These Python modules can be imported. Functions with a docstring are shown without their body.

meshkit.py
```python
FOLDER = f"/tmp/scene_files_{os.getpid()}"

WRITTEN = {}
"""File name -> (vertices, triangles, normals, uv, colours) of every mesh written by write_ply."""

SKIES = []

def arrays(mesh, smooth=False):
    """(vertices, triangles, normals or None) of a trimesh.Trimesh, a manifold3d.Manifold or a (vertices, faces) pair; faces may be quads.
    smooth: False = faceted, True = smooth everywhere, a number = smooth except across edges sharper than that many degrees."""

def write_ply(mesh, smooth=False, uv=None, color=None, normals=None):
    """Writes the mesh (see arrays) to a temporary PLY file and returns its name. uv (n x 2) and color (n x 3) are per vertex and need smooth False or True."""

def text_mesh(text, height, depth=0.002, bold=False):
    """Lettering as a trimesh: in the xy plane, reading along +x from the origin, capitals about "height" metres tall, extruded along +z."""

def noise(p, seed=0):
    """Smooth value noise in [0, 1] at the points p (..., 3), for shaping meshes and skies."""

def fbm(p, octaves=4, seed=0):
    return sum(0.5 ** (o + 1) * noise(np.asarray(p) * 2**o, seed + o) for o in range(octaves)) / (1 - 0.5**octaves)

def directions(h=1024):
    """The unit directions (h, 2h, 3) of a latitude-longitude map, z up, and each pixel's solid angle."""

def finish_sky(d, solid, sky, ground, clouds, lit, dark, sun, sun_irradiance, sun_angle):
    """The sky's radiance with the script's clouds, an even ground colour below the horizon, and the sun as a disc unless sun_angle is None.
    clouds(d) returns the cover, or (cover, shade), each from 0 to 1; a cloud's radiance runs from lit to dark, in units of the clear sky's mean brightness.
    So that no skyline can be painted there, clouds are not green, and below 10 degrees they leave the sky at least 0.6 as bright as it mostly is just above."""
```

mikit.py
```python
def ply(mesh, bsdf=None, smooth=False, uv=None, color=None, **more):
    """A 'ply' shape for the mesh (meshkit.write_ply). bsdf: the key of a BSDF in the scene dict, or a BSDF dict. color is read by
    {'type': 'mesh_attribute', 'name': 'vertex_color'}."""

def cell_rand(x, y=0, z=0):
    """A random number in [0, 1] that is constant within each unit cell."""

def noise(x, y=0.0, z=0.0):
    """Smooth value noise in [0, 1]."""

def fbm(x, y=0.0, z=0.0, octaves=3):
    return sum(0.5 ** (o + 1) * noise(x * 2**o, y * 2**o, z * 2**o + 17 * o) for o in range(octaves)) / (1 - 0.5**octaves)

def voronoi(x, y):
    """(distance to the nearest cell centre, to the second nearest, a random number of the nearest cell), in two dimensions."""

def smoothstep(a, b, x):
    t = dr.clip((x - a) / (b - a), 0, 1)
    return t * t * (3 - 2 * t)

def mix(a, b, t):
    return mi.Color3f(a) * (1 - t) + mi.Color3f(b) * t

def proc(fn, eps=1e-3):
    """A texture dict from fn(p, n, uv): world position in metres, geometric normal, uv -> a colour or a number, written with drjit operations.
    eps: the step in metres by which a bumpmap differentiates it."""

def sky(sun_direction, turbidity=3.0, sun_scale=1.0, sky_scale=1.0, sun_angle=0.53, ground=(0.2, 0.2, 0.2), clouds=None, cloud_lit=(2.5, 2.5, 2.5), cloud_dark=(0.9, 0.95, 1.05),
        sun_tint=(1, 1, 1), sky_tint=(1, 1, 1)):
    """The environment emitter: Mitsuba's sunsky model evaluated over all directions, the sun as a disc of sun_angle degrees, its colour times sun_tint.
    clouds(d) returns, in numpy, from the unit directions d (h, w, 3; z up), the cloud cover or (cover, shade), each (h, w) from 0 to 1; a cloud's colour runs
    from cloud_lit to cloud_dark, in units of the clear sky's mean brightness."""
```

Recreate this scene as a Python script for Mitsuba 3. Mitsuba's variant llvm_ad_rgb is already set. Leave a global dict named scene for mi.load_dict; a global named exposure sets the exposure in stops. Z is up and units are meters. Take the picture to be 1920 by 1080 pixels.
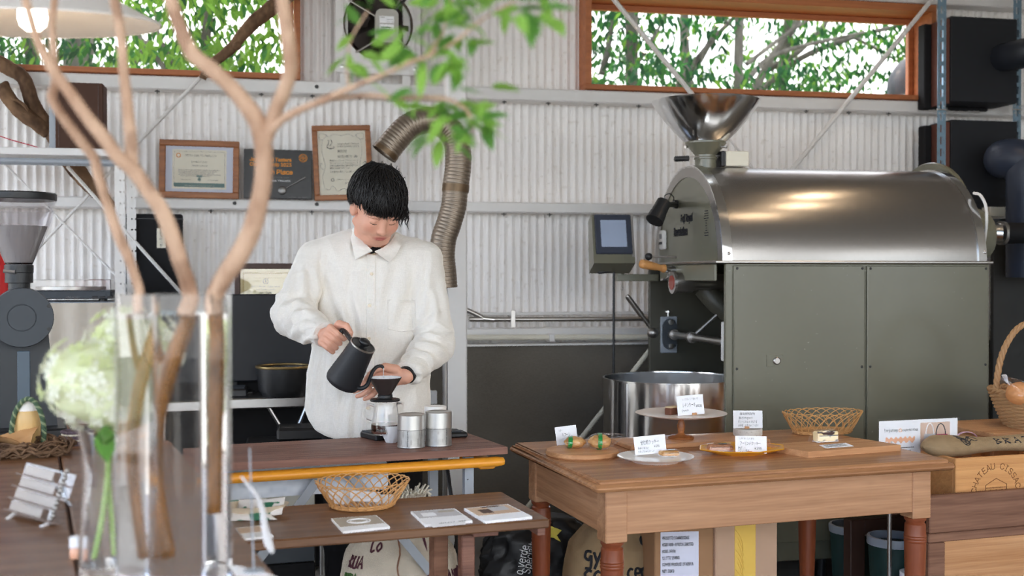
import math, random, glob
import numpy as np, trimesh, manifold3d as m3, drjit as dr, mitsuba as mi
import mikit, meshkit
from mikit import noise, fbm, smoothstep, mix, proc
from mitsuba import ScalarTransform4f as T

scene, labels = {}, {}
# ---------------------------------------------------------------- camera, sky, exposure
FPX, EYE, YAW, PITCH = 2100.0, 1.32, math.radians(11.3), math.atan(25 / 2100)
FW = np.array([math.sin(YAW) * math.cos(PITCH), math.cos(YAW) * math.cos(PITCH), -math.sin(PITCH)])
RT = np.array([math.cos(YAW), -math.sin(YAW), 0.0])
UP = np.cross(RT, FW)
O = np.array([0.0, 0.0, EYE])
scene['camera'] = {'type': 'thinlens', 'fov': 2 * math.degrees(math.atan(960 / FPX)), 'fov_axis': 'x', 'aperture_radius': 0.0062, 'focus_distance': 3.75,
                   'to_world': T().look_at(origin=O.tolist(), target=(O + FW).tolist(), up=[0, 0, 1])}


def cloud_cover(d):
    c = meshkit.fbm(np.stack([d[..., 0] * 2.2, d[..., 1] * 2.2, d[..., 2] * 4], -1), 4, 3)
    return np.clip((c - 0.30) / 0.25, 0, 1), np.clip((c - 0.5) * 1.6, 0, 1)


scene['sky'] = mikit.sky([-0.62, 0.22, 0.75], turbidity=3.5, sun_scale=0.06, sun_angle=3.0, sky_scale=1.0, ground=(0.42, 0.41, 0.38), clouds=cloud_cover,
                         cloud_lit=(2.6, 2.6, 2.6), cloud_dark=(1.5, 1.52, 1.58))
exposure = 4.3


# ---------------------------------------------------------------- helpers
def ray(px, py):
    return FW + RT * (px - 960) / FPX - UP * (py - 540) / FPX


def P(px, py, Z):
    return O + ray(px, py) * Z


def PY(px, py, y):
    d = ray(px, py)
    return O + d * (y / d[1])


def PX(px, py, x):
    d = ray(px, py)
    return O + d * (x / d[0])


def PH(px, py, z):
    d = ray(px, py)
    return O + d * ((z - EYE) / d[2])


def rgb(r, g, b):
    f = lambda c: (c / 255 / 12.92) if c <= 10 else ((c / 255 + 0.055) / 1.055) ** 2.4
    return [f(r), f(g), f(b)]


def mat(name, color=None, rough=0.5, metal=0.0, spec=0.5, **kw):
    c = color if isinstance(color, dict) else {'type': 'rgb', 'value': list(color)}
    b = {'type': 'principled', 'base_color': c, 'roughness': rough, 'metallic': metal, 'specular': spec, **kw}
    scene['mat_' + name] = {'type': 'twosided', 'bsdf': b}
    return name


def bumped(name, color, bump, scale, rough=0.6, spec=0.4, metal=0.0, **kw):
    b = {'type': 'principled', 'base_color': color if isinstance(color, dict) else {'type': 'rgb', 'value': list(color)}, 'roughness': rough, 'specular': spec, 'metallic': metal, **kw}
    scene['mat_' + name] = {'type': 'twosided', 'bsdf': {'type': 'bumpmap', 'arbitrary': bump, 'scale': scale, 'bsdf': b}}
    return name


used = {}


def num(key):
    n = used.get(key, 0)
    used[key] = n + 1
    return key if n == 0 else f'{key}_{n:03d}'


def arr(m):
    if isinstance(m, tuple):
        return np.asarray(m[0], float), np.asarray(m[1], int)
    if hasattr(m, 'to_mesh'):
        k = m.to_mesh()
        return np.array(k.vert_properties[:, :3], float), np.array(k.tri_verts, int)
    return np.array(m.vertices, float), np.array(m.faces, int)


def cat(ms):
    V, Fs, n = [], [], 0
    for m in ms:
        v, f = arr(m)
        V.append(v); Fs.append(f + n); n += len(v)
    return np.vstack(V), np.vstack(Fs)


def xf(m, M):
    v, f = arr(m)
    M = np.asarray(M, float)
    if np.linalg.det(M[:3, :3]) < 0:
        f = f[:, ::-1]
    return v @ M[:3, :3].T + M[:3, 3], f


def frame(o, ang=0.0, tilt=0.0, roll=0.0, s=1.0):
    """local -> world: turn by roll about y, tilt about x, ang about z (degrees), then move to o"""
    a, t, r = map(math.radians, (ang, tilt, roll))
    Rz = np.array([[math.cos(a), -math.sin(a), 0], [math.sin(a), math.cos(a), 0], [0, 0, 1]])
    Rx = np.array([[1, 0, 0], [0, math.cos(t), -math.sin(t)], [0, math.sin(t), math.cos(t)]])
    Ry = np.array([[math.cos(r), 0, math.sin(r)], [0, 1, 0], [-math.sin(r), 0, math.cos(r)]])
    M = np.eye(4)
    M[:3, :3] = Rz @ Rx @ Ry * s
    M[:3, 3] = o
    return M


def axes(o, x, y, z):
    M = np.eye(4)
    M[:3, 0], M[:3, 1], M[:3, 2], M[:3, 3] = x, y, z, o
    return M


def tag(key, label=None, cat_=None, group=None, kind=None):
    d = labels.setdefault(key, {})
    for k, v in (('label', label), ('category', cat_), ('group', group), ('kind', kind)):
        if v: d[k] = v


def add(key, mesh, m, smooth=False, M=None, label=None, **kw):
    """one entry of the scene; key may be 'thing__part' and is numbered when taken"""
    key = num(key)
    if M is not None: mesh = xf(mesh, M)
    scene[key] = mikit.ply(mesh if not hasattr(mesh, 'to_mesh') else arr(mesh), 'mat_' + m if 'mat_' + m in scene else m, smooth=smooth, **kw)
    if label: tag(key, label)
    return key


def thing(name, label, category, group=None, kind=None):
    key = num(name)
    tag(key, label, category, group, kind)
    return key


def single(name, label, category, mesh, m, smooth=False, M=None, group=None, kind=None, **kw):
    key = add(name, mesh, m, smooth, M, **kw)
    tag(key, label, category, group, kind)
    return key


def struct(name, mesh, m, smooth=False, M=None):
    key = add(name, mesh, m, smooth, M)
    if '__' not in name: tag(key, kind='structure')
    return key


def copy(src, dst, M):
    """a copy of thing src (with its parts) under key dst, moved by the matrix M"""
    for k in [k for k in scene if k == src or k.startswith(src + '__')]:
        scene[dst + k[len(src):]] = {**scene[k], 'to_world': T(M.tolist() if hasattr(M, 'tolist') else M)}


def cbox(sx, sy, sz, b=0.003, c=(0, 0, 0)):
    """box with chamfered edges, centred on c"""
    b = min(b, 0.45 * min(sx, sy, sz))
    pts = []
    for i in (-1, 1):
        for j in (-1, 1):
            for k in (-1, 1):
                x, y, z = i * sx / 2, j * sy / 2, k * sz / 2
                pts += [(x - i * b, y - j * b, z), (x - i * b, y, z - k * b), (x, y - j * b, z - k * b)]
    h = trimesh.Trimesh(np.array(pts), [], process=False).convex_hull
    return np.array(h.vertices) + np.array(c), np.array(h.faces)


def pbox(x0, x1, y0, y1, z0, z1, b=0.003):
    return cbox(x1 - x0, y1 - y0, z1 - z0, b, ((x0 + x1) / 2, (y0 + y1) / 2, (z0 + z1) / 2))


def spline(pts, n=8):
    p = np.asarray(pts, float)
    q = np.vstack([2 * p[0] - p[1], p, 2 * p[-1] - p[-2]])
    out = []
    for i in range(1, len(q) - 2):
        a, b, c, d = q[i - 1:i + 3]
        for t in np.linspace(0, 1, n, endpoint=False):
            out.append(0.5 * (2 * b + (c - a) * t + (2 * a - 5 * b + 4 * c - d) * t * t + (3 * b - a - 3 * c + d) * t ** 3))
    out.append(p[-1])
    return np.array(out)


def tube(path, r, n=8, cap=True, closed=False, squash=None):
    """swept tube; r a number or one per point"""
    p = np.asarray(path, float)
    m = len(p)
    r = np.broadcast_to(np.asarray(r, float), (m,)) if np.ndim(r) < 1 or len(np.atleast_1d(r)) != m else np.asarray(r, float)
    t = np.gradient(p, axis=0) if not closed else np.roll(p, -1, 0) - np.roll(p, 1, 0)
    t /= np.linalg.norm(t, axis=1, keepdims=True) + 1e-12
    u = np.cross(t[0], [0, 0, 1.0])
    if np.linalg.norm(u) < 0.1: u = np.cross(t[0], [1.0, 0, 0])
    U = []
    for k in range(m):
        u = u - t[k] * (u @ t[k])
        u /= np.linalg.norm(u) + 1e-12
        U.append(u)
    U = np.array(U)
    W = np.cross(t, U)
    a = np.arange(n) * 2 * math.pi / n
    sq = squash or (1, 1)
    V = p[:, None] + r[:, None, None] * (np.cos(a)[None, :, None] * U[:, None] * sq[0] + np.sin(a)[None, :, None] * W[:, None] * sq[1])
    V = V.reshape(-1, 3)
    i, j = np.meshgrid(np.arange(m if closed else m - 1), np.arange(n), indexing='ij')
    i2, j2 = (i + 1) % m, (j + 1) % n
    A, B, C_, D = i * n + j, i * n + j2, i2 * n + j2, i2 * n + j
    Fc = np.vstack([np.stack([A, B, C_], -1).reshape(-1, 3), np.stack([A, C_, D], -1).reshape(-1, 3)])
    if cap and not closed:
        V = np.vstack([V, p[0], p[-1]])
        k = np.arange(n)
        Fc = np.vstack([Fc, np.stack([(k + 1) % n, k, np.full(n, m * n)], 1), np.stack([(m - 1) * n + k, (m - 1) * n + (k + 1) % n, np.full(n, m * n + 1)], 1)])
    return V, Fc


def rod(a, b, r, n=12):
    return tube([a, b], r, n)


def lathe(prof, n=32, c=(0, 0, 0), sx=1.0, sy=1.0):
    """profile [(r, z), ...] turned about z; order the profile so that the outside is walked upwards"""
    pr = np.asarray(prof, float)
    a = np.arange(n) * 2 * math.pi / n
    V = np.stack([pr[:, None, 0] * np.cos(a) * sx, pr[:, None, 0] * np.sin(a) * sy, np.repeat(pr[:, 1:2], n, 1)], -1).reshape(-1, 3) + np.array(c)
    m = len(pr)
    i, j = np.meshgrid(np.arange(m - 1), np.arange(n), indexing='ij')
    j2 = (j + 1) % n
    A, B, C_, D = i * n + j, i * n + j2, (i + 1) * n + j2, (i + 1) * n + j
    Fc = np.vstack([np.stack([A, B, C_], -1).reshape(-1, 3), np.stack([A, C_, D], -1).reshape(-1, 3)])
    ok = np.linalg.norm(np.cross(V[Fc[:, 1]] - V[Fc[:, 0]], V[Fc[:, 2]] - V[Fc[:, 0]]), axis=1) > 1e-14
    tm = trimesh.Trimesh(V, Fc[ok], process=True)
    return np.array(tm.vertices), np.array(tm.faces)


def prism(poly, d, c=(0, 0, 0)):
    """outline in xz (list of (x, z)) given depth d along y, centred on y"""
    from shapely.geometry import Polygon
    g = poly if hasattr(poly, 'geom_type') else Polygon(poly)
    gs = getattr(g, 'geoms', [g])
    m = cat([trimesh.creation.extrude_polygon(q, d, engine='earcut') for q in gs])
    v = m[0]
    return np.stack([v[:, 0], d / 2 - v[:, 2], v[:, 1]], 1) + np.array(c), m[1]


def plate(poly, d, z=0.0):
    """outline in xy given thickness d upwards from z"""
    from shapely.geometry import Polygon
    g = poly if hasattr(poly, 'geom_type') else Polygon(poly)
    m = cat([trimesh.creation.extrude_polygon(q, d, engine='earcut') for q in getattr(g, 'geoms', [g])])
    return m[0] + np.array([0, 0, z]), m[1]


def sphere(r, c=(0, 0, 0), sub=2, s=(1, 1, 1)):
    m = trimesh.creation.icosphere(sub, 1.0)
    return np.array(m.vertices) * np.array(s) * r + np.array(c), np.array(m.faces)


def grid(fn, nu, nv):
    """surface fn(u, v) -> (n, 3), u and v from 0 to 1"""
    u, v = np.meshgrid(np.linspace(0, 1, nu), np.linspace(0, 1, nv), indexing='ij')
    V = fn(u.ravel(), v.ravel())
    i, j = np.meshgrid(np.arange(nu - 1), np.arange(nv - 1), indexing='ij')
    A = (i * nv + j).ravel(); B = A + nv
    return V, np.vstack([np.stack([A, B, B + 1], 1), np.stack([A, B + 1, A + 1], 1)])


_fonts = {}


def text(s, h, depth=0.0006, cjk=False, width=None, bold=False, align='l'):
    """flat lettering in the xz plane facing -y, reading along +x, h tall; falls back to Latin lettering"""
    from PIL import Image, ImageDraw, ImageFont
    from shapely import affinity, box, union_all
    px = 40 if cjk else 48
    k = (cjk, px)
    if k not in _fonts:
        _fonts[k] = ImageFont.truetype(glob.glob('/opt/blender-*/*/datafiles/fonts/' + ('Noto Sans CJK*' if cjk else 'Inter.woff2'))[0], px)
    f = _fonts[k]
    x0, y0, x1, y1 = f.getbbox(s, anchor='ls', stroke_width=2 * bold)
    im = Image.new('L', (int(x1 - x0 + 8), int(y1 - y0 + 8)))
    ImageDraw.Draw(im).text((4 - x0, 4 - y0), s, 255, f, anchor='ls', stroke_width=2 * bold)
    on = np.pad(np.asarray(im) > 120, ((0, 0), (1, 1))).astype(np.int8)
    rows, st = np.nonzero(np.diff(on, axis=1) == 1)
    en = np.nonzero(np.diff(on, axis=1) == -1)[1]
    sh = union_all(box(st, -rows - 1, en, -rows)).buffer(0.5).buffer(-0.5).simplify(0.8)
    sc = h / (px * (0.88 if cjk else 0.73))
    w = (x1 - x0) * sc
    sxx = sc if width is None else sc * width / w
    w = w if width is None else width
    off = {'l': 0, 'c': -w / 2, 'r': -w}[align]
    sh = affinity.affine_transform(sh, [sxx, 0, 0, sc, -4 * sxx + off, (4 - y0) * sc])
    return prism(sh, depth)


def vnormals(m):
    return meshkit.arrays(m, True)[2]


def pix(p):
    """world points -> pixels and depth, for reading positions off a built mesh"""
    d = np.atleast_2d(p) - O
    Z = d @ FW
    return np.stack([960 + FPX * (d @ RT) / Z, 540 - FPX * (d @ UP) / Z], 1), Z


def leaf_mesh(L=1.0, W=.42, bend=.18, k=7):
    u = np.linspace(0, 1, k)
    w = W * np.sin(math.pi * u ** .8) * .5
    V, f = [], []
    for i, t in enumerate(u):
        zc = -bend * t * t
        V += [[t * L, -w[i], zc + .12 * w[i]], [t * L, 0, zc], [t * L, w[i], zc + .12 * w[i]]]
    for i in range(k - 1):
        a = 3 * i
        for j in (0, 1):
            f += [[a + j, a + j + 3, a + j + 4], [a + j, a + j + 4, a + j + 1]]
    return np.array(V), np.array(f)


def leaf_bsdf(name, c, ct, rough=.45):
    scene[name] = {'type': 'principledthin', 'base_color': {'type': 'rgb', 'value': c}, 'roughness': rough, 'diff_trans': ct, 'eta': 1.4}


def twisty(pts, radii, n=12, amp=.006, seed=0):
    p = spline(pts, 10)
    r_ = np.interp(np.linspace(0, 1, len(p)), np.linspace(0, 1, len(radii)), radii)
    v, f = tube(p, r_, n)
    nz = (meshkit.fbm(v * [30, 30, 16], 3, seed) - .5) * 2 * amp
    m = trimesh.Trimesh(v, f, process=False)
    return v + vnormals((v, f)) * nz[:, None], f



GROUP = 7.7                                     # the tables stand turned by this much against the wall (degrees)
E1 = np.array([math.cos(math.radians(GROUP)), math.sin(math.radians(GROUP)), 0])
E2 = np.array([-E1[1], E1[0], 0])
UZ = np.array([0, 0, 1.0])


# ---------------------------------------------------------------- materials
def wood(base, dark, sx, sy, amount=0.5, ang=GROUP, seed=0.0):
    ca, sa = math.cos(math.radians(ang)), math.sin(math.radians(ang))
    b, d = mi.Color3f(base), mi.Color3f(dark)

    def fn(p, n, uv):
        x, y, z = p.x * ca + p.y * sa, p.y * ca - p.x * sa, p.z
        w = fbm(x * sx + seed, y * sy, z * sy, 3)
        ring = dr.abs(dr.sin((y * sy * 1.2 + z * sy * 1.3 + w * 3.0) * 2.2))
        fine = noise(x * sx * 6, y * sy * 9, z * sy * 9)
        t = dr.clip(w * 0.75 + ring * 0.22 + fine * 0.3 - 0.22, 0, 1) * amount * 1.6
        return mix(b, d, dr.clip(t, 0, 1))
    return proc(fn)


mat('honey_wood', wood(rgb(192, 146, 110), rgb(146, 100, 68), 2.2, 26, 0.62), 0.42, spec=0.4)
mat('honey_side', wood(rgb(192, 146, 110), rgb(146, 100, 68), 2.2, 26, 0.62, ang=GROUP + 90), 0.42, spec=0.4)
mat('honey_top', wood(rgb(188, 136, 94), rgb(128, 84, 54), 2.2, 26, 0.62, seed=1.0), 0.36, spec=0.42)
mat('walnut_wood', wood(rgb(142, 100, 84), rgb(88, 56, 46), 2.6, 34, 0.75), 0.5, spec=0.35)
mat('bench_wood', wood(rgb(124, 88, 60), rgb(84, 54, 36), 3.0, 20, 0.7, seed=4.0), 0.38, spec=0.45)
mat('pale_wood', wood(rgb(206, 156, 112), rgb(168, 114, 72), 2.0, 30, 0.7, seed=9.0), 0.5, spec=0.35)
mat('plank_wood', wood(rgb(150, 110, 88), rgb(104, 70, 54), 2.4, 22, 0.8, seed=2.0), 0.6, spec=0.25)
mat('frame_wood', wood(rgb(184, 116, 74), rgb(146, 84, 52), 2.0, 40, 0.6, ang=0, seed=5.0), 0.5, spec=0.3)
mat('picture_wood', wood(rgb(168, 106, 58), rgb(112, 62, 30), 5.0, 60, 0.7, ang=0, seed=7.0), 0.4)
mat('red_wood', rgb(128, 66, 40), 0.3, spec=0.5)
mat('dark_wood', rgb(66, 42, 32), 0.5)
mat('bamboo', rgb(226, 150, 44), 0.35)
mat('white_paint', rgb(216, 213, 210), 0.45)
mat('grey_paint', rgb(150, 156, 164), 0.4)
mat('black_plastic', rgb(24, 25, 27), 0.42)
mat('black_matte', rgb(22, 22, 24), 0.75, spec=0.25)
mat('charcoal', rgb(52, 58, 64), 0.55)
mat('chrome', rgb(226, 226, 226), 0.13, 1.0)
mat('steel', rgb(200, 198, 196), 0.28, 1.0)
mat('brushed', rgb(176, 172, 168), 0.36, 1.0)
mat('zinc_blue', rgb(128, 156, 176), 0.38, 0.65)
mat('screw_dark', rgb(40, 40, 38), 0.5)
mat('paper', rgb(236, 236, 238), 0.8, spec=0.2)
mat('ivory_paper', rgb(218, 212, 196), 0.8, spec=0.2)
mat('ink', rgb(44, 44, 48), 0.8, spec=0.1)
mat('grey_ink', rgb(128, 126, 126), 0.8, spec=0.1)
mat('gold_ink', rgb(208, 134, 58), 0.6, spec=0.2)
mat('olive_paint', rgb(114, 113, 98), 0.28, spec=0.55)
mat('olive_dark', rgb(70, 68, 58), 0.45)
mat('ceramic', rgb(226, 222, 216), 0.18, spec=0.6)
mat('pipe_black', rgb(36, 40, 48), .45, spec=.45)
mat('wicker', rgb(198, 148, 92), 0.5)
mat('clear_plastic', rgb(236, 238, 240), 0.12, spec=0.6, spec_trans=0.0)
scene['pane_glass'] = {'type': 'thindielectric', 'int_ior': 1.5}
scene['film'] = {'type': 'thindielectric', 'int_ior': 1.35}
# ---------------------------------------------------------------- the room
YW, CEIL = 5.75, 3.45
WL, WR, YF = -4.4, 4.9, -1.5


def mortar_fn(p, n, uv):
    a = fbm(p.x * 3, p.y * 3, p.z * 3, 3)
    g = noise(p.x * 160, p.y * 160, p.z * 160)
    return mix(rgb(112, 106, 97), rgb(86, 81, 73), dr.clip(a * 0.9 + g * 0.35 - 0.2, 0, 1))


def sheet_fn(p, n, uv):
    st = smoothstep(0.55, 0.9, fbm(p.x * 5, p.z * 1.6, 2.0, 3)) * 0.22
    sp = smoothstep(0.86, 0.92, noise(p.x * 55, p.z * 55, 1.0)) * 0.35
    return mix(rgb(238, 234, 231), rgb(196, 186, 176), dr.clip(st + sp, 0, 1))


def concrete_fn(p, n, uv):
    return mix(rgb(150, 146, 140), rgb(116, 112, 106), fbm(p.x * 2.3, p.y * 2.3, 1.0, 4))


mat('mortar', proc(mortar_fn), 0.8, spec=0.2)
mat('sheet_metal', proc(sheet_fn), 0.5, spec=0.35)
mat('concrete', proc(concrete_fn), 0.55, spec=0.3)
mat('ceiling_board', rgb(150, 146, 140), 0.8)
mat('inner_board', rgb(176, 170, 162), 0.8)

struct('floor', pbox(WL - .1, WR + .1, YF, YW + .2, -0.12, 0, 0.001), 'concrete')
struct('ceiling', pbox(WL - .1, WR + .1, YF - .3, YW + .25, CEIL, CEIL + .12, 0.001), 'ceiling_board')
# side walls (outside the frame): the left with a wide window that lights the counter, the right with a window that the roaster's panels mirror
struct('wall_left', cat([pbox(WL - .12, WL, YF, YW, 0, .35, .001), pbox(WL - .12, WL, YF, YW, 3.1, CEIL, .001), pbox(WL - .12, WL, 5.3, YW, .35, 3.1, .001), pbox(WL - .12, WL, 3.5, 3.62, .35, 3.1, .001), pbox(WL - .12, WL, 1.5, 1.62, .35, 3.1, .001)]), 'inner_board')
struct('wall_right', cat([pbox(WR, WR + .12, YF, YW, 0, .8, .001), pbox(WR, WR + .12, YF, YW, 2.4, CEIL, .001), pbox(WR, WR + .12, .9, YW, .8, 2.4, .001), pbox(WR, WR + .12, -.1, .02, .8, 2.4, .001), pbox(WR, WR + .12, YF, -1.2, .8, 2.4, .001)]), 'inner_board')
struct('wall_front', cat([pbox(WL, WR, YF - .12, YF, 3.15, CEIL, .001), pbox(WL, WL + .12, YF - .12, YF, 0, 3.15, .001), pbox(WR - .5, WR, YF - .12, YF, 0, 3.15, .001), pbox(1.55, 1.67, YF - .12, YF, 0, 3.15, .001), pbox(-1.8, -1.68, YF - .12, YF, 0, 3.15, .001)]), 'inner_board')

# back wall: mortar base, then corrugated sheets between the windows
ZB = PY(1050, 645, YW - .12)[2]
wb = struct('wall_back', pbox(WL, WR, YW - .12, YW + .06, 0, ZB, .004), 'mortar')
W1 = dict(x0=-3.6, x1=PY(563, 100, YW - .06)[0], z0=PY(500, 149, YW - .06)[2], z1=3.02)
W2 = dict(x0=PY(1092, 100, YW - .06)[0], x1=PY(1743, 100, YW - .06)[0], z0=PY(1400, 182, YW - .06)[2], z1=PY(1130, -17, YW - .06)[2])
W1['z0'] = W2['z0'] = (W1['z0'] + W2['z0']) / 2


def sheet(x0, x1, z0, z1, y=YW):
    n = max(4, int((x1 - x0) / 0.005))
    x = np.linspace(x0, x1, n)
    ph = x / 0.0425 * 2 * math.pi
    c = np.cos(ph)
    yy = y - 0.0075 * np.sign(c) * np.abs(c) ** 0.8
    V = np.concatenate([np.stack([x, yy, np.full(n, z0)], 1), np.stack([x, yy, np.full(n, z1)], 1), np.stack([x, yy + .0015, np.full(n, z0)], 1), np.stack([x, yy + .0015, np.full(n, z1)], 1)])
    i = np.arange(n - 1)
    f = [np.stack([i, i + 1, i + 1 + n], 1), np.stack([i, i + 1 + n, i + n], 1), np.stack([2 * n + i + 1, 2 * n + i, 3 * n + i], 1), np.stack([2 * n + i + 1, 3 * n + i, 3 * n + i + 1], 1)]
    return V, np.vstack(f)


SEAMS = [WL, -3.9, -3.18, -2.45, -1.73, PY(160, 300, YW)[0], PY(302, 300, YW)[0], PY(447, 300, YW)[0], PY(718, 300, YW)[0], PY(992, 300, YW)[0], PY(1243, 300, YW)[0], PY(1480, 300, YW)[0], PY(1707, 250, YW)[0], 3.75, 4.3, WR]
for a, b in zip(SEAMS[:-1], SEAMS[1:]):
    spans = [(a, b)]
    mid = (a + b) / 2
    # below the windows all the way, above only beside them
    add('wall_back__sheet', sheet(a - .004, b + .004, ZB - .0, W1['z0'] + .03, YW + .0025 * (SEAMS.index(a) % 2)), 'sheet_metal', 40)
    up = [(a, b)]
    for w in (W1, W2):
        nx = []
        for s, e in up:
            if e <= w['x0'] or s >= w['x1']: nx.append((s, e)); continue
            if s < w['x0']: nx.append((s, w['x0']))
            if e > w['x1']: nx.append((w['x1'], e))
        up = nx
    for s, e in up:
        if e - s > .03:
            if WL < 0 and s < PY(706, 60, YW)[0] < e:     # round the fan's hole the sheet stays whole behind the shroud
                pass
            add('wall_back__sheet', sheet(s - .004, e + .004, W1['z0'] + .03, CEIL, YW + .0025 * (SEAMS.index(a) % 2)), 'sheet_metal', 40)
add('wall_back__lintel', pbox(W1['x0'], W1['x1'], YW - .012, YW + .012, W1['z1'], CEIL, .002), 'sheet_metal')
add('wall_back__lintel', pbox(W2['x0'], W2['x1'], YW - .012, YW + .012, W2['z1'], CEIL, .002), 'sheet_metal')


# painted steel girts (lipped channels lying on their web) with bolt holes and hanging screws
def girt(ztop, zbot, x0, x1, holes=(), y0=YW - .115, screws=()):
    z0, z1 = zbot, ztop
    out = [(y0, z0), (YW - .012, z0), (YW - .012, z1), (y0, z1)]
    body = pbox(x0, x1, y0, YW - .012, z0, z1, .006)
    k = add('wall_back__girt', body, 'white_paint', 40)
    for hx in holes:
        add(k + '__bolt_hole', lathe([(0, 0), (.0095, 0), (.0095, .003), (0, .003)], 16), 'screw_dark', 40, axes([hx, y0 + .001, (z0 + z1) / 2 + .004], [1, 0, 0], [0, 0, 1], [0, -1, 0]))
    for sx in screws:
        add(k + '__hanging_screw', cat([rod((sx, y0 + .02, z0), (sx, y0 + .02, z0 - .018), .003, 6), pbox(sx - .012, sx + .012, y0 + .012, y0 + .028, z0 - .009, z0 - .005, .001)]), 'screw_dark')
    return k


YG = YW - .115
z = lambda px, py, y=YG: PY(px, py, y)[2]
girt(W1['z0'] - .004, z(900, 186), WL, WR, [PY(594, 161, YG)[0]], screws=[PY(p, 190, YG)[0] for p in (193, 294, 490, 586, 675, 947, 1030, 1120, 1200, 1515, 1595, 1670)])
girt(z(900, 378), z(900, 398), WL, WR, [PY(440, 384, YG)[0], PY(594, 381, YG)[0]], screws=[PY(p, 398, YG)[0] for p in (395, 585, 946, 1032)])
girt(z(1000, 615), z(1000, 632), WL, WR, y0=YW - .10)
girt(W2['z1'] + .10, W2['z1'] + .008, PY(1090, 10, YG)[0], WR)
# the sill flashing above the mortar
add('wall_back__flashing', pbox(WL, WR, YW - .145, YW - .02, ZB - .006, ZB + .004, .001), 'white_paint')
add('wall_back__flashing', pbox(WL, WR, YW - .045, YW - .02, z(1000, 592), z(1000, 586), .002), 'white_paint')


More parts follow.
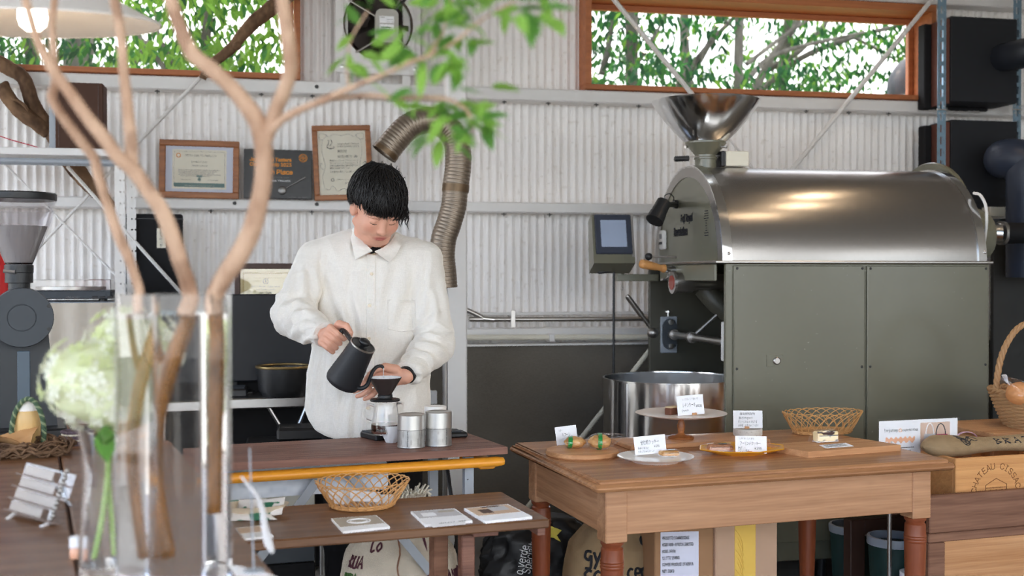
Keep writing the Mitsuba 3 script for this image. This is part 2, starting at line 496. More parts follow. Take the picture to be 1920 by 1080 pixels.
def window(n, w, mull=()):
    k = f'window_{n}'
    tag(k, kind='structure')
    x0, x1, z0, z1 = w['x0'], w['x1'], w['z0'], w['z1']
    t, d0, d1 = .055, YW - .13, YW + .13
    add(k + '__frame', pbox(x0, x1, d0, d1, z0, z0 + .026, .003), 'frame_wood')
    add(k + '__frame', pbox(x0, x1, d0, d1, z1 - .04, z1, .003), 'frame_wood')
    add(k + '__frame', pbox(x0, x0 + .032, d0, d1, z0 + .026, z1 - .04, .003), 'frame_wood')
    add(k + '__frame', pbox(x1 - .032, x1, d0, d1, z0 + .026, z1 - .04, .003), 'frame_wood')
    s = .03
    a, b, c, e = x0 + .033, x1 - .033, z0 + .027, z1 - .041
    for m in (pbox(a, b, YW + .05, YW + .085, c, c + s, .003), pbox(a, b, YW + .05, YW + .085, e - s, e, .003), pbox(a, a + s, YW + .05, YW + .085, c + s, e - s, .003), pbox(b - s, b, YW + .05, YW + .085, c + s, e - s, .003)):
        add(k + '__sash', m, 'frame_wood')
    add(k + '__pane', ([[a + s, YW + .068, c + s], [b - s, YW + .068, c + s], [b - s, YW + .068, e - s], [a + s, YW + .068, e - s]], [[0, 1, 2], [0, 2, 3]]), 'pane_glass')


window(1, W1)
window(2, W2)

# diagonal braces of the steel frame
def brace(p0, p1, y, r, label, flat=True):
    a, b = PY(*p0, y), PY(*p1, y)
    d = (b - a) / np.linalg.norm(b - a)
    m = tube([a, b], r, 10)
    return single('diagonal_brace', label, 'brace rod', m, 'white_paint', 40, kind='structure')


brace((1140, -14), (1330, 216), YW - .16, .0125, 'thick white rod running down across the right window to the hopper')
brace((1765, -22), (1480, 324), YW - .19, .0125, 'white rod running down leftwards across the right end of the window')
brace((1330, 216), (1470, 385), YW - .16, .006, 'thin white rod showing right of the hopper neck')
brace((545, -30), (258, 268), YW - .17, .009, 'white rod running down past the left window')
brace((258, 268), (52, 487), YW - .17, .007, 'white rod crossing behind the shelf towards the grinder')
# white post in front of the wall
pz = 5.15
xa, xb = PY(838, 500, pz)[0], PY(876, 500, pz)[0]
single('steel_post', 'white painted square steel post beside the bent duct', 'post', pbox(xa, xb, pz, pz + .1, 0, CEIL, .006), 'white_paint', 40, kind='structure')
# conduits along the wall foot
yc = YW - .16
t = thing('conduit_pipe', 'grey metal conduit running along the wall below the corrugated sheets', 'pipe')
pa, pb = PY(920, 599, yc), PY(1400, 597, yc)
add(t + '__pipe', tube(spline([PY(868, 578, yc), PY(890, 588, yc), PY(908, 597, yc), pa, pb], 6), .0125, 12), 'brushed', 40)
add(t + '__coupling', tube([PY(905, 598, yc), PY(926, 599, yc)], .0165, 12), 'steel', 40)
q = PY(961, 598, yc)
add(t + '__clamp', pbox(q[0] - .012, q[0] + .012, q[1] - .016, YW - .09, q[2] - .018, q[2] + .018, .003), 'brushed')
add(t + '__clamp', pbox(q[0] - .012, q[0] + .012, q[1] - .02, q[1] - .014, q[2] - .045, q[2] + .045, .002), 'brushed')
t = thing('conduit_pipe', 'beige conduit pipe running just above the dark mortar', 'pipe')
add(t + '__pipe', tube([PY(840, 633, yc), PY(1400, 632, yc)], .0145, 12), 'ivory_paper', 40)
q = PY(1034, 633, yc)
add(t + '__clamp', pbox(q[0] - .014, q[0] + .014, q[1] - .018, YW - .09, q[2] - .02, q[2] + .02, .003), 'white_paint')

# three warm spot lamps on the ceiling above the roaster (outside the frame); its drum mirrors them
for i, (lx, ly) in enumerate(((2.89, 4.40), (2.85, 3.96), (2.68, 3.44))):
    k = thing('ceiling_spot', ('ceiling spot lamp nearest the back wall above the roaster', 'middle ceiling spot lamp above the roaster', 'ceiling spot lamp farthest from the back wall above the roaster')[i], 'lamp')
    add(k + '__housing', lathe([(.045, 3.02), (.05, 3.02), (.05, 3.14), (.02, 3.16), (.02, CEIL), (0, CEIL), (0, 3.13), (.045, 3.12)], 20, (lx, ly, 0)), 'black_plastic', 40)
    scene[k + '__bulb'] = {**mikit.ply(sphere(.038, (lx, ly, 3.05), 2), None, smooth=True), 'bsdf': {'type': 'diffuse'}, 'emitter': {'type': 'area', 'radiance': {'type': 'rgb', 'value': [9.0, 6.6, 4.2]}}}
# ---------------------------------------------------------------- outside: ground and trees behind the building
struct('ground', pbox(-30, 30, YW + .3, 45, -.12, -.02, .01), mat('ground_grass', rgb(104, 116, 70), .9))
mat('trunk_bark', proc(lambda p, n, uv: mix(rgb(104, 100, 92), rgb(52, 49, 44), dr.clip(fbm(p.x * 14, p.y * 14, p.z * 5, 3) * 1.6 - .4, 0, 1))), .9, spec=.1)
leaf_bsdf('leaf_spring', rgb(104, 142, 54), .8, .5)
leaf_bsdf('leaf_summer', rgb(52, 98, 46), .6, .5)
leaf_bsdf('leaf_deep', rgb(34, 70, 44), .4, .5)
lo = leaf_mesh(1, .36, .22, 5)
lkinds = {m: mikit.ply(lo, m, smooth=True) for m in ('leaf_spring', 'leaf_summer', 'leaf_deep')}
lv0, lf0 = lo
rt = random.Random(77)
WINS = [(-40, 565, -40, 152), (1090, 1745, -40, 190)]


def tree(label, px, Y, r0, lean, mixk, areas, top=7.0, limbs=(), size=(.075, .115), many=2.6):
    """px: where the trunk crosses the window row, Y: its distance; areas: (px, py, spread px, sprays) of foliage"""
    k = thing('tree', label, 'tree', kind='thing')
    b = PY(px, 100, Y)
    base = np.array([b[0] - lean * b[2], Y, -.02])
    pts = [base + [lean * z_ + .05 * math.sin(z_ * 2 + px), .03 * math.sin(z_ * 3), z_] for z_ in np.linspace(0, top, 9)]
    add(k + '__trunk', twisty(pts, [r0 * 1.5, r0 * 1.15, r0, r0 * .9, r0 * .7, r0 * .5], 12, r0 * .12, px), 'trunk_bark', True)
    for l in limbs:
        add(k + '__branch', twisty([PY(a, c, Y + dy) for a, c, dy in l[1]], [l[0], l[0] * .8, l[0] * .5], 9, l[0] * .1, px + 1), 'trunk_bark', True)
    items = []
    for ax_, ay_, spx, ns in areas:
        for i in range(int(ns * many)):
            a = rt.uniform(0, 6.283); q = math.sqrt(rt.random()) * spx
            c = PY(ax_ + q * math.cos(a) * 1.25, ay_ + q * math.sin(a) * .8, Y + rt.uniform(-.7, .7))
            if abs(c[1] - YW) < .9: c[1] = YW + .9
            tw = np.array([rt.uniform(-1, 1), rt.uniform(-1, 1), rt.uniform(-.5, .1)])
            tw /= np.linalg.norm(tw)
            for j in range(7):
                f = j / 6
                pos = c + tw * (f - .5) * .30 + np.array([rt.uniform(-.02, .02) for _ in range(3)])
                sd_ = np.array([-tw[1], tw[0], 0]) * (1 if j % 2 else -1)
                d = tw * .5 + sd_ * .8 + np.array([0, 0, rt.uniform(-1.2, -.25)])
                d /= np.linalg.norm(d)
                s = np.cross(UZ, d); s /= np.linalg.norm(s) + 1e-9
                n = np.cross(d, s)
                ro = rt.uniform(-.7, .7)
                s2, n2 = s * math.cos(ro) + n * math.sin(ro), n * math.cos(ro) - s * math.sin(ro)
                z_ = rt.uniform(*size)
                kd = rt.choices(('leaf_spring', 'leaf_summer', 'leaf_deep'), mixk)[0]
                items.append((axes(pos, d * z_, s2 * z_, n2 * z_), kd, pos, z_))
    px_, Z_ = pix(np.array([i[2] for i in items]))
    vis = [any(w[0] < x < w[1] and w[2] < y < w[3] for w in WINS) for x, y in px_]
    key_ = [(-(i[3] / Z_[n]) if vis[n] else 1, n) for n, i in enumerate(items)]
    big = [n for v_, n in sorted(key_)[:70] if v_ < 0]
    for n in big:
        scene[num(k + '__leaf')] = {**lkinds[items[n][1]], 'to_world': T(items[n][0].tolist())}
    bs_ = set(big)
    for kd in ('leaf_spring', 'leaf_summer', 'leaf_deep'):
        ms = [xf(lo, it[0]) for n, it in enumerate(items) if it[1] == kd and n not in bs_]
        if ms:
            key = add(k + '__foliage', cat(ms), kd, True)
            tag(key, kind='stuff')


H_ = lambda x0, x1, y0, y1, nx, ny, sp, ns: [(x0 + (x1 - x0) * (i + .5) / nx, y0 + (y1 - y0) * (j + .5) / ny, sp, ns) for i in range(nx) for j in range(ny)]
tree('bright yellow-green tree with drooping leaves filling the right half of the left window', 395, 8.2, .035, .05, (.7, .27, .03), H_(260, 640, -160, 150, 5, 3, 60, 10) + H_(640, 1050, -160, 120, 3, 2, 80, 5), limbs=[(.022, [(330, 160, 0), (280, 90, 0), (230, 40, .2)]), (.014, [(325, 120, 0), (300, 70, 0), (290, 20, .1)])])
tree('green tree at the left end of the left window behind the lamp', 60, 9.4, .05, -.03, (.2, .5, .3), H_(-420, 260, -160, 145, 7, 3, 75, 9), limbs=[(.02, [(250, 130, 0), (270, 90, 0), (300, 40, .2)])])
tree('dense dark tree low behind the left window', 150, 11.5, .14, .02, (.02, .33, .65), H_(-500, 330, 40, 190, 7, 2, 85, 10))
tree('dark trunked tree at the middle of the right window', 1393, 8.8, .040, .01, (.05, .55, .40), H_(1240, 1560, 110, 230, 4, 1, 70, 8) + H_(1180, 1560, -170, 35, 5, 2, 70, 4) + [(1230, 130, 60, 9), (1345, 45, 40, 4)], limbs=[(.03, [(1255, 185, .3), (1300, 120, .3), (1350, 60, .3), (1420, -10, .3)]), (.02, [(1400, 120, 0), (1480, 60, .2), (1560, 10, .2)]), (.024, [(1400, 150, 0), (1460, 100, .2), (1620, 60, .4)]), (.012, [(1385, 60, 0), (1340, 20, .1), (1300, -30, .1)])])
tree('pale trunked tree at the left of the right window', 1192, 9.8, .062, -.02, (.12, .55, .33), H_(1090, 1240, -160, 150, 2, 4, 55, 8) + H_(1030, 1110, -160, 180, 1, 3, 70, 8), limbs=[(.035, [(1128, 140, 0), (1140, 90, 0), (1150, 20, .1)]), (.02, [(1195, 120, 0), (1225, 70, 0), (1265, 0, .1)])])
tree('spreading grey tree at the right of the right window', 1475, 10.4, .055, .06, (.12, .6, .28), H_(1460, 1760, 20, 190, 4, 2, 60, 7) + H_(1440, 1960, -190, 10, 5, 2, 80, 5) + H_(1760, 2100, 0, 180, 3, 2, 80, 6), limbs=[(.045, [(1408, 185, -.2), (1445, 110, -.2), (1490, 50, -.2), (1520, -20, 0)]), (.036, [(1420, 175, .2), (1500, 110, .2), (1600, 70, .2), (1700, 45, .3)]), (.035, [(1440, 130, .1), (1500, 95, .1), (1560, 30, .2)]), (.02, [(1600, 70, .2), (1640, 90, .2), (1690, 120, .3)])])
tree('light leaved tree far behind the right window', 1290, 13.5, .07, .0, (.35, .5, .15), H_(1090, 1760, 20, 215, 7, 2, 70, 8), limbs=[(.05, [(1290, 150, 0), (1330, 80, 0), (1360, 10, 0)])], size=(.09, .14))
# round metal flue elbow outside the window
k = thing('flue_elbow', 'grey metal flue elbow outside the right end of the right window', 'flue')
fe = [PY(1700, 230, 7.0), PY(1700, 190, 7.0), PY(1697, 160, 7.0), PY(1712, 138, 7.0), PY(1740, 130, 7.0), PY(1800, 130, 7.0)]
add(k + '__elbow', tube(spline(fe, 6), .118, 28), 'pipe_black', 40)
add(k + '__stand_pipe', tube([[fe[0][0], 7.0, 0], fe[0]], .112, 24), 'pipe_black', 40)
add(k + '__seam_band', tube([fe[1], fe[1] + [0, 0, .03]], .123, 28, cap=False), 'grey_paint', 40)
# ---------------------------------------------------------------- the coffee roaster (long side parallel to the wall)
def drum_fn(p, n, uv):
    a = dr.sin(p.x * 1050.0) * dr.sin((p.z + p.y * 0.6) * 1050.0)
    return mix([0.42, 0.40, 0.38], [0.31, 0.295, 0.28], dr.clip(0.5 + a * 0.5, 0, 1))


mat('drum_steel', proc(drum_fn), 0.25, 0.92, spec=0.5)


def olive_fn(p, n, uv):
    s = smoothstep(0.88, 0.92, noise(p.x * 110, p.y * 110, p.z * 110)) * smoothstep(0.55, 0.75, noise(p.x * 9, p.y * 9, p.z * 9))
    w = fbm(p.x * 4, p.y * 4, p.z * 2, 2)
    return mix(mix(rgb(110, 108, 91), rgb(100, 98, 83), w), rgb(170, 168, 156), s * 0.6)


mat('olive_panel', proc(olive_fn), 0.24, spec=0.6)
RY0, RY1 = 4.35, 5.23
RX0, RX1 = PY(1363, 490, RY0)[0], PY(1859, 490, RY0)[0]
RZ = PY(1600, 489, RY0)[2]
RC = (RY0 + RY1) / 2
HZ = PY(1500, 318, RC)[2]                       # top of the hood
RH = RC - RY0 - .012
RX2 = RX0 + .40                                 # the recess at the left end goes in this far
r = thing('coffee_roaster', 'large olive and steel drum coffee roaster with hopper on top', 'coffee roaster')
add(r + '__base_cabinet', cat([pbox(RX2, RX1, RY0 + .012, RY1, .12, RZ - .012, .004), pbox(RX0, RX2 + .01, RY0 + .012, RY0 + .035, .12, RZ - .012, .003), pbox(RX0, RX2 + .01, RY0 + .012, RY1, .12, .16, .003)]), 'olive_panel')
add(r + '__rear_panel', pbox(RX0 - .05, RX2 + .01, RY1 - .03, RY1, .12, RZ - .012, .003), 'olive_dark')
add(r + '__top_plate', pbox(RX0 - .05, RX1 + .006, RY0 - .008, RY1 + .01, RZ - .012, RZ, .003), 'brushed')
add(r + '__lip_panel', pbox(RX0 - .03, RX0 - .018, RY0 + .06, RY1 - .12, RZ - .085, RZ - .013, .004), 'olive_paint')
for i in range(4):
    fx, fy = (RX2 + .06, RX1 - .06)[i % 2], (RY0 + .07, RY1 - .06)[i // 2]
    add(r + '__foot', lathe([(0, 0), (.045, 0), (.045, .02), (.02, .03), (.02, .125), (0, .125)], 16, (fx, fy, 0)), 'black_plastic', 40)
# two door panels, screws and the knob
xm = PY(1624, 600, RY0)[0]
xa = PY(1376, 600, RY0)[0]
zt, zb = PY(1600, 498, RY0)[2], .2
for i, (a, b) in enumerate(((xa, xm - .006), (xm + .006, RX1 - .014))):
    d = add(r + '__door_panel', pbox(a, b, RY0, RY0 + .012, zb, zt, .0035), 'olive_panel')
    for sx in (a + .014, b - .012):
        for sz in (zt - .012, PY(1600, 688, RY0)[2], zb + .02):
            add(d + '__screw', lathe([(0, 0), (.006, 0), (.005, .002), (0, .0025)], 12), 'screw_dark', 30, axes([sx, RY0, sz], [1, 0, 0], [0, 0, 1], [0, -1, 0]))
    if i == 0:
        q = PY(1453, 676, RY0)
        add(d + '__latch_plate', pbox(q[0] - .038, q[0] + .034, RY0 - .003, RY0 + .001, q[2] - .025, q[2] + .024, .0005), 'olive_panel')
        add(d + '__latch_knob', lathe([(0, 0), (.016, 0), (.016, .005), (.012, .008), (0, .008)], 20), 'brushed', 30, axes([q[0] + .006, RY0 - .003, q[2] - .001], [1, 0, 0], [0, 0, 1], [0, -1, 0]))

# hood: half cylinder with flanged rings at both ends
HX0, HX1 = RX0 - .005, PY(1838, 470, RY0)[0]


def arch(k, s=0.0, n=40):
    a = np.linspace(0, math.pi, n)
    return np.stack([RC - np.cos(a) * (RH + s) * k, RZ + np.sin(a) * ((HZ - RZ) + s) * k], 1)


def arch_shell(x0, x1, s0, s1, n=40):
    """solid between two arches, from x0 to x1"""
    from shapely.geometry import Polygon
    o, i = arch(1, s1, n), arch(1, s0, n)[::-1]
    v, f = prism(Polygon(np.vstack([o, i])), x1 - x0)
    return np.stack([v[:, 1] + (x0 + x1) / 2, v[:, 0], v[:, 2]], 1), f[:, ::-1]


def arch_face(x, s, n=40):
    from shapely.geometry import Polygon
    v, f = prism(Polygon(arch(1, s, n)), .01)
    return np.stack([v[:, 1] + x, v[:, 0], v[:, 2]], 1), f[:, ::-1]


def hood_fn(u, v):
    a = v * math.pi
    return np.stack([HX0 + u * (HX1 - HX0), RC - np.cos(a) * RH, RZ + np.sin(a) * (HZ - RZ)], 1)


g = grid(hood_fn, 2, 60)
add(r + '__hood', (g[0], g[1]), 'drum_steel', True)
add(r + '__end_ring', arch_shell(HX0 - .012, HX0 + .03, -.002, .008), 'chrome', 30)
add(r + '__end_ring', arch_shell(HX0 - .012, HX0 - .004, -.045, .004), 'brushed', 30)
add(r + '__end_ring', arch_shell(HX1 - .002, HX1 + .035, -.002, .008), 'chrome', 30)
for px, py in ((1368, 475), (1849, 473)):
    q = PY(px, py, RY0 - .003)
    add(r + '__rivet', sphere(.007, (q[0], RY0 + .003, q[2]), 1), 'steel', True)
ef = add(r + '__end_face', arch_face(HX0 - .002, -.02), 'olive_panel', 30)
EX = HX0 - .0085                                 # outside of the end face; lettering stands on it
LM = lambda y, zz: axes([EX, y, zz], [0, -1, 0], [-1, 0, 0], [0, 0, 1])   # text axes on a face that looks to -x
# the face looks to the left: its own right hand is towards the camera
for s, px, py, h, w in (('Fuji Royal', 1276, 417, .032, .155), ('Revolution', 1263, 443, .036, .185)):
    q = PX(px, py, EX)
    add(ef + '__lettering', text(s, h, .0008, width=w, bold=True), 'ink', False, LM(q[1], q[2]))
q = PX(1324, 418, EX)
st = []
for k in range(11):
    hh = .016 + .012 * math.sin(k * .75) + .006 * math.cos(k * 2.1)
    st.append(pbox(EX - .001, EX, q[1] - hh, q[1] + hh * .8, q[2] + .05 - k * .0105, q[2] + .0535 - k * .0105, .0002))
add(ef + '__striped_emblem', cat(st), 'ink')

# rear gear cover, motor and cable at the far right end
c0 = np.array([HX1 + .05, RC + .06, RZ + .12])
mx = axes(c0, [0, 1, 0], [0, 0, 1], [1, 0, 0])
add(r + '__gear_cover', lathe([(0, 0), (.35, 0), (.355, .008), (.35, .03), (.30, .05), (0, .055)], 48), 'olive_panel', 35, mx)
add(r + '__drive_motor', lathe([(0, 0), (.125, 0), (.13, .01), (.13, .10), (.11, .14), (.05, .165), (0, .168)], 32), 'olive_panel', 35, axes(c0 + [.05, -.16, .0], [0, 1, 0], [0, 0, 1], [1, 0, 0]))
for k in range(6):
    a = k * math.pi / 3 + .4
    add(r + '__bolt', lathe([(0, 0), (.011, 0), (.011, .01), (0, .012)], 6), 'steel', 20, axes(c0 + [.045, math.cos(a) * .27, math.sin(a) * .27], [0, 1, 0], [0, 0, 1], [1, 0, 0]))
cab = [PY(1826, 362, RY0 + .1), PY(1838, 366, RY0 + .06), PY(1848, 385, RY0 + .04), PY(1850, 410, RY0 + .04), PY(1848, 436, RY0 + .06), PY(1843, 470, RY0 + .12)]
add(r + '__cable', tube(spline(cab, 6), .0065, 8), 'white_paint', 40)

# hopper
hq = PY(1323, 300, RC)
hx = hq[0]
Zat = lambda py: PY(1323, py, RC)[2]
pxm = float(np.dot(hq - O, FW)) / FPX
prof = [(.0, Zat(293)), (20 * pxm, Zat(293)), (37 * pxm, Zat(269))]
neck = lathe([(20 * pxm, HZ - .03), (20 * pxm, Zat(300)), (21.5 * pxm, Zat(299)), (21.5 * pxm, Zat(296)), (20 * pxm, Zat(295)), (20 * pxm, Zat(291)), (37 * pxm, Zat(271)), (38.5 * pxm, Zat(270)), (38.5 * pxm, Zat(267)), (36 * pxm, Zat(267)), (19 * pxm, Zat(291)), (18 * pxm, HZ - .03)], 40, (hx, RC, 0))
add(r + '__hopper_neck', neck, 'olive_panel', 35)
cone = [(36.5 * pxm, 268), (44 * pxm, 262), (60 * pxm, 246), (78 * pxm, 225), (91 * pxm, 207), (98 * pxm, 196), (100 * pxm, 192.5)]
out = [(a, Zat(b)) for a, b in cone]
inn = [(a - .003, zz + .001) for a, zz in out][::-1]
add(r + '__hopper', lathe(out + [(out[-1][0] + .002, out[-1][1] + .004)] + inn, 64, (hx, RC, 0)), 'chrome', 50)
for px in (1289, 1352):
    q = PY(px, 275, RC - .06)
    add(r + '__thumb_screw', rod(q, q + np.array([(px - 1320) * .0006, -.02, -.004]), .006, 10), 'steel', 30)
q0, q1 = PY(1265, 298, RC - .03), PY(1291, 297, RC - .03)
add(r + '__slide_handle', tube([q0, q0 + [.004, 0, 0], q1], [.011, .0125, .0125], 14), 'black_plastic', 40)
add(r + '__slide_rod', rod(q1 + [0, 0, .006], PY(1350, 292, RC - .03), .003, 8), 'steel')
qa, qb = PY(1351, 312, RC - .02), PY(1400, 285, RC - .02)
add(r + '__actuator', pbox(qa[0] + .012, qb[0], RC - .05, RC + .04, qa[2], qb[2], .004), 'ivory_paper')
add(r + '__actuator_plate', pbox(qa[0] - .008, qa[0] + .012, RC - .055, RC + .045, qa[2] - .002, qb[2] - .001, .003), 'black_plastic')

# the recess at the left end: bearing, shaft, lever, burner sight, sampling trier
RP = RY1 - .03
q = PY(1253, 626, RP)
b = add(r + '__bearing_plate', pbox(q[0] - .042, q[0] + .042, RP - .012, RP, q[2] - .092, q[2] + .085, .003), 'grey_paint')
fl = [(math.cos(a) * (.028 + .03 * abs(math.sin(a)) ** 3) * 1.25, math.sin(a) * (.045 + .03 * abs(math.sin(a)) ** 4)) for a in np.linspace(0, 2 * math.pi, 40, endpoint=False)]
add(b + '__flange', prism(fl, .022, (q[0], RP - .022, q[2])), 'charcoal', 30)
for s in (-1, 1):
    add(b + '__bolt', lathe([(0, 0), (.014, 0), (.014, .012), (0, .014)], 8), 'steel', 20, axes([q[0], RP - .033, q[2] + s * .059], [1, 0, 0], [0, 0, 1], [0, -1, 0]))
add(b + '__adjusting_screw', cat([rod(q + [-.005, -.01, .085], q + [-.005, -.01, .115], .004, 8), rod(q + [-.005, -.01, .105], q + [-.005, -.01, .112], .016, 12)]), 'steel')
sh = add(r + '__shaft', tube([[q[0], RP - .02, q[2]], [q[0] + .01, RY0 + .1, q[2]]], .017, 16), 'steel', 40)
for f in (.06, .30):
    y_ = RP - f
    add(sh + '__collar', tube([[q[0] + .001, y_, q[2]], [q[0] + .001, y_ - .03, q[2]]], .026, 16), 'brushed', 40)
add(r + '__shaft_arm', tube([[q[0] + .005, RP - .315, q[2]], [q[0] + .15, RP - .36, q[2] + .14]], .009, 10), 'brushed')
add(r + '__switch_box', pbox(RX0 + .01, RX0 + .03, RY0 + .04, RY0 + .09, PY(1345, 680, RY0)[2], PY(1345, 605, RY0)[2], .003), 'white_paint')
s0 = PX(1262, 530, RX0 - .07)
s1 = s0 + [.30, .03, .005]
sg = add(r + '__burner_sight', tube([s0, s0 + (s1 - s0) * .02, s0 + (s1 - s0) * .3, s0 + (s1 - s0) * .31, s1], [.043, .046, .046, .036, .036], 28), 'brushed', 35)
add(sg + '__rim', tube([s0 + [-.006, 0, 0], s0 + [.006, 0, 0]], .05, 28), 'steel', 35)
add(sg + '__red_glass', tube([s0 + [-.009, 0, 0], s0 + [-.005, 0, 0]], .033, 24), mat('red_glass', rgb(150, 60, 48), .15), 35)
add(r + '__chute', tube(spline([s1 + [-.12, .06, -.03], s1 + [-.05, .02, -.12], s1 + [.04, 0, -.2]], 5), [.05] * 5 + [.045] * 5 + [.04], 16), 'olive_dark', 40)
add(r + '__pivot_block', pbox(RX0 + .15, RX0 + .24, RY0 + .3, RY0 + .4, RZ - .26, RZ - .13, .006), 'olive_paint')
t0, t1 = PX(1201, 494, RX0 - .21), PX(1247, 504, RX0 - .08)
dv = (t1 - t0) / np.linalg.norm(t1 - t0)
L = np.linalg.norm(t1 - t0)
hr = [.012, .0195, .021, .0205, .0195, .0165, .014, .0155, .019, .0195, .012]
hd = add(r + '__trier_handle', tube([t0 + dv * L * f for f in (0, .03, .12, .25, .4, .62, .8, .86, .90, .97, 1.0)], hr, 20), mat('handle_wood', rgb(208, 148, 88), .4), 60)
add(r + '__trier_tube', tube([t1, t1 + dv * .03, t1 + dv * .031, t1 + [.24, .02, -.03]], [.015, .015, .02, .02], 16), 'steel', 40)
u0 = t1 + dv * .02
add(r + '__trier_spout', tube(spline([u0 + [0, 0, -.01], u0 + [.0, 0, -.028], u0 + [-.014, -.004, -.043], u0 + [-.035, -.006, -.046]], 4), [.012] * 4 + [.013] * 9, 10, squash=(1.3, .35)), 'steel', 40)
l0, l1 = PY(1175, 554, RP + .0), PY(1226, 622, RP + .02)
add(r + '__lever', tube([l0, l0 + (l1 - l0) * .04, l0 + (l1 - l0) * .55, l0 + (l1 - l0) * .56, l1], [.009, .0135, .0135, .0105, .0105], 14), 'brushed', 40)
add(r + '__lever_hub', sphere(.028, PY(1224, 624, RP + .01), 2), 'brushed', True)
kb = PX(1216, 481, RX0 - .2)
add(r + '__ball_knob', sphere(.017, kb, 2), 'black_plastic', True)
add(r + '__knob_stem', rod(kb, kb + [.13, .0, -.002], .005), 'steel')

# console on its arm
cy = RY1 - .06
pc = [PY(1115, 401, cy - .10), PY(1193, 397, cy - .12), PY(1186, 496, cy - .19), PY(1105, 491, cy - .17)]
cx_ = (pc[1] + pc[2] - pc[0] - pc[3]); cx_[2] = 0; cx_ /= np.linalg.norm(cx_)
cz_ = (pc[0] + pc[1] - pc[2] - pc[3]); cz_ -= cx_ * (cz_ @ cx_); hz_ = np.linalg.norm(cz_) / 2; cz_ /= np.linalg.norm(cz_)
cn_ = np.cross(cz_, cx_)                         # points away from the viewer
wc = np.linalg.norm(pc[1] - pc[0]) * .98
cc = sum(pc) / 4
CM = axes(cc, cx_, cn_, cz_)
h2 = hz_ / 2
cs = r + '__control_console'
side = [(0, -h2), (0, h2), (.10, h2 - .01), (.145, -h2 - .004)]
v, f = prism([(a, b_) for a, b_ in side], wc)
v = np.stack([v[:, 1], v[:, 0], v[:, 2]], 1)
add(cs, (v, f[:, ::-1]), 'olive_panel', False, CM)
add(cs + '__face_frame', pbox(-wc / 2, wc / 2, -.004, .002, h2 - .014, h2, .002), 'steel', False, CM)
add(cs + '__face_frame', pbox(wc / 2 - .012, wc / 2, -.004, .002, -h2 + .03, h2 - .014, .002), 'steel', False, CM)
add(cs + '__bezel', pbox(-wc * .44, wc * .44, -.016, .0, -h2 * .66, h2 * .9, .004), mat('bezel', rgb(46, 52, 66), .35), False, CM)
add(cs + '__screen', pbox(-wc * .31, wc * .31, -.0175, -.015, -h2 * .40, h2 * .66, .0005), mat('screen', rgb(150, 162, 184), .12, spec=.8), False, CM)
add(cs + '__rocker_switch', pbox(wc / 2 - .001, wc / 2 + .004, .06, .078, -.035, .015, .001), 'black_plastic', False, CM)
qn = PY(1162, 498, cy - .02)
add(r + '__console_neck', tube([qn + [0, 0, .03], qn - [0, 0, .045]], .022, 18), 'olive_paint', 40)
za, zc_ = PY(1190, 514, cy)[2], PY(1190, 527, cy)[2]
add(r + '__console_arm', pbox(PY(1155, 520, cy)[0], RX0 - .02, cy - .02, cy + .02, zc_, za, .003), 'olive_paint')
qh = PY(1166, 532, cy)
add(r + '__cable_hook', tube(spline([qh, qh - [0, 0, .012], qh + [.006, 0, -.022], qh + [.002, 0, -.03], qh + [-.006, 0, -.026]], 5), .0022, 6), 'steel', 40)
ql, qm = PY(1121, 511, cy - .06), PY(1152, 506, cy - .06)
add(r + '__clamp_lever', tube([ql, ql + (qm - ql) * .1, qm], [.006, .009, .010], 12), 'black_plastic', 40)
add(r + '__probe_rod', rod(qm + [-.003, 0, .01], [qm[0] - .003, qm[1], .62], .006, 8), 'black_plastic')

# black spot lamp and white timer, both stuck to the end face by magnets
sp = thing('spot_lamp', 'small black spot lamp stuck to the end face of the roaster', 'spot lamp')
a0, a1 = PX(1245, 379, RX0 - .155), PX(1227, 414, RX0 - .21)
dv = (a1 - a0) / np.linalg.norm(a1 - a0)
add(sp + '__housing', tube([a0 - dv * .004, a0, a0 + dv * .06, a0 + dv * .061, a1, a1 + dv * .001, a1 - dv * .012, a1 - dv * .02], [.02, .032, .034, .036, .040, .037, .035, .01], 28, cap=True), 'black_plastic', 35)
add(sp + '__lens', tube([a1 - dv * .012, a1 - dv * .008], .026, 20), 'ceramic', 35)
m0 = (a0 * .7 + a1 * .3)
m1 = PX(1268, 383, EX - .005)
add(sp + '__arm', tube([m0 + [.02, 0, 0], m0 * .5 + m1 * .5 + [0, 0, .006], m1], [.012, .013, .013], 14), 'black_plastic', 40)
add(sp + '__magnet_foot', tube([m1 + [-.012, 0, 0], m1 + [.004, 0, 0]], .020, 18), 'black_plastic', 40)
cb = [a0 + [.01, 0, .0], PX(1246, 368, RX0 - .12), PX(1255, 363, RX0 - .1), PX(1263, 370, RX0 - .06), PX(1262, 376, RX0 - .03)]
add(sp + '__cable', tube(spline(cb, 6), .0026, 6), 'black_plastic', 40)
tm = thing('kitchen_timer', 'white clip-on timer with three buttons on the roaster end face', 'timer')
tq = PX(1247, 450, EX)
TM = axes(tq, [0, -1, 0], [1, 0, 0], [0, 0, 1])
TMm = TM.copy()
hs = PX(1247, 432, EX)[2] - PX(1247, 468, EX)[2]
add(tm + '__case', cbox(hs * .62, .022, hs, .006, (0, -.011, 0)), 'white_paint', 40, TMm)
add(tm + '__display', cbox(hs * .36, .002, hs * .26, .0005, (0, -.0225, hs * .18)), 'grey_ink', False, TMm)
for k in (-1, 0, 1):
    add(tm + '__button', lathe([(0, 0), (hs * .07, 0), (hs * .06, .003), (0, .003)], 12), 'black_plastic', 30, TMm @ axes([k * hs * .18, -.022, -hs * .17], [1, 0, 0], [0, 0, 1], [0, -1, 0]))

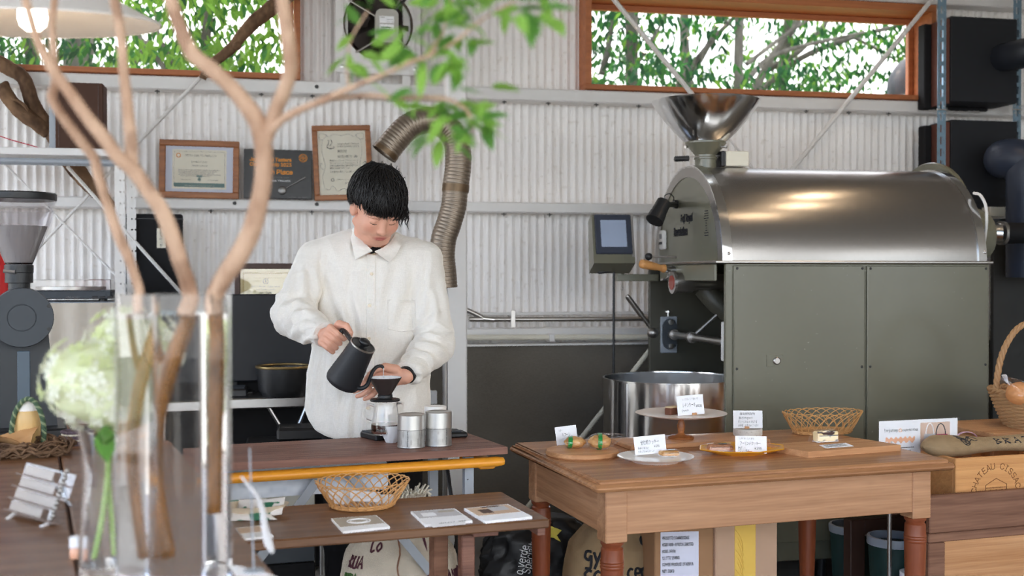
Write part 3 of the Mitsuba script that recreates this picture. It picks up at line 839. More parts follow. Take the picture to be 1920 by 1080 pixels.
# cooling bin
bq = PY(1260, 707, 4.63)
BR_, BZ = .297, bq[2]
bn = thing('cooling_bin', 'polished round steel cooling bin in front of the roaster', 'cooling bin')
wall_ = [(0, BZ - .40), (BR_ - .004, BZ - .40), (BR_, BZ - .396), (BR_, BZ - .006), (BR_ + .003, BZ - .005), (BR_ + .003, BZ), (BR_ - .004, BZ), (BR_ - .005, BZ - .006), (BR_ - .005, BZ - .2), (0, BZ - .2)]
add(bn + '__drum', lathe(wall_, 96, (bq[0], bq[1], 0)), 'chrome', 40)
a = math.radians(212)
add(bn + '__seam_strip', rod(bq + [math.cos(a) * BR_, math.sin(a) * BR_, -.01], bq + [math.cos(a) * BR_, math.sin(a) * BR_, -.40], .007, 8), 'steel')
add(bn + '__pedestal', lathe([(0, 0), (.2, 0), (.2, .04), (.09, .06), (.09, BZ - .40), (0, BZ - .40)], 32, (bq[0], bq[1], 0)), 'olive_paint', 40)
add(bn + '__stirrer', cat([rod(bq + [0, 0, -.2], bq + [0, 0, -.06], .02, 12), rod(bq + [-.24, -.05, -.15], bq + [.24, .05, -.15], .01, 8)]), 'steel', 40)
# stick leaning behind the bin
k0, k1 = PY(1231, 640, 5.34), PY(1070, 847, 5.34)
k2 = k0 + (k1 - k0) * ((k0[2] - .0) / (k0[2] - k1[2]))
single('broom_stick', 'pale wooden stick leaning on the roaster behind the cooling bin', 'stick', tube([k0, k2], .012, 10), 'ivory_paper', 40)
# ---------------------------------------------------------------- tables
def panel_frame(origin, ang):
    return frame(origin, ang)


# honey-coloured kitchen table with turned legs
TZ = .72
tFL, tFR, tBL = PH(1117, 904, TZ), PH(1794, 862, TZ), PH(955, 829, TZ)
tx = tFR - tFL
TLEN = np.linalg.norm(tx)
TANG = math.degrees(math.atan2(tx[1], tx[0]))
tx /= TLEN
ty = np.array([-tx[1], tx[0], 0])
TDEP = float((tBL - tFL) @ ty)
TF = frame([tFL[0], tFL[1], 0], TANG)          # local: x along the front edge, y to the wall
t = thing('kitchen_table', 'honey brown wooden table with turned legs carrying the cakes', 'table')
e = .0
TOPT = .016
ov = [(0, 0), (.010, .001), (.017, .006), (.019, .012), (.017, .018), (.012, .021)]
add(t + '__table_top', cat([pbox(.016, TLEN - .016, .016, TDEP - .016, TZ - TOPT, TZ, .005), pbox(0, TLEN, 0, TDEP, TZ - .034, TZ - .011, .009)]), 'honey_top', 40, TF)
ai = .055
azt, azb = TZ - .034, TZ - .175
add(t + '__apron', pbox(ai + .06, TLEN - ai - .06, ai + .006, ai + .028, azb, azt, .002), 'honey_wood', False, TF)
add(t + '__apron', pbox(ai + .06, TLEN - ai - .06, TDEP - ai - .028, TDEP - ai - .006, azb, azt, .002), 'honey_wood', False, TF)
add(t + '__apron', pbox(ai + .006, ai + .028, ai + .06, TDEP - ai - .06, azb, azt, .002), 'honey_side', False, TF)
add(t + '__apron', pbox(TLEN - ai - .028, TLEN - ai - .006, ai + .06, TDEP - ai - .06, azb, azt, .002), 'honey_wood', False, TF)
LG = .07
lp = [(0, 0), (.019, 0), (.022, .02), (.024, .06), (.032, .30), (.0345, .42), (.0345, azb - .105), (.036, azb - .103), (.0365, azb - .100), (.0345, azb - .097), (.0345, azb - .094), (.0365, azb - .091), (.0345, azb - .088), (.0345, azb - .085), (.0365, azb - .082),
      (.0345, azb - .079), (.0335, azb - .045), (.029, azb - .040), (.030, azb - .036), (.035, azb - .03), (.0355, azb - .024), (.030, azb - .02), (0, azb - .02)]
for i, (lx, ly) in enumerate(((ai, ai), (TLEN - ai - LG, ai), (ai, TDEP - ai - LG), (TLEN - ai - LG, TDEP - ai - LG))):
    k = add(t + '__leg', lathe(lp, 28, (lx + LG / 2, ly + LG / 2, 0)), 'red_wood', 35, TF)
    add(k + '__block', pbox(lx, lx + LG, ly, ly + LG, azb - .022, azt, .003), 'honey_wood', False, TF)

# counter: walnut board on a folding table with an orange wooden rail
CZ = .78
cFR, cBR = PH(952, 838, CZ), PH(868, 810, CZ)
cFL = PH(440, 868, CZ)
cx = cFR - cFL
CANG = math.degrees(math.atan2(cx[1], cx[0]))
CF = frame([cFR[0], cFR[1], 0], CANG)           # local: x runs left as negative, y to the wall
cxu = cx / np.linalg.norm(cx)
cyu = np.array([-cxu[1], cxu[0], 0])
CDEP = float((cBR - cFR) @ cyu)
skew = float((cBR - cFR) @ cxu)
t = thing('counter_table', 'walnut topped folding counter with an orange rail, in front of the barista', 'counter table')
top = plate([(-.97, 0), (0.0, 0), (skew * .8 - .0, CDEP), (-.97, CDEP)], .022, CZ - .022)
add(t + '__counter_top', top, 'walnut_wood', False, CF)
add(t + '__front_rail', tube([[-.95, .02, CZ - .047], [-.03, .02, CZ - .047], [-.008, .02, CZ - .047], [-.004, .02, CZ - .047]], [.0165, .0165, .013, .004], 16, squash=(1.25, .95)), 'bamboo', 40, CF)
add(t + '__rear_rail', tube([[-.95, CDEP - .03, CZ - .047], [-.14, CDEP - .03, CZ - .047]], .0155, 12), 'bamboo', 40, CF)
add(t + '__end_block', pbox(-.075, -.022, .05, .26, CZ - .075, CZ - .045, .004), 'bamboo', False, CF)
add(t + '__under_board', pbox(-.93, -.10, .06, CDEP - .05, CZ - .032, CZ - .023, .001), 'dark_wood', False, CF)


def angle_bar(a, b, w, dirs, th=.003):
    a, b = np.array(a, float), np.array(b, float)
    ax = (b - a) / np.linalg.norm(b - a)
    u = np.array(dirs, float); u -= ax * (u @ ax); u /= np.linalg.norm(u)
    v = np.cross(ax, u)
    L_ = np.linalg.norm(b - a)
    M = axes((a + b) / 2, u, v, ax)
    return cat([xf(cbox(w, th, L_, .0008, (w / 2, th / 2, 0)), M), xf(cbox(th, w * .8, L_, .0008, (th / 2, w * .4, 0)), M)])


for xx, yy in ((-.125, .05), (-.16, CDEP - .05), (-.88, .05), (-.88, CDEP - .05)):
    k = add(t + '__leg', angle_bar([xx, yy, .0], [xx, yy, CZ - .033], .030, (1, 0, 0)), 'grey_paint', False, CF)
    if yy < .1: add(k + '__bolt', lathe([(0, 0), (.008, 0), (.008, .003), (0, .004)], 12), 'steel', 30, CF @ axes([xx + .015, yy - .0, CZ - .06], [1, 0, 0], [0, 0, 1], [0, -1, 0]))
for xx in (-.115, -.865):
    add(t + '__cross_brace', cat([tube([[xx, .055, CZ - .10], [xx, CDEP - .06, .16]], .007, 8), tube([[xx + .012, CDEP - .06, CZ - .10], [xx + .012, .055, .16]], .007, 8)]), 'black_plastic', 40, CF)
add(t + '__fold_stay', cat([xf(cbox(.028, .004, .42, .001), frame([-.36, .07, CZ - .225], 0, 0, -38))]), 'grey_paint', False, CF)
add(t + '__fold_stay', cat([xf(cbox(.028, .004, .42, .001), frame([-.70, .07, CZ - .225], 0, 0, 38))]), 'grey_paint', False, CF)

# low bench table in front of the counter
BZ_ = .68
bFR, bBR, bFL = PH(1031, 973, BZ_), PH(948, 921, BZ_), PH(600, 1006, BZ_)
bx = bFR - bFL
BANG = math.degrees(math.atan2(bx[1], bx[0]))
BF = frame([bFR[0], bFR[1], 0], BANG)
bxu = bx / np.linalg.norm(bx)
byu = np.array([-bxu[1], bxu[0], 0])
BDEP = float((bBR - bFR) @ byu)
t = thing('display_bench', 'long brown wooden bench with postcards and a basket', 'bench')
add(t + '__bench_top', pbox(-1.12, 0, 0, BDEP, BZ_ - .024, BZ_, .004), 'bench_wood', False, BF)
add(t + '__cleat', pbox(-.195, -.125, .05, BDEP - .03, BZ_ - .045, BZ_ - .024, .002), 'walnut_wood', False, BF)
add(t + '__cleat', pbox(-.03, -.008, .012, BDEP - .012, BZ_ - .045, BZ_ - .024, .002), 'walnut_wood', False, BF)
add(t + '__cleat', pbox(-1.02, -.95, .05, BDEP - .03, BZ_ - .045, BZ_ - .024, .002), 'walnut_wood', False, BF)
for x0 in (-.215, -.99):
    add(t + '__leg', pbox(x0, x0 + .036, .085, .125, 0, BZ_ - .045, .003), 'walnut_wood', False, BF)
    add(t + '__leg', pbox(x0 - .045, x0 - .006, BDEP - .20, BDEP - .14, 0, BZ_ - .024, .003), 'plank_wood', False, BF)
    add(t + '__foot_rail', pbox(x0 - .01, x0 + .04, .05, BDEP - .04, .08, .13, .003), 'walnut_wood', False, BF)

# two tables in the foreground, set side by side
FZ = .86
fa, fb = PH(440, 985, FZ), PH(520, 1080, FZ)
sa, sb = PH(108, 835, FZ), PH(137, 1020, FZ)
fd = (fb - fa) + (sb - sa); fd /= np.linalg.norm(fd)
fn_ = np.array([-fd[1], fd[0], 0])               # to the right as seen from the camera
wA = float((fa - sa) @ fn_)
FANG = math.degrees(math.atan2(fn_[1], fn_[0]))
far = PH(150, 832, FZ)
s_far = float((far - sa) @ fd)
org = sa + fd * s_far
FM = axes([org[0], org[1], 0], fn_, -fd, UZ)     # local: x to the right, y away from the camera (0 at the far end)
t = thing('front_table', 'brown wooden table in the foreground under the glass vases', 'table')
add(t + '__table_top', pbox(.0035, wA, -2.3, -.075, FZ - .03, FZ, .003), 'bench_wood', False, FM)
add(t + '__end_board', pbox(.0035, wA, -.072, 0, FZ - .03, FZ + .001, .003), 'plank_wood', False, FM)
for lx in (.03, wA - .08):
    for ly in (-.95, -2.2):
        add(t + '__leg', pbox(lx, lx + .05, ly, ly + .05, 0, FZ - .03, .003), 'bench_wood', False, FM)
t = thing('front_table', 'brown wooden table at the left edge of the foreground with the card rack', 'table')
add(t + '__table_top', pbox(-.9, -.0035, -2.3, -.03, FZ - .03, FZ, .003), 'bench_wood', False, FM)
for lx in (-.87, -.08):
    for ly in (-.95, -2.2):
        add(t + '__leg', pbox(lx, lx + .05, ly, ly + .05, 0, FZ - .03, .003), 'bench_wood', False, FM)

# plank cabinet at the right edge with a wine crate standing in it
KZ = .57
kq = PH(1771, 928, KZ)
KF = frame([kq[0], kq[1], 0], TANG)
t = thing('plank_cabinet', 'low cabinet of brown planks at the right edge beside the table', 'cabinet')
zz = lambda py: float((lambda d: EYE + d[2] * float((kq - O) @ FW))(ray(1771, py)))
z1_, z2_ = zz(999), zz(1017)
add(t + '__plank', pbox(-.06, 1.0, 0, .022, z1_, KZ, .003), 'plank_wood', False, KF)
add(t + '__plank', pbox(-.06, 1.0, .004, .024, z2_, z1_ - .002, .003), 'plank_wood', False, KF)
add(t + '__stile', pbox(-.06, .008, .004, .026, .02, z2_ - .002, .003), 'plank_wood', False, KF)
add(t + '__front_panel', pbox(.008, 1.0, .010, .022, .02, z2_ - .001, .001), 'pale_wood', False, KF)
add(t + '__rear_post', pbox(.25, .30, .58, .62, .02, KZ - .02, .003), 'plank_wood', False, KF)
add(t + '__shelf', pbox(.02, 1.0, .024, .62, KZ - .09, KZ - .07, .002), 'plank_wood', False, KF)
add(t + '__back_board', pbox(.25, 1.0, .62, .64, .02, KZ - .02, .003), 'plank_wood', False, KF)
# ---------------------------------------------------------------- signed distance shapes and their meshes
def sd_cone(p, a, b, ra, rb):
    """capsule whose radius runs from ra at a to rb at b"""
    a, b = np.asarray(a, float), np.asarray(b, float)
    d = b - a
    t = np.clip(((p - a) @ d) / (d @ d), 0, 1)
    return np.linalg.norm(p - a - t[:, None] * d, axis=1) - (ra + (rb - ra) * t)


def sd_ell(p, c, R, r):
    q = ((p - c) @ np.asarray(R).T)
    r = np.asarray(r, float)
    k0 = np.linalg.norm(q / r, axis=1)
    k1 = np.linalg.norm(q / r ** 2, axis=1)
    return k0 * (k0 - 1) / np.maximum(k1, 1e-9)


def smin(a, b, k):
    h = np.clip(0.5 + 0.5 * (b - a) / k, 0, 1)
    return b + (a - b) * h - k * h * (1 - h)


def smax(a, b, k):
    return -smin(-a, -b, k)


def surface(fn, lo, hi, h, smooth=2):
    """surface nets mesh of fn = 0 (inside negative)"""
    lo, hi = np.asarray(lo, float), np.asarray(hi, float)
    n = np.ceil((hi - lo) / h).astype(int) + 1
    ax = [lo[k] + h * np.arange(n[k]) for k in range(3)]
    G = np.stack(np.meshgrid(*ax, indexing='ij'), -1).reshape(-1, 3)
    f = np.empty(len(G), np.float64)
    for s in range(0, len(G), 400000):
        f[s:s + 400000] = fn(G[s:s + 400000])
    f = f.reshape(n)
    inside = f < 0
    c = np.zeros(n - 1, int)
    for i, j, k in np.ndindex(2, 2, 2):
        c += inside[i:n[0] - 1 + i, j:n[1] - 1 + j, k:n[2] - 1 + k]
    cells = np.argwhere((c > 0) & (c < 8))
    idx = -np.ones(n - 1, int)
    idx[tuple(cells.T)] = np.arange(len(cells))
    acc, cnt = np.zeros((len(cells), 3)), np.zeros(len(cells))
    cor = [np.array(o) for o in np.ndindex(2, 2, 2)]
    for a in cor:
        for b in cor:
            if (b - a).sum() == 1 and (b - a).min() >= 0:
                fa, fb = f[tuple((cells + a).T)], f[tuple((cells + b).T)]
                m = (fa < 0) != (fb < 0)
                t = np.where(m, fa / np.where(m, fa - fb, 1), 0)
                acc += np.where(m[:, None], a + t[:, None] * (b - a), 0)
                cnt += m
    V = lo + h * (cells + acc / cnt[:, None])
    F_ = []
    for k in range(3):
        u, w = (k + 1) % 3, (k + 2) % 3
        sl0, sl1 = [slice(None)] * 3, [slice(None)] * 3
        sl0[k], sl1[k] = slice(0, n[k] - 1), slice(1, n[k])
        e = np.argwhere(inside[tuple(sl0)] != inside[tuple(sl1)])
        e = e[(e[:, u] > 0) & (e[:, w] > 0) & (e[:, u] < n[u] - 1) & (e[:, w] < n[w] - 1)]
        du, dw = np.zeros(3, int), np.zeros(3, int)
        du[u], dw[w] = 1, 1
        q = np.stack([idx[tuple((e - du - dw).T)], idx[tuple((e - dw).T)], idx[tuple(e.T)], idx[tuple((e - du).T)]], 1)
        flip = ~inside[tuple(e.T)]
        q[flip] = q[flip][:, ::-1]
        F_.append(q[:, [0, 1, 2]]); F_.append(q[:, [0, 2, 3]])
    Fc = np.vstack(F_)
    if smooth:
        E = np.vstack([Fc[:, [0, 1]], Fc[:, [1, 2]], Fc[:, [2, 0]]])
        for _ in range(smooth):
            A, N = np.zeros_like(V), np.zeros(len(V))
            np.add.at(A, E[:, 0], V[E[:, 1]]); np.add.at(N, E[:, 0], 1)
            V = V + .5 * (A / np.maximum(N, 1)[:, None] - V)
        e = h * .25
        g = np.stack([fn(V + np.eye(3)[k] * e) - fn(V - np.eye(3)[k] * e) for k in range(3)], 1) / (2 * e)
        d = fn(V)
        V = V - g * np.clip(d / np.maximum((g * g).sum(1), .25), -h, h)[:, None] * .9
    return V, Fc


# ---------------------------------------------------------------- the barista
FH = np.array([math.sin(YAW), math.cos(YAW), 0.0])           # level, away from the viewer
yaw_, pit_ = math.radians(27), math.radians(37)
fh = -FH * math.cos(yaw_) + RT * math.sin(yaw_)
HF = fh * math.cos(pit_) - UZ * math.sin(pit_)                # where the face looks
HU = UZ * math.cos(pit_) + fh * math.sin(pit_)
HR = np.cross(HU, HF); HR = HR if HR @ RT > 0 else -HR         # towards the viewer's right
HC = P(706, 390, 3.86)
HB = np.array([HR, HF, HU])                                    # head axes: x right, y forward, z up


def hp(x, y, z): return HC + HR * x + HF * y + HU * z


def head_sdf(p):
    d = sd_ell(p, hp(0, -.012, .03), HB, (.074, .094, .086))
    d = smin(d, sd_ell(p, hp(0, .036, -.035), HB, (.060, .056, .078)), .03)
    for s in (-1, 1):
        d = smin(d, sd_ell(p, hp(s * .040, .060, -.030), HB, (.026, .024, .026)), .022)   # cheeks
        d = smin(d, sd_cone(p, hp(s * .060, .0, -.055), hp(s * .030, .062, -.092), .016, .016), .02)  # jaw
        d = smin(d, sd_ell(p, hp(s * .030, .076, .019), HB, (.026, .016, .008)), .012)     # brow
        d = smax(d, -sd_ell(p, hp(s * .032, .098, .000), HB, (.017, .010, .010)), .012)    # eye socket
        d = smin(d, sd_ell(p, hp(s * .031, .077, -.001), HB, (.0155, .0125, .0115)), .004) # closed lid
    d = smin(d, sd_cone(p, hp(0, .084, .012), hp(0, .101, -.032), .007, .010), .010)         # nose
    d = smin(d, sd_ell(p, hp(0, .099, -.034), HB, (.011, .012, .009)), .006)
    for s in (-1, 1):
        d = smin(d, sd_ell(p, hp(s * .011, .092, -.036), HB, (.008, .010, .007)), .005)
        d = smax(d, -sd_ell(p, hp(s * .0055, .098, -.0435), HB, (.0042, .006, .0036)), .002)
    d = smin(d, sd_ell(p, hp(0, .080, -.060), HB, (.030, .014, .018)), .014)                 # muzzle
    d = smin(d, sd_ell(p, hp(0, .091, -.0585), HB, (.021, .006, .0045)), .004)               # upper lip
    d = smin(d, sd_ell(p, hp(0, .090, -.0675), HB, (.018, .0065, .0052)), .004)              # lower lip
    d = smax(d, -sd_ell(p, hp(0, .0985, -.0627), HB, (.026, .009, .0019)), .002)             # parting of the lips
    d = smin(d, sd_ell(p, hp(0, .070, -.097), HB, (.020, .017, .015)), .016)                 # chin
    for s in (-1, 1):                                                                        # ears
        c = hp(s * .077, -.012, -.014)
        e = sd_ell(p, c, np.array([HR * .9 + s * HF * .3, HF * .9 - s * HR * .3, HU]), (.009, .017, .026))
        e = smax(e, -sd_ell(p, c + HR * s * .010 + HF * .004, HB, (.006, .010, .018)), .006)
        d = smin(d, e, .008)
    nb = P(694, 478, 3.985)
    d = smin(d, sd_cone(p, hp(0, -.030, -.045), nb, .056, .062), .02)
    return d


SHR, SHL = P(592, 486, 3.98), P(795, 488, 3.98)
ELR, ELL = P(549, 588, 3.90), P(814, 642, 3.91)
WRR, WRL = P(613, 630, 3.70), P(762, 704, 3.735)
G0, G1 = P(644, 618, 3.655), P(611, 656, 3.645)                # the grip of the kettle
gd = (G1 - G0) / np.linalg.norm(G1 - G0)


def chain(p, pts, rs, k=.0):
    d = None
    for i in range(len(pts) - 1):
        e = sd_cone(p, pts[i], pts[i + 1], rs[i], rs[i + 1])
        d = e if d is None else np.minimum(d, e)
    return d


# right hand: fist round the grip, its back towards the viewer
vw = -FW
gx = np.cross(gd, vw); gx = gx if gx @ RT > 0 else -gx         # across the grip, towards the kettle
gx /= np.linalg.norm(gx)
gv = np.cross(gx, gd); gv = gv if gv @ vw > 0 else -gv         # towards the viewer
Fing_R = []
for i, (t_, L_) in enumerate(((.022, 1.0), (.041, 1.06), (.060, 1.0), (.077, .85))):
    c = G0 + gd * t_
    kn = c - gx * (.036 - .003 * i) * 1.0 + gv * .004
    pp = c - gx * .002 + gv * .0225
    dp = c + gx * .0215 + gv * .006
    tp = c + gx * .012 - gv * .016
    Fing_R.append(([kn, kn * .5 + pp * .5 + gv * .005 - gx * .003, pp, dp, tp], [.0105, .0100, .0095, .0085, .0075], kn))
thR = [WRR + gx * .012 - gv * .006 - gd * .012, G0 - gx * .022 - gv * .012 - gd * .004, G0 + gx * .000 + gv * .006 - gd * .015, G0 + gx * .024 + gv * .010 - gd * .006, G0 + gx * .031 + gv * .006 + gd * .006]


def hand_R(p):
    d = sd_cone(p, WRR - (WRR - ELR) * -.0 + (ELR - WRR) * .25, WRR, .029, .027)
    for pts, rs, kn in Fing_R:
        d = smin(d, sd_cone(p, WRR + gx * .006, kn, .021, .012), .012)
    for pts, rs, kn in Fing_R:
        d = smin(d, chain(p, pts, rs), .0035)
    d = smin(d, chain(p, thR, [.018, .015, .0115, .0105, .009]), .005)
    return d


# left hand: open behind the dripper, fingers pointing down to the left
hx_ = P(700, 715, 3.735) - P(740, 700, 3.735); hx_ /= np.linalg.norm(hx_)
KN_L = [P(706, 699, 3.722), P(703, 709, 3.716), P(704, 720, 3.718), P(709, 729, 3.726)]
FL_ = [[P(692, 710, 3.700), P(681, 719, 3.700), P(672, 724, 3.708)], [P(686, 722, 3.694), P(673, 730, 3.698), P(664, 734, 3.706)], [P(690, 733, 3.698), P(679, 740, 3.702), P(670, 743, 3.710)], [P(699, 740, 3.708), P(691, 745, 3.712), P(684, 748, 3.718)]]
thL = [P(742, 693, 3.722), P(722, 688, 3.702), P(704, 694, 3.692), P(694, 703, 3.690), P(687, 710, 3.692)]


def hand_L(p):
    d = sd_cone(p, WRL + (ELL - WRL) * .25, WRL, .029, .026)
    for k in KN_L:
        d = smin(d, sd_cone(p, WRL + hx_ * .01, k, .020, .0115), .012)
    for k, f in zip(KN_L, FL_):
        d = smin(d, chain(p, [k] + f, [.0105, .0095, .0085, .0072]), .003)
    d = smin(d, chain(p, thL, [.017, .014, .011, .0102, .0088]), .006)
    return d


def core_sdf(p):
    """trunk, arms and legs under the clothes"""
    d = sd_ell(p, P(700, 560, 4.0), np.array([RT, FH, UZ]), (.145, .085, .24))
    d = smin(d, sd_ell(p, P(700, 720, 4.02), np.array([RT, FH, UZ]), (.135, .085, .15)), .06)
    d = smin(d, sd_cone(p, P(694, 478, 3.985), P(697, 540, 4.0), .058, .09), .04)
    for s, e, w in ((SHR, ELR, WRR), (SHL, ELL, WRL)):
        d = smin(d, sd_cone(p, s, e, .046, .038), .03)
        d = smin(d, sd_cone(p, e, w, .036, .026), .01)
        d = smin(d, sd_cone(p, P(697, 520, 4.0), s, .06, .046), .04)
    for hx, kx in ((655, 650), (742, 748)):
        h = P(hx, 780, 4.03)
        kn = P(kx, 1000, 4.0)
        an = np.array([kn[0], kn[1] + .02, .09])
        d = smin(d, sd_cone(p, h, kn, .08, .052), .04)
        d = smin(d, sd_cone(p, kn, an, .05, .036), .02)
        d = smin(d, sd_cone(p, an + [0, 0, -.04], an - fh * 0 - FH * .15 + [0, 0, -.055], .036, .028), .02)
    return d


def bb(pts, m):
    pts = np.array(pts)
    return pts.min(0) - m, pts.max(0) + m


M3 = lambda m: m3.Manifold(m3.Mesh(np.asarray(m[0], np.float32), np.asarray(m[1], np.uint32)))


def solid(fn, lo, hi, h, smooth=2):
    """surface() as a Manifold; another step when a cell comes out ambiguous"""
    for k in range(6):
        m = M3(surface(fn, lo, hi, h * (1 + .017 * k), smooth))
        if m.status() == m3.Error.NoError and m.num_vert() > 0: return m
    return m


hm = solid(head_sdf, *bb([hp(-.1, 0, 0), hp(.1, 0, 0), hp(0, .115, -.05), hp(0, -.115, 0), hp(0, 0, .12), hp(0, .05, -.13), P(694, 492, 3.985)], .085), .0034, 2)
rm = solid(hand_R, *bb([WRR, WRR + (ELR - WRR) * .25, G0, G1, thR[2]] + [q for f in Fing_R for q in f[0]], .04), .0026, 2)
lm = solid(hand_L, *bb([WRL, WRL + (ELL - WRL) * .25] + thL + [q for f in FL_ for q in f], .04), .0026, 2)
cm = solid(core_sdf, *bb([P(510, 470, 4.0), P(850, 470, 4.0), P(700, 470, 3.7), P(700, 700, 4.15), [P(650, 800, 4.)[0], P(650, 800, 3.85)[1], 0.0]], .06), .012, 2)
body = cm + hm + rm + lm
bv, bf = arr(body)
SK = np.array(rgb(214, 160, 136))
col = np.tile(SK, (len(bv), 1))
q_ = (bv - HC) @ HB.T
wl = np.clip(1.6 - np.linalg.norm((q_ - [0, .094, -.063]) / [.021, .016, .0085], axis=1), 0, 1)[:, None]
col = col * (1 - .8 * wl) + np.array(rgb(170, 78, 76)) * .8 * wl
st_ = np.clip(1.3 - np.linalg.norm((q_ - [0, .088, -.052]) / [.034, .022, .010], axis=1), 0, 1) + np.clip(1.2 - np.linalg.norm((q_ - [0, .075, -.095]) / [.03, .03, .018], axis=1), 0, 1)
st_ = (np.clip(st_, 0, 1) * (.5 + .5 * meshkit.noise(q_ * 700)) * np.clip(1 - 2 * wl[:, 0], 0, 1))[:, None]
col = col * (1 - .35 * st_) + np.array(rgb(96, 74, 66)) * .35 * st_
for s in (-1, 1):
    bl = np.clip(1.1 - np.linalg.norm((q_ - [s * .040, .075, -.028]) / [.024, .03, .02], axis=1), 0, 1)[:, None]
    col = col * (1 - .35 * bl) + np.array(rgb(206, 110, 92)) * .35 * bl
mat('skin', {'type': 'mesh_attribute', 'name': 'vertex_color'}, .48, spec=.35)
man = thing('person', 'person in a white shirt pouring water from a black kettle behind the counter', 'person')
add(man + '__body', (bv, bf), 'skin', True, color=col)
# closed eyes, brows
lash = []
for s in (-1, 1):
    a = np.linspace(-1, 1, 9)
    lash.append(tube([hp(s * .031 + x * .0155, .0885 - .006 * x * x - (.002 if s * x > 0 else 0), -.0065 - .0035 * (1 - x * x)) for x in a], [.0003] + [.0008] * 7 + [.0003], 5))
for m_ in lash: add(man + '__eyelash', m_, 'black_matte')
br = []
rnd = random.Random(4)
for s in (-1, 1):
    for k in range(46):
        x = rnd.uniform(-.019, .019)
        z0 = .021 + .003 * (1 - (x / .019) ** 2) + rnd.uniform(-.002, .002)
        b0 = hp(s * .031 + x, .0905 - .010 * (x * s / .019 * .5 + .5) ** 2 - .002, z0)
        br.append(tube([b0, b0 + HR * s * .005 + HU * rnd.uniform(.0005, .002), b0 + HR * s * .010 + HU * .001 - HF * .0012], [.0006, .0005, .0001], 4))
for h_ in (br[:46], br[46:]): add(man + '__eyebrow', cat(h_), 'black_matte')


# hair: a cap over the skull and many curved locks
def cap_sdf(p):
    q = (p - HC) @ HB.T
    d = sd_ell(p, hp(0, -.018, .042), HB, (.089, .106, .093))
    face = np.maximum(-(q[:, 1] - .012), q[:, 2] - .060 + 0.0 * q[:, 0])      # front and below the hairline
    d = smax(d, -face, .008)
    nape = np.maximum(q[:, 2] + .062, q[:, 1] - 1)
    d = smax(d, -(q[:, 2] + .062), .01)
    d = smax(d, -np.maximum(np.abs(q[:, 1] + .008) - .024, q[:, 2] - .012), .006)   # round the ears
    d = smax(d, -smax(smax(q[:, 2] - .012, -(q[:, 1] + .03), .01), np.full(len(q), -1.0), .01), .006)
    return d


hl, hh_ = bb([hp(-.12, 0, 0), hp(.12, 0, 0), hp(0, .12, .1), hp(0, -.14, 0), hp(0, 0, .15), hp(0, -.1, -.09)], .02)
hairs = [surface(cap_sdf, hl, hh_, .005, 2)]
mat('hair', rgb(19, 17, 17), .5, spec=.32)
c0_, R_ = np.array([0, -.016, .040]), np.array([.091, .110, .101])
kc = np.array([.10, -.30, .95]); kc /= np.linalg.norm(kc)
e1 = np.array([0, 1, 0]) - kc * kc[1]; e1 /= np.linalg.norm(e1)
e2 = np.cross(e1, kc)
for k in range(2600):
    a0 = rnd.uniform(0, 2 * math.pi)
    fr = math.cos(a0)
    tend = 1.86 + (.20 * fr if fr > 0 else -.30 * fr) + rnd.uniform(-.20, .08)
    if fr > .3: tend += -.16 * math.exp(-((a0 + math.pi) % (2 * math.pi) - math.pi + .10) ** 2 / .015) + (.05 if math.sin(a0) > .2 else -.02)
    t1_ = tend * rnd.uniform(.35, 1.0) if rnd.random() < .6 else tend
    t0_ = max(.02, t1_ - rnd.uniform(.55, 1.0))
    dr_, wav, ph_ = rnd.uniform(-.34, .34) + .14, rnd.uniform(0, .09), rnd.uniform(0, 6)
    lift, tip = rnd.uniform(.0, .09) + .05 * max(0, kc @ np.array([0, .3, .95])) * rnd.random(), rnd.uniform(-.03, .10)
    pts = []
    for t in np.linspace(0, 1, 8):
        th = t0_ + (t1_ - t0_) * t
        az = a0 + dr_ * t + wav * math.sin(ph_ + 5 * t)
        d = math.cos(th) * kc + math.sin(th) * (math.cos(az) * e1 + math.sin(az) * e2)
        pts.append(c0_ + d * R_ * (1.0 + lift * math.sin(math.pi * t * .9) + tip * t ** 3 + .012 * math.sin(ph_ * 3 + 7 * t)))
    w0 = rnd.uniform(.0013, .0028)
    hairs.append(tube([hp(*q) for q in pts], [w0 * (.5 + .5 * math.sin(math.pi * (.1 + .6 * i / 7))) * (1 - (i / 7) ** 3 * .92) for i in range(8)], 5, squash=(1.5, .7)))
# the fringe hanging free of the forehead, parted left of the middle and bulkier to the right
for k in range(420):
    x = rnd.choice((rnd.uniform(-.058, -.004), rnd.uniform(.014, .074), rnd.uniform(.014, .074)))
    y0, z0 = .066 - abs(x) * .45, .098 - abs(x) * .15
    ln = .070 + (.018 if x > .02 else .0) + rnd.uniform(-.020, .014) + (.010 if abs(x + .008) < .014 else 0)
    sway = rnd.uniform(-.016, .016) + (.014 if x > .03 else .002)
    sp_ = spline([np.array([x * .9, y0, z0 + .012]), np.array([x, y0 + .024, z0 - ln * .28]), np.array([x * 1.03 + sway * .5, y0 + .036 - abs(x) * .08, z0 - ln * .66]), np.array([x * 1.04 + sway, y0 + .031 - abs(x) * .12, z0 - ln])], 4)
    w0 = rnd.uniform(.0011, .0023)
    hairs.append(tube([hp(*q) for q in sp_], [w0 * (1 - (i / (len(sp_) - 1)) ** 2.5 * .95) for i in range(len(sp_))], 5, squash=(1.4, .6)))
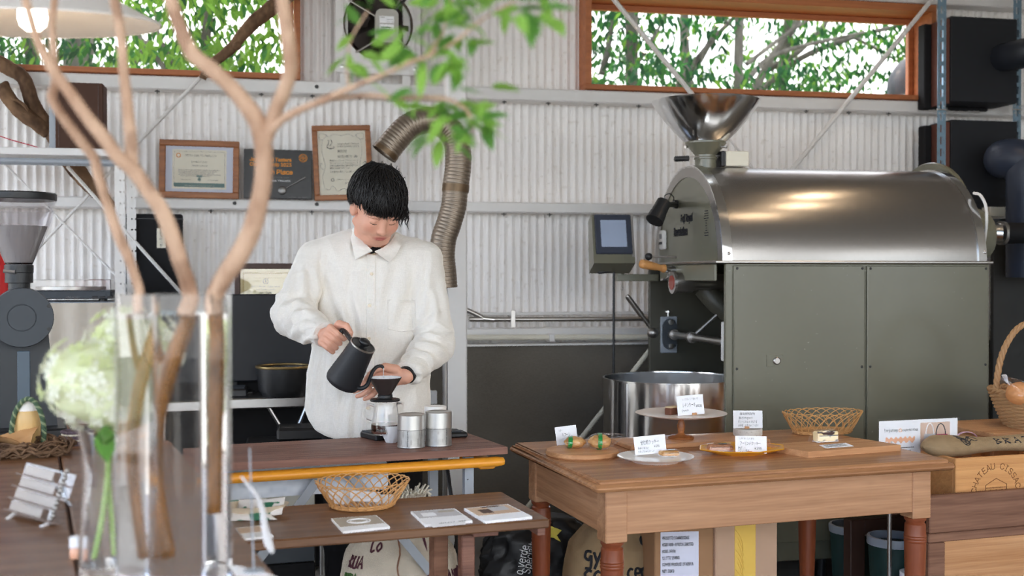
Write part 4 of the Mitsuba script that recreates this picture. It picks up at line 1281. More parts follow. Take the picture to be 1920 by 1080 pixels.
# curls at the side and a few loose strands on top
for k in range(34):
    b0 = np.array([.080 + rnd.uniform(-.006, .008), rnd.uniform(-.03, .06), rnd.uniform(-.002, .05)])
    sp_ = spline([b0, b0 + [.010, .006, -.018], b0 + [.006, .014, -.036], b0 + [.018 * rnd.random(), .022, -.046 - .012 * rnd.random()]], 4)
    hairs.append(tube([hp(*q) for q in sp_], np.linspace(.0042, .0005, len(sp_)), 5))
for k in range(60):
    b0 = np.array([rnd.uniform(-.05, .06), rnd.uniform(-.08, .04), .132 - rnd.random() * .012])
    dx, dy = rnd.uniform(-.03, .03), rnd.uniform(-.02, .03)
    sp_ = spline([b0, b0 + [dx * .4, dy * .4, .012], b0 + [dx, dy, .010], b0 + [dx * 1.6, dy * 1.6, -.004]], 4)
    hairs.append(tube([hp(*q) for q in sp_], np.linspace(.0014, .0004, len(sp_)), 4))
add(man + '__hair', cat(hairs), 'hair', True)


# ---------------------------------------------------------------- the shirt
ZT = 3.99
xz = lambda px, Z_=ZT: (px - 960) / FPX * Z_
hz = lambda py: P(700, py, ZT)[2]
rowY = [440, 470, 500, 540, 600, 660, 720, 780, 830]
rowL = [640, 606, 596, 600, 598, 586, 577, 574, 572]
rowR = [750, 788, 800, 796, 792, 798, 802, 804, 806]
rowD = [.07, .092, .105, .118, .122, .120, .122, .126, .130]
zs_ = np.array([hz(y) for y in rowY])[::-1]
La, Ra, Da = (np.array(v)[::-1] for v in ([xz(v) for v in rowL], [xz(v) for v in rowR], rowD))


def torso_sdf(p):
    d = p - O
    x, dep, zz_ = d @ RT, d @ FH, p[:, 2]
    l, r_, b = np.interp(zz_, zs_, La), np.interp(zz_, zs_, Ra), np.interp(zz_, zs_, Da)
    cx_, a = (l + r_) / 2, (r_ - l) / 2
    q = (np.abs((x - cx_) / a) ** 2.5 + np.abs((dep - ZT - .01) / b) ** 2.5) ** (1 / 2.5)
    return (q - 1) * np.minimum(a, b)


def shirt_sdf(p):
    t = torso_sdf(p)
    top = p[:, 2] - hz(462)
    t = smax(t, top, .05)
    d = t
    for s, px_ in ((SHR, 664), (SHL, 724)):
        d = smin(d, sd_cone(p, P(px_, 463, 3.99), s + UZ * .004, .060, .062), .035)
    cR, cL = WRR + (ELR - WRR) * .10, WRL + (ELL - WRL) * .13
    armR = smin(sd_cone(p, SHR, ELR, .066, .064), sd_cone(p, ELR + FW * -.0, cR, .060, .0405), .02)
    armL = smin(sd_cone(p, SHL, ELL, .066, .062), sd_cone(p, ELL, cL, .060, .042), .02)
    armR = smin(armR, sd_cone(p, ELR + UZ * -.028, cR * .45 + ELR * .55 - UZ * .020, .050, .046), .02)
    armL = smin(armL, sd_cone(p, ELL - UZ * .018 + RT * .006, cL * .5 + ELL * .5 - UZ * .012, .052, .046), .02)
    d = smin(d, armR, .007)
    d = smin(d, armL, .007)
    for c_, w_ in ((cR, (WRR - ELR)), (cL, (WRL - ELL))):      # open cuffs
        w_ = w_ / np.linalg.norm(w_)
        d = smax(d, np.where(np.linalg.norm(p - c_, axis=1) < .11, (p - c_) @ w_ - .012, -1), .004)
    # hem: rounded, higher at the sides
    dd = p - O
    px_ = 960 + FPX * (dd @ RT) / ZT
    hem = np.interp(px_, [560, 576, 600, 640, 690, 740, 780, 804, 820], [758, 768, 800, 817, 819, 818, 806, 770, 760])
    d = smax(d, np.interp(hem, [700, 900], [hz(700), hz(900)]) - p[:, 2], .006)
    # neck opening
    d = smax(d, -sd_cone(p, P(699, 462, 3.945), P(701, 410, 3.90), .050, .068), .005)
    return d


sv, sf = surface(shirt_sdf, *bb([P(500, 600, 3.9), P(860, 600, 3.9), P(700, 425, 4.0), P(700, 830, 4.0), P(700, 600, 3.66), P(700, 600, 4.14)], .03), .0054, 3)


def fold(v, n):
    """displacement of the cloth: hanging folds on the body, cross folds at the elbows and cuffs"""
    d = v - O
    x, y, zz_ = d @ RT, d @ FH, v[:, 2]
    out_ = np.zeros(len(v))
    def near(a, b, r):
        ab = b - a
        t = np.clip(((v - a) @ ab) / (ab @ ab), 0, 1)
        return t, np.clip(1 - np.maximum(0, np.linalg.norm(v - a - t[:, None] * ab, axis=1) - r) / .03, 0, 1), np.linalg.norm(ab)
    body_w = np.ones(len(v))
    for a, b, seed, amp in ((SHR, ELR, 1, .008), (ELR, WRR, 2, .012), (SHL, ELL, 3, .009), (ELL, WRL, 4, .012)):
        t, w, L_ = near(a, b, .066)
        ax = (b - a) / np.linalg.norm(b - a)
        s_ = (v - a) @ ax
        side = np.cross(ax, FW)
        q = np.stack([s_ * 26 + (v @ side) * 13, (v @ side) * 7, (v @ FW) * 7 + seed * 9], 1)
        rg = 1 - np.abs(2 * meshkit.fbm(q, 2, seed) - 1) * 2.2
        elb = 1.0 if seed in (2, 4) else .35 + .65 * np.clip(t * 1.6 - .4, 0, 1)
        out_ += w * elb * amp * np.clip(rg, -.6, 1)
        body_w *= 1 - w
    q = np.stack([x * 17 + zz_ * 2.2 + .6 * np.sin(zz_ * 9), y * 8, zz_ * 2.6 + x * 1.5], 1)
    rg = 1 - np.abs(2 * meshkit.fbm(q, 2, 7) - 1) * 2
    q2 = np.stack([x * 9 - zz_ * 8, y * 6, zz_ * 5 + x * 6], 1)
    rg2 = 1 - np.abs(2 * meshkit.fbm(q2, 2, 11) - 1) * 2
    low = np.clip((hz(560) - zz_) / .25, .25, 1)
    out_ += body_w * (.008 * low * np.clip(rg, -.5, 1) + .007 * np.clip(rg2, -.5, 1))
    return out_


# creases: (pixel polyline, half width in pixels, depth)
CREASES = [([(603, 468), (600, 505), (601, 550), (600, 590)], 4, .004), ([(530, 592), (552, 580), (578, 580), (599, 592)], 5, .007), ([(541, 622), (556, 606), (580, 596), (601, 602)], 5, .008), ([(552, 640), (572, 626), (592, 622), (606, 628)], 5, .006), ([(516, 575), (530, 566), (548, 566)], 6, .006), ([(560, 500), (556, 530), (548, 556)], 7, .006), ([(578, 500), (582, 535), (586, 566)], 6, .006), ([(566, 652), (584, 640), (600, 642)], 4, .005),
           ([(604, 500), (618, 560), (640, 620), (655, 690)], 8, .008), ([(612, 480), (634, 540), (660, 600)], 8, .006), ([(666, 492), (655, 545), (666, 620), (668, 680)], 7, .006), ([(602, 610), (608, 690), (600, 780)], 7, .008), ([(636, 650), (646, 730), (640, 805)], 8, .008), ([(668, 740), (664, 815)], 7, .006), ([(712, 742), (722, 812)], 8, .007), ([(760, 735), (752, 800)], 8, .007), ([(745, 492), (730, 545), (722, 600)], 8, .006), ([(788, 492), (772, 545), (742, 620)], 8, .006), ([(776, 640), (756, 672), (736, 690)], 6, .007),
           ([(801, 478), (797, 520), (792, 565), (784, 604)], 4, .005), ([(784, 606), (777, 640), (790, 630), (818, 610)], 4, .009), ([(778, 648), (800, 640), (838, 650)], 5, .008), ([(772, 664), (800, 656), (828, 672)], 5, .007), ([(764, 678), (790, 676), (812, 694)], 5, .006), ([(816, 520), (822, 560), (832, 600)], 7, .007), ([(806, 540), (808, 580), (800, 606)], 6, .006), ([(760, 696), (782, 704), (800, 706)], 4, .005)]


def crease(v, n):
    p, _ = pix(v)
    out_ = np.zeros(len(v))
    fw = np.clip(-(n @ FW) * 3, 0, 1)
    for ln, w, dep in CREASES:
        c = spline(ln, 5)
        d = np.full(len(v), 1e9); along = np.zeros(len(v))
        L_ = len(c) - 1
        for i in range(L_):
            ab = c[i + 1] - c[i]
            t = np.clip(((p - c[i]) @ ab) / (ab @ ab), 0, 1)
            e = np.linalg.norm(p - c[i] - t[:, None] * ab, axis=1)
            m = e < d
            d = np.where(m, e, d); along = np.where(m, (i + t) / L_, along)
        tap = np.sin(math.pi * np.clip(along, .03, .97)) ** .6
        out_ += tap * dep * (-np.exp(-(d / w) ** 2) + .75 * np.exp(-((d - 1.9 * w) / (1.1 * w)) ** 2))
    return out_ * fw


sn = vnormals((sv, sf))
sv = sv + sn * (.8 * fold(sv, sn) + crease(sv, sn))[:, None]


def linen_fn(p, n, uv):
    a = noise(p.x * 900, p.y * 900, p.z * 120) + noise(p.x * 120, p.y * 120, p.z * 900)
    return mix(rgb(236, 231, 223), rgb(214, 209, 200), dr.clip(a * 0.5, 0, 1))


mat('linen', proc(linen_fn), .9, spec=.15, sheen=.3)
add(man + '__shirt', (sv, sf), 'linen', True)
from scipy.spatial import cKDTree
sn = vnormals((sv, sf))
fr_ = sn @ FW < -.15
spx, sZ = pix(sv[fr_])
sfv, sfn = sv[fr_], sn[fr_]
stree = cKDTree(spx)


def on_shirt(px, py, off=.002, k=6):
    i = stree.query([px, py], k=24)[1]
    i = i[sZ[i] < sZ[i].min() + .03][:12]
    n = sfn[i].mean(0); n /= np.linalg.norm(n)
    Z = sZ[i].mean()
    return P(px, py, Z) + n * off, n


def ribbon(pts, w, th, off):
    """flat strip of cloth lying on the shirt along a line of pixels; the width runs along the viewer's right"""
    A, B = [], []
    for px, py in pts:
        a, n = on_shirt(px - w / 2, py, off)
        b, n2 = on_shirt(px + w / 2, py, off)
        A.append((a, n)); B.append((b, n2))
    V = []
    for (a, n), (b, n2) in zip(A, B):
        V += [a, b, b + n2 * th, a + n * th]
    V = np.array(V)
    f = []
    m = len(pts)
    for i in range(m - 1):
        for j in range(4):
            p0, p1, p2, p3 = 4 * i + j, 4 * i + (j + 1) % 4, 4 * i + 4 + (j + 1) % 4, 4 * i + 4 + j
            f += [[p0, p2, p1], [p0, p3, p2]]
    return V, np.array(f)


pl = [(696 - .6 * k * .1, 478 + 10 * k) for k in range(0, 34)]
pk = add(man + '__button_placket', ribbon(pl, 15, .0022, .0012), 'linen', 30)
for px, py in ((701, 478), (697, 514), (693, 573), (692, 635), (691, 700), (690, 765)):
    a, n = on_shirt(px, py, .0035)
    u_ = np.cross(n, UZ); u_ /= np.linalg.norm(u_)
    add(man + '__button', lathe([(0, 0), (.0058, 0), (.0062, .001), (.0055, .0022), (.003, .0016), (0, .0016)], 14), mat('button', rgb(214, 200, 176), .35), 30, axes(a, u_, np.cross(n, u_), n))
po = [on_shirt(x_, y_, .0022)[0] for x_, y_ in ((727, 562), (752, 562), (779, 563), (779, 590), (778, 618), (752, 622), (728, 617), (727, 590))]
add(man + '__chest_pocket', tube(po + [po[0]], .0016, 6), 'linen', 40)
add(man + '__chest_pocket', tube([po[0] - UZ * .008, po[1] - UZ * .008, po[2] - UZ * .008], .0012, 6), 'linen', 40)


# collar: a stand round the neck and two pointed flaps
def flap(pts, th=.004):
    p0 = np.array(pts)
    c = p0.mean(0)
    n = np.cross(p0[1] - p0[0], p0[-1] - p0[0]); n /= np.linalg.norm(n)
    if n @ FW > 0: n = -n
    V = np.vstack([p0, p0 + n * th])
    m = len(p0)
    f = [[0, i, i + 1] for i in range(1, m - 1)] + [[m, m + i + 1, m + i] for i in range(1, m - 1)]
    for i in range(m):
        j = (i + 1) % m
        f += [[i, i + m, j + m], [i, j + m, j]]
    return V, np.array(f)


def S(px, py, off): return on_shirt(px, py, off)[0]


nk = lambda px, py, Z_: P(px, py, Z_)
def strip(inner, outer, th=.0035):
    A, B = spline(inner, 5), spline(outer, 5)
    n = max(len(A), len(B))
    rs = lambda c: np.stack([np.interp(np.linspace(0, 1, n), np.linspace(0, 1, len(c)), c[:, k]) for k in range(3)], 1)
    A, B = rs(A), rs(B)
    g_ = grid(lambda u, v: A[np.round(u * (n - 1)).astype(int)] * (1 - v)[:, None] + B[np.round(u * (n - 1)).astype(int)] * v[:, None] - FW * (.008 * np.sin(math.pi * v))[:, None], n, 5)
    nn = vnormals(g_)
    if nn.mean(0) @ FW > 0: nn = -nn
    return np.vstack([g_[0] + nn * th, g_[0]]), np.vstack([g_[1], g_[1][:, ::-1] + len(g_[0])])


add(man + '__collar', strip([nk(668, 425, 3.95), nk(676, 443, 3.915), nk(687, 459, 3.890), nk(699, 471, 3.868)], [nk(655, 437, 3.99), S(660, 458, .012), S(664, 474, .010), S(668, 488, .009)]), 'linen', 40)
add(man + '__collar', strip([nk(741, 438, 3.95), nk(734, 452, 3.915), nk(720, 464, 3.888), nk(702, 472, 3.868)], [nk(757, 447, 3.99), S(752, 463, .012), S(741, 479, .010), S(729, 492, .009)]), 'linen', 40)
nkc = P(700, 452, 3.985)
ring_ = [nkc + RT * math.cos(a) * .074 + FH * math.sin(a) * .070 + UZ * (.020 + .018 * math.sin(a)) for a in np.linspace(-.5, math.pi + .5, 22)]
add(man + '__collar', tube(ring_, .019, 8, squash=(1.0, .28)), 'linen', 40)
add(man + '__undershirt', tube([P(690, 468, 3.93), P(700, 470, 3.905), P(712, 468, 3.925)], [.010, .014, .010], 10), 'black_matte', 40)
# cuffs
for w_, e_, nm in ((WRR, ELR, 'R'), (WRL, ELL, 'L')):
    ax = (w_ - e_) / np.linalg.norm(w_ - e_)
    cc_ = w_ + (e_ - w_) * (.10 if nm == 'R' else .13)
    rr = .0415 if nm == 'R' else .043
    add(man + '__cuff', tube([cc_ - ax * .045, cc_ - ax * .043, cc_ + ax * .012, cc_ + ax * .013, cc_ + ax * .005], [rr - .002, rr + .0035, rr + .002, rr - .006, rr - .012], 28, cap=False), 'linen', 40)
axl = (WRL - ELL) / np.linalg.norm(WRL - ELL)
add(man + '__wrist_band', tube([WRL - axl * .020, WRL - axl * .019, WRL + axl * .0, WRL + axl * .001], [.027, .0315, .0305, .026], 24), 'black_plastic', 40)
rg_c = FL_[2][0] * .55 + KN_L[2] * .45
rd = FL_[2][0] - KN_L[2]; rd /= np.linalg.norm(rd)
add(man + '__finger_ring', tube([rg_c - rd * .0018, rg_c + rd * .0018], .0107, 18), 'chrome', 40)


def trouser_sdf(p):
    d = sd_ell(p, P(698, 800, 4.02), np.array([RT, FH, UZ]), (.17, .118, .16))
    for hx, kx in ((655, 650), (742, 748)):
        h = P(hx, 790, 4.03)
        kn = P(kx, 1000, 4.0)
        an = np.array([kn[0], kn[1] + .02, .09])
        d = smin(d, sd_cone(p, h, kn, .098, .082), .03)
        d = smin(d, sd_cone(p, kn, an, .080, .072), .03)
    d = smax(d, p[:, 2] - P(700, 765, 4.0)[2], .01)
    return smax(d, .07 - p[:, 2], .01)


an_ = P(650, 1000, 4.0)
add(man + '__trousers', surface(trouser_sdf, *bb([P(590, 760, 3.87), P(810, 760, 4.18), [an_[0], an_[1], .06]], .05), .014, 2), mat('trouser_cloth', rgb(34, 33, 35), .9, spec=.1), True)
for kx in (650, 748):
    kn = P(kx, 1000, 4.0)
    s0_ = np.array([kn[0], kn[1] + .03, 0])
    add(man + '__shoe', lathe([(0, 0), (.052, 0), (.054, .02), (.05, .05), (.036, .08), (0, .085)], 20, (0, 0, 0), 1, 2.4), 'black_matte', 40, frame(s0_ - FH * .05, -11.3))
# ---------------------------------------------------------------- kettle in his hand
kt = thing('pour_over_kettle', 'matte black gooseneck kettle tilted in the barista\'s hand', 'kettle')
KA = RT * .50 + UZ * .80 - FH * .36
KA /= np.linalg.norm(KA)                         # axis, bottom to lid
kb0 = P(642, 716, 3.60)
kt1 = P(680, 648, 3.60 - .045)
KA = (kt1 - kb0) / np.linalg.norm(kt1 - kb0)
KH = np.linalg.norm(kt1 - kb0)
kx = RT - KA * (RT @ KA); kx /= np.linalg.norm(kx)
ky = np.cross(KA, kx)
KM = axes(kb0, kx, ky, KA)
add(kt + '__kettle_body', lathe([(0, -.006), (.048, -.006), (.055, -.002), (.0575, .006), (.0575, .012), (.0565, .018), (.0525, .05), (.047, .09), (.042, KH - .004), (.0415, KH), (.038, KH), (0, KH - .004)], 48), mat('kettle_black', rgb(29, 30, 33), .48, spec=.4), 40, KM)
ld = add(kt + '__lid', lathe([(0, KH - .002), (.0395, KH - .002), (.0395, KH + .003), (.036, KH + .0045), (.03, KH + .002), (0, KH + .002)], 40), 'black_plastic', 35, KM)
add(kt + '__lid_rim', lathe([(.039, KH - .001), (.0425, KH - .001), (.0425, KH + .004), (.0395, KH + .0045), (.039, KH - .001)], 40), 'brushed', 35, KM)
add(ld + '__knob', lathe([(0, KH), (.007, KH), (.007, KH + .006), (.016, KH + .008), (.019, KH + .013), (.018, KH + .019), (.012, KH + .023), (0, KH + .024)], 28), 'black_plastic', 50, KM)
sp_ = [P(668, 727, 3.585), P(678, 728, 3.58), P(688, 722, 3.585), P(694, 708, 3.60), P(699, 696, 3.61), P(707, 687.5, 3.62), P(715, 686.5, 3.625), P(719, 690, 3.625)]
ss = spline(sp_, 6)
add(kt + '__spout', tube(ss, np.linspace(.0075, .0048, len(ss)), 12), 'kettle_black', 40)
add(kt + '__spout_base', tube([P(661, 724, 3.58), P(671, 727.5, 3.585)], [.016, .009], 16), 'kettle_black', 40)
ha = P(660, 640, 3.575)
add(kt + '__handle', tube(spline([ha, ha * .5 + G0 * .5 - UZ * .0, G0 + UZ * .002], 5).tolist() + (G0 + (G1 - G0) * np.linspace(.06, 1, 8)[:, None]).tolist(), [.008] * 10 + [.0095] * 9, 14, squash=(1, .8)), 'black_plastic', 40)
st = single('water_stream', 'thin stream of water falling from the kettle spout into the dripper', 'water', tube([P(719.3, 690, 3.625), P(719.3, 697, 3.625), P(718.8, 710, 3.625)], [.0014, .001, .0009], 8), mat('stream_water', rgb(225, 230, 235), .1, spec=.8), 40)
# ---------------------------------------------------------------- things on and before the back wall
YS = YW - .145                                   # plane of things that lean on the girts
GT = PY(500, 374, YG - .02)[2]                   # top of the middle girt


def lean_frame(px0, px1, py0, py1, y, tilt=5.0):
    """upright rectangle between pixel columns/rows on plane y: centre-bottom matrix (local x right, z up), width, height"""
    a, b = PY(px0, py1, y), PY(px1, py1, y)
    h = PY((px0 + px1) / 2, py0, y)[2] - PY((px0 + px1) / 2, py1, y)[2]
    w = float(np.linalg.norm(b - a))
    return (a + b) / 2, w, h


def picture(label, px0, px1, py0, py1, bw, roll=0.0, y=YS, m='picture_wood', depth=.02, tilt=-4, z=None):
    o, w, h = lean_frame(px0, px1, py0, py1, y)
    if z is not None: o[2] = z
    M = frame(o, 0, tilt, roll)
    k = thing('framed_certificate', label, 'picture frame')
    add(k + '__frame', pbox(-w / 2, w / 2, -depth, 0, 0, bw, .003), m, False, M)
    add(k + '__frame', pbox(-w / 2, w / 2, -depth, 0, h - bw, h, .003), m, False, M)
    add(k + '__frame', pbox(-w / 2, -w / 2 + bw, -depth, 0, bw, h - bw, .003), m, False, M)
    add(k + '__frame', pbox(w / 2 - bw, w / 2, -depth, 0, bw, h - bw, .003), m, False, M)
    add(k + '__backing', pbox(-w / 2 + bw * .5, w / 2 - bw * .5, -.006, -.002, bw * .5, h - bw * .5, .0005), 'dark_wood', False, M)
    gz = -depth + .006
    add(k + '__glass', ([[-w / 2 + bw, gz, bw], [w / 2 - bw, gz, bw], [w / 2 - bw, gz, h - bw], [-w / 2 + bw, gz, h - bw]], [[0, 1, 2], [0, 2, 3]]), 'pane_glass', False, M)
    return k, M, w, h


def line(x0, x1, zc, th, y=-.0085):
    return pbox(x0, x1, y - .0004, y, zc - th / 2, zc + th / 2, .0001)


def at(M, x, y, zz): return M @ axes([x, y, zz], [1, 0, 0], [0, 1, 0], [0, 0, 1])


# certificate 1
k, M, w, h = picture('wide brown framed certificate with a grey-green band, leftmost of the frames on the girt', 298, 448, 259, 368, .029, roll=.6, z=GT)
W_, H_ = w - .058, h - .058
mat('blue_mat', rgb(196, 200, 214), .8, spec=.1)
mat('band_ink', rgb(104, 128, 128), .8, spec=.1)
add(k + '__mat_board', pbox(-W_ / 2, W_ / 2, -.0075, -.006, .029, h - .029, .0004), 'blue_mat', False, M)
pw, ph = W_ * .80, H_ * .86
zc = h / 2
pp_ = add(k + '__paper', pbox(-pw / 2, pw / 2, -.0085, -.0075, zc - ph / 2, zc + ph / 2, .0002), 'ivory_paper', False, M)
bx0, bx1, bz0, bz1 = -pw * .47, pw * .47, zc - ph * .45, zc + ph * .45
add(pp_ + '__border_lines', cat([line(bx0, bx1, bz0, .0012), line(bx0, bx1, bz1, .0012), pbox(bx0, bx0 + .0012, -.0089, -.0085, bz0, bz1, .0001), pbox(bx1 - .0012, bx1, -.0089, -.0085, bz0, bz1, .0001)]), 'grey_ink', False, M)
add(pp_ + '__band', pbox(bx0, bx1, -.0089, -.0085, bz0, bz0 + ph * .10, .0001), 'band_ink', False, M)
for s, hh, ww, zf, mm in (('COFFEE QUALITY INSTITUTE', .0085, .150, .325, 'ink'), ('Q Arabica Grader', .0075, .078, .17, 'ink'), ('Arata Yasuda', .0080, .074, .075, 'grey_ink'), ('THE CERTIFICATE SHOWN HERE IS ON FILE', .0035, .14, -.425, 'ivory_paper')):
    add(pp_ + '__lettering', text(s, hh, .0004, width=ww, align='c'), mm, False, at(M, .006 if zf > .3 else 0, -.0092, zc + ph * zf))
add(pp_ + '__small_print', cat([line(-.098 + .01 * (i == 4), .098 - .015 * (i % 3) - .03 * (i == 4), zc - ph * (.02 + .038 * i), .0022) for i in range(5)] + [line(-.085, -.04, zc - ph * .27, .002), line(.04, .09, zc - ph * .27, .002)]), 'grey_ink', False, M)
for s_, r0, r1 in ((-1, 0, 0),):
    add(pp_ + '__round_seal', tube([[-.098 + .0095 * math.cos(a) - .0, -.0088, zc + ph * .345 + .0095 * math.sin(a)] for a in np.linspace(0, 2 * math.pi, 18)], .0022, 6), 'gold_ink', False, M)
add(pp_ + '__tree_mark', cat([line(-.014, .014, zc - ph * .175, .009), pbox(-.003, .003, -.0089, -.0085, zc - ph * .30, zc - ph * .18, .0001), line(-.008, .008, zc - ph * .26, .009)]), 'band_ink', False, M)

# black award plaque
o, w, h = lean_frame(457, 585, 277, 370, YS)
o[2] = GT
M = frame(o, 0, -4, .4)
k = thing('award_plaque', 'black award plaque with orange letters and a silver spoon', 'plaque')
add(k + '__board', pbox(-w / 2, w / 2, -.022, 0, 0, h, .003), mat('plaque_black', rgb(30, 28, 28), .35), False, M)
for s, hh, ww, x, zf, mm in (('Japan Cup Tasters', .016, w * .62, -w * .42, .76, 'gold_ink'), ('Championship 2023', .016, w * .62, -w * .42, .66, 'gold_ink'), ('4th Place', .021, w * .42, -w * .20, .50, 'gold_ink'), ('Challenge Cup Tasters', .0045, w * .28, -w * .12, .43, 'grey_ink'), ('Arata Yasuda', .009, w * .34, -w * .16, .352, 'paper'), ('JAPAN CUP TASTERS CHAMPIONSHIP', .004, w * .30, w * .17, .03, 'grey_ink')):
    add(k + '__lettering', text(s, hh, .0006, width=ww, bold=hh > .014), mm, False, at(M, x, -.0225, h * zf))
cx_ = np.array([w * .365, -.0225, h * .84])
add(k + '__bean_emblem', cat([tube([cx_ + [.019 * math.cos(a), 0, .019 * math.sin(a)] for a in np.linspace(0, 2 * math.pi, 26)], .0018, 6)] + [tube([cx_ + [sx * .0065 + .0062 * math.cos(a), 0, .009 * math.sin(a) * .8 + sz * .005] for a in np.linspace(0, 2 * math.pi, 14)], .0013, 5) for sx in (-1, 1) for sz in (-1, 1)]), 'gold_ink', False, M)
s0, s1 = np.array([.02, -.030, h * .17]), np.array([w * .40, -.028, h * .45])
ax = (s1 - s0) / np.linalg.norm(s1 - s0)
add(k + '__spoon', cat([sphere(1, s0, 2, (.021, .008, .021)), tube([s0 + ax * .018, s0 + ax * .05, s1 - ax * .055, s1], [.003, .0028, .0045, .0055], 10)]), mat('pewter', rgb(136, 134, 132), .42, .9), True, M)

# certificate 2 (upright)
k, M, w, h = picture('tall brown framed certificate with a curled border, right of the black plaque', 590, 700, 229, 370, .026, roll=-2.3, z=GT)
W_, H_ = w - .052, h - .052
pp_ = add(k + '__paper', pbox(-W_ / 2, W_ / 2, -.0085, -.006, .026, h - .026, .0003), 'ivory_paper', False, M)
zc = h / 2


def curl(pts, r=.0009): return tube(spline([[x * W_, -.0088, zc + z_ * H_] for x, z_ in pts], 6), r, 5)


cur = []
for sx in (-1, 1):
    cur.append(curl([(sx * .40, -.38), (sx * .42, -.2), (sx * .36, -.05), (sx * .41, .15), (sx * .40, .34), (sx * .30, .43), (sx * .44, .46), (sx * .46, .38), (sx * .38, .36)]))
    cur.append(curl([(sx * .40, -.38), (sx * .30, -.42), (sx * .22, -.36), (sx * .12, -.44), (0, -.40), (-sx * .1, -.44)]))
    cur.append(curl([(0, .42), (sx * .15, .45), (sx * .25, .41), (sx * .33, .44)]))
    cur.append(curl([(sx * .40, -.1), (sx * .46, -.06), (sx * .45, .0), (sx * .41, -.03)]))
add(pp_ + '__curled_border', cat(cur), 'grey_ink', False, M)
for s, hh, ww, x, zf, mm, cj in (('Japan Cup Tasters', .0085, W_ * .46, -W_ * .10, .285, 'ink', False), ('Championship 2023', .0085, W_ * .46, -W_ * .10, .245, 'ink', False), ('第四回', .013, W_ * .20, -W_ * .10, .165, 'ink', True), ('安田 新次  殿', .013, W_ * .42, -W_ * .10, .08, 'ink', True),
                                 ('貴殿はジャパンカップテイスターズ', .0085, W_ * .60, -W_ * .27, .025, 'ink', True), ('チャンピオンシップ2023において', .0085, W_ * .60, -W_ * .27, -.015, 'ink', True), ('日頃の鍛錬の成果を存分に発揮され', .0085, W_ * .60, -W_ * .27, -.055, 'ink', True), ('優秀な成績を収められ', .0085, W_ * .42, -W_ * .27, -.095, 'ink', True), ('その栄誉を讃えここに表します', .0085, W_ * .56, -W_ * .27, -.150, 'ink', True), ('日本スペシャルティコーヒー協会', .007, W_ * .40, -W_ * .12, -.27, 'ink', True), ('会長 川島', .0075, W_ * .25, W_ * .02, -.325, 'ink', True)):
    add(pp_ + '__lettering', text(s, hh, .0004, cjk=cj, width=ww), mm, False, at(M, x, -.0090, zc + H_ * zf))
add(pp_ + '__cup_mark', cat([tube([[-.055 + .017 * math.cos(a), -.0088, zc + H_ * .255 + .011 * math.sin(a)] for a in np.linspace(math.pi, 2 * math.pi, 12)], .0022, 6), curl([(-.30, .27), (-.26, .33), (-.28, .36)], .0016), curl([(-.25, .27), (-.20, .32), (-.23, .37)], .0016)]), 'ink', False, M)
add(pp_ + '__round_mark', tube([[-.052 + .007 * math.cos(a), -.0088, zc - H_ * .265 + .007 * math.sin(a)] for a in np.linspace(0, 2 * math.pi, 16)], .0014, 6), 'ink', False, M)
add(pp_ + '__red_seal', pbox(W_ * .27, W_ * .37, -.0089, -.0085, zc - H_ * .34, zc - H_ * .24, .0001), mat('seal_ink', rgb(208, 150, 130), .8, spec=.1), False, M)

# certificate 3, low, behind the man
y3 = 5.05
k, M, w, h = picture('dark framed diploma with gold lace border standing low behind the man', 440, 556, 494, 592, .024, y=y3, m='dark_wood', tilt=-6)
mat('gold_paper', rgb(206, 194, 152), .8, spec=.2)
mat('gold_line', rgb(168, 146, 88), .7, spec=.2)
W_, H_ = w - .048, h - .048
pp_ = add(k + '__paper', pbox(-W_ / 2, W_ / 2, -.0085, -.006, .024, h - .024, .0003), 'gold_paper', False, M)
zc = h / 2
wv = [[x, -.0088, zc + H_ * .40 + .003 * math.sin(x * 700)] for x in np.linspace(-W_ * .44, W_ * .44, 80)]
wl_ = [[sx * W_ * .44 + .003 * math.sin(z_ * 700), -.0088, zc + z_] for sx in (1,) for z_ in np.linspace(-H_ * .42, H_ * .4, 50)]
wl2 = [[-W_ * .44 + .003 * math.sin(z_ * 700), -.0088, zc + z_] for z_ in np.linspace(-H_ * .42, H_ * .4, 50)]
add(pp_ + '__lace_border', cat([tube(wv, .002, 5), tube(wl_, .002, 5), tube(wl2, .002, 5), line(-W_ * .36, W_ * .36, zc + H_ * .28, .001), pbox(W_ * .36, W_ * .363, -.0089, -.0085, zc - H_ * .4, zc + H_ * .28, .0001), pbox(-W_ * .363, -W_ * .36, -.0089, -.0085, zc - H_ * .4, zc + H_ * .28, .0001)]), 'gold_line', False, M)
add(pp_ + '__emblem', cat([tube([[.011 * math.cos(a) * (abs(math.cos(a)) ** -.3 if abs(math.cos(a)) > .2 else 1), -.0088, zc + H_ * .2 + .011 * math.sin(a)] for a in np.linspace(0, 2 * math.pi, 20)], .0012, 5), pbox(-.002, .002, -.0089, -.0085, zc + H_ * .17, zc + H_ * .235, .0001)]), 'grey_ink', False, M)
for s, hh, ww, zf in (('Coffee Tasters Organization', .0048, W_ * .58, .06), ('Cup Taster License', .005, W_ * .38, -.01), ('Arata Yasuda', .0085, W_ * .25, -.10)):
    add(pp_ + '__lettering', text(s, hh, .0004, width=ww, align='c'), 'ink' if hh > .006 else 'grey_ink', False, at(M, 0, -.0090, zc + H_ * zf))

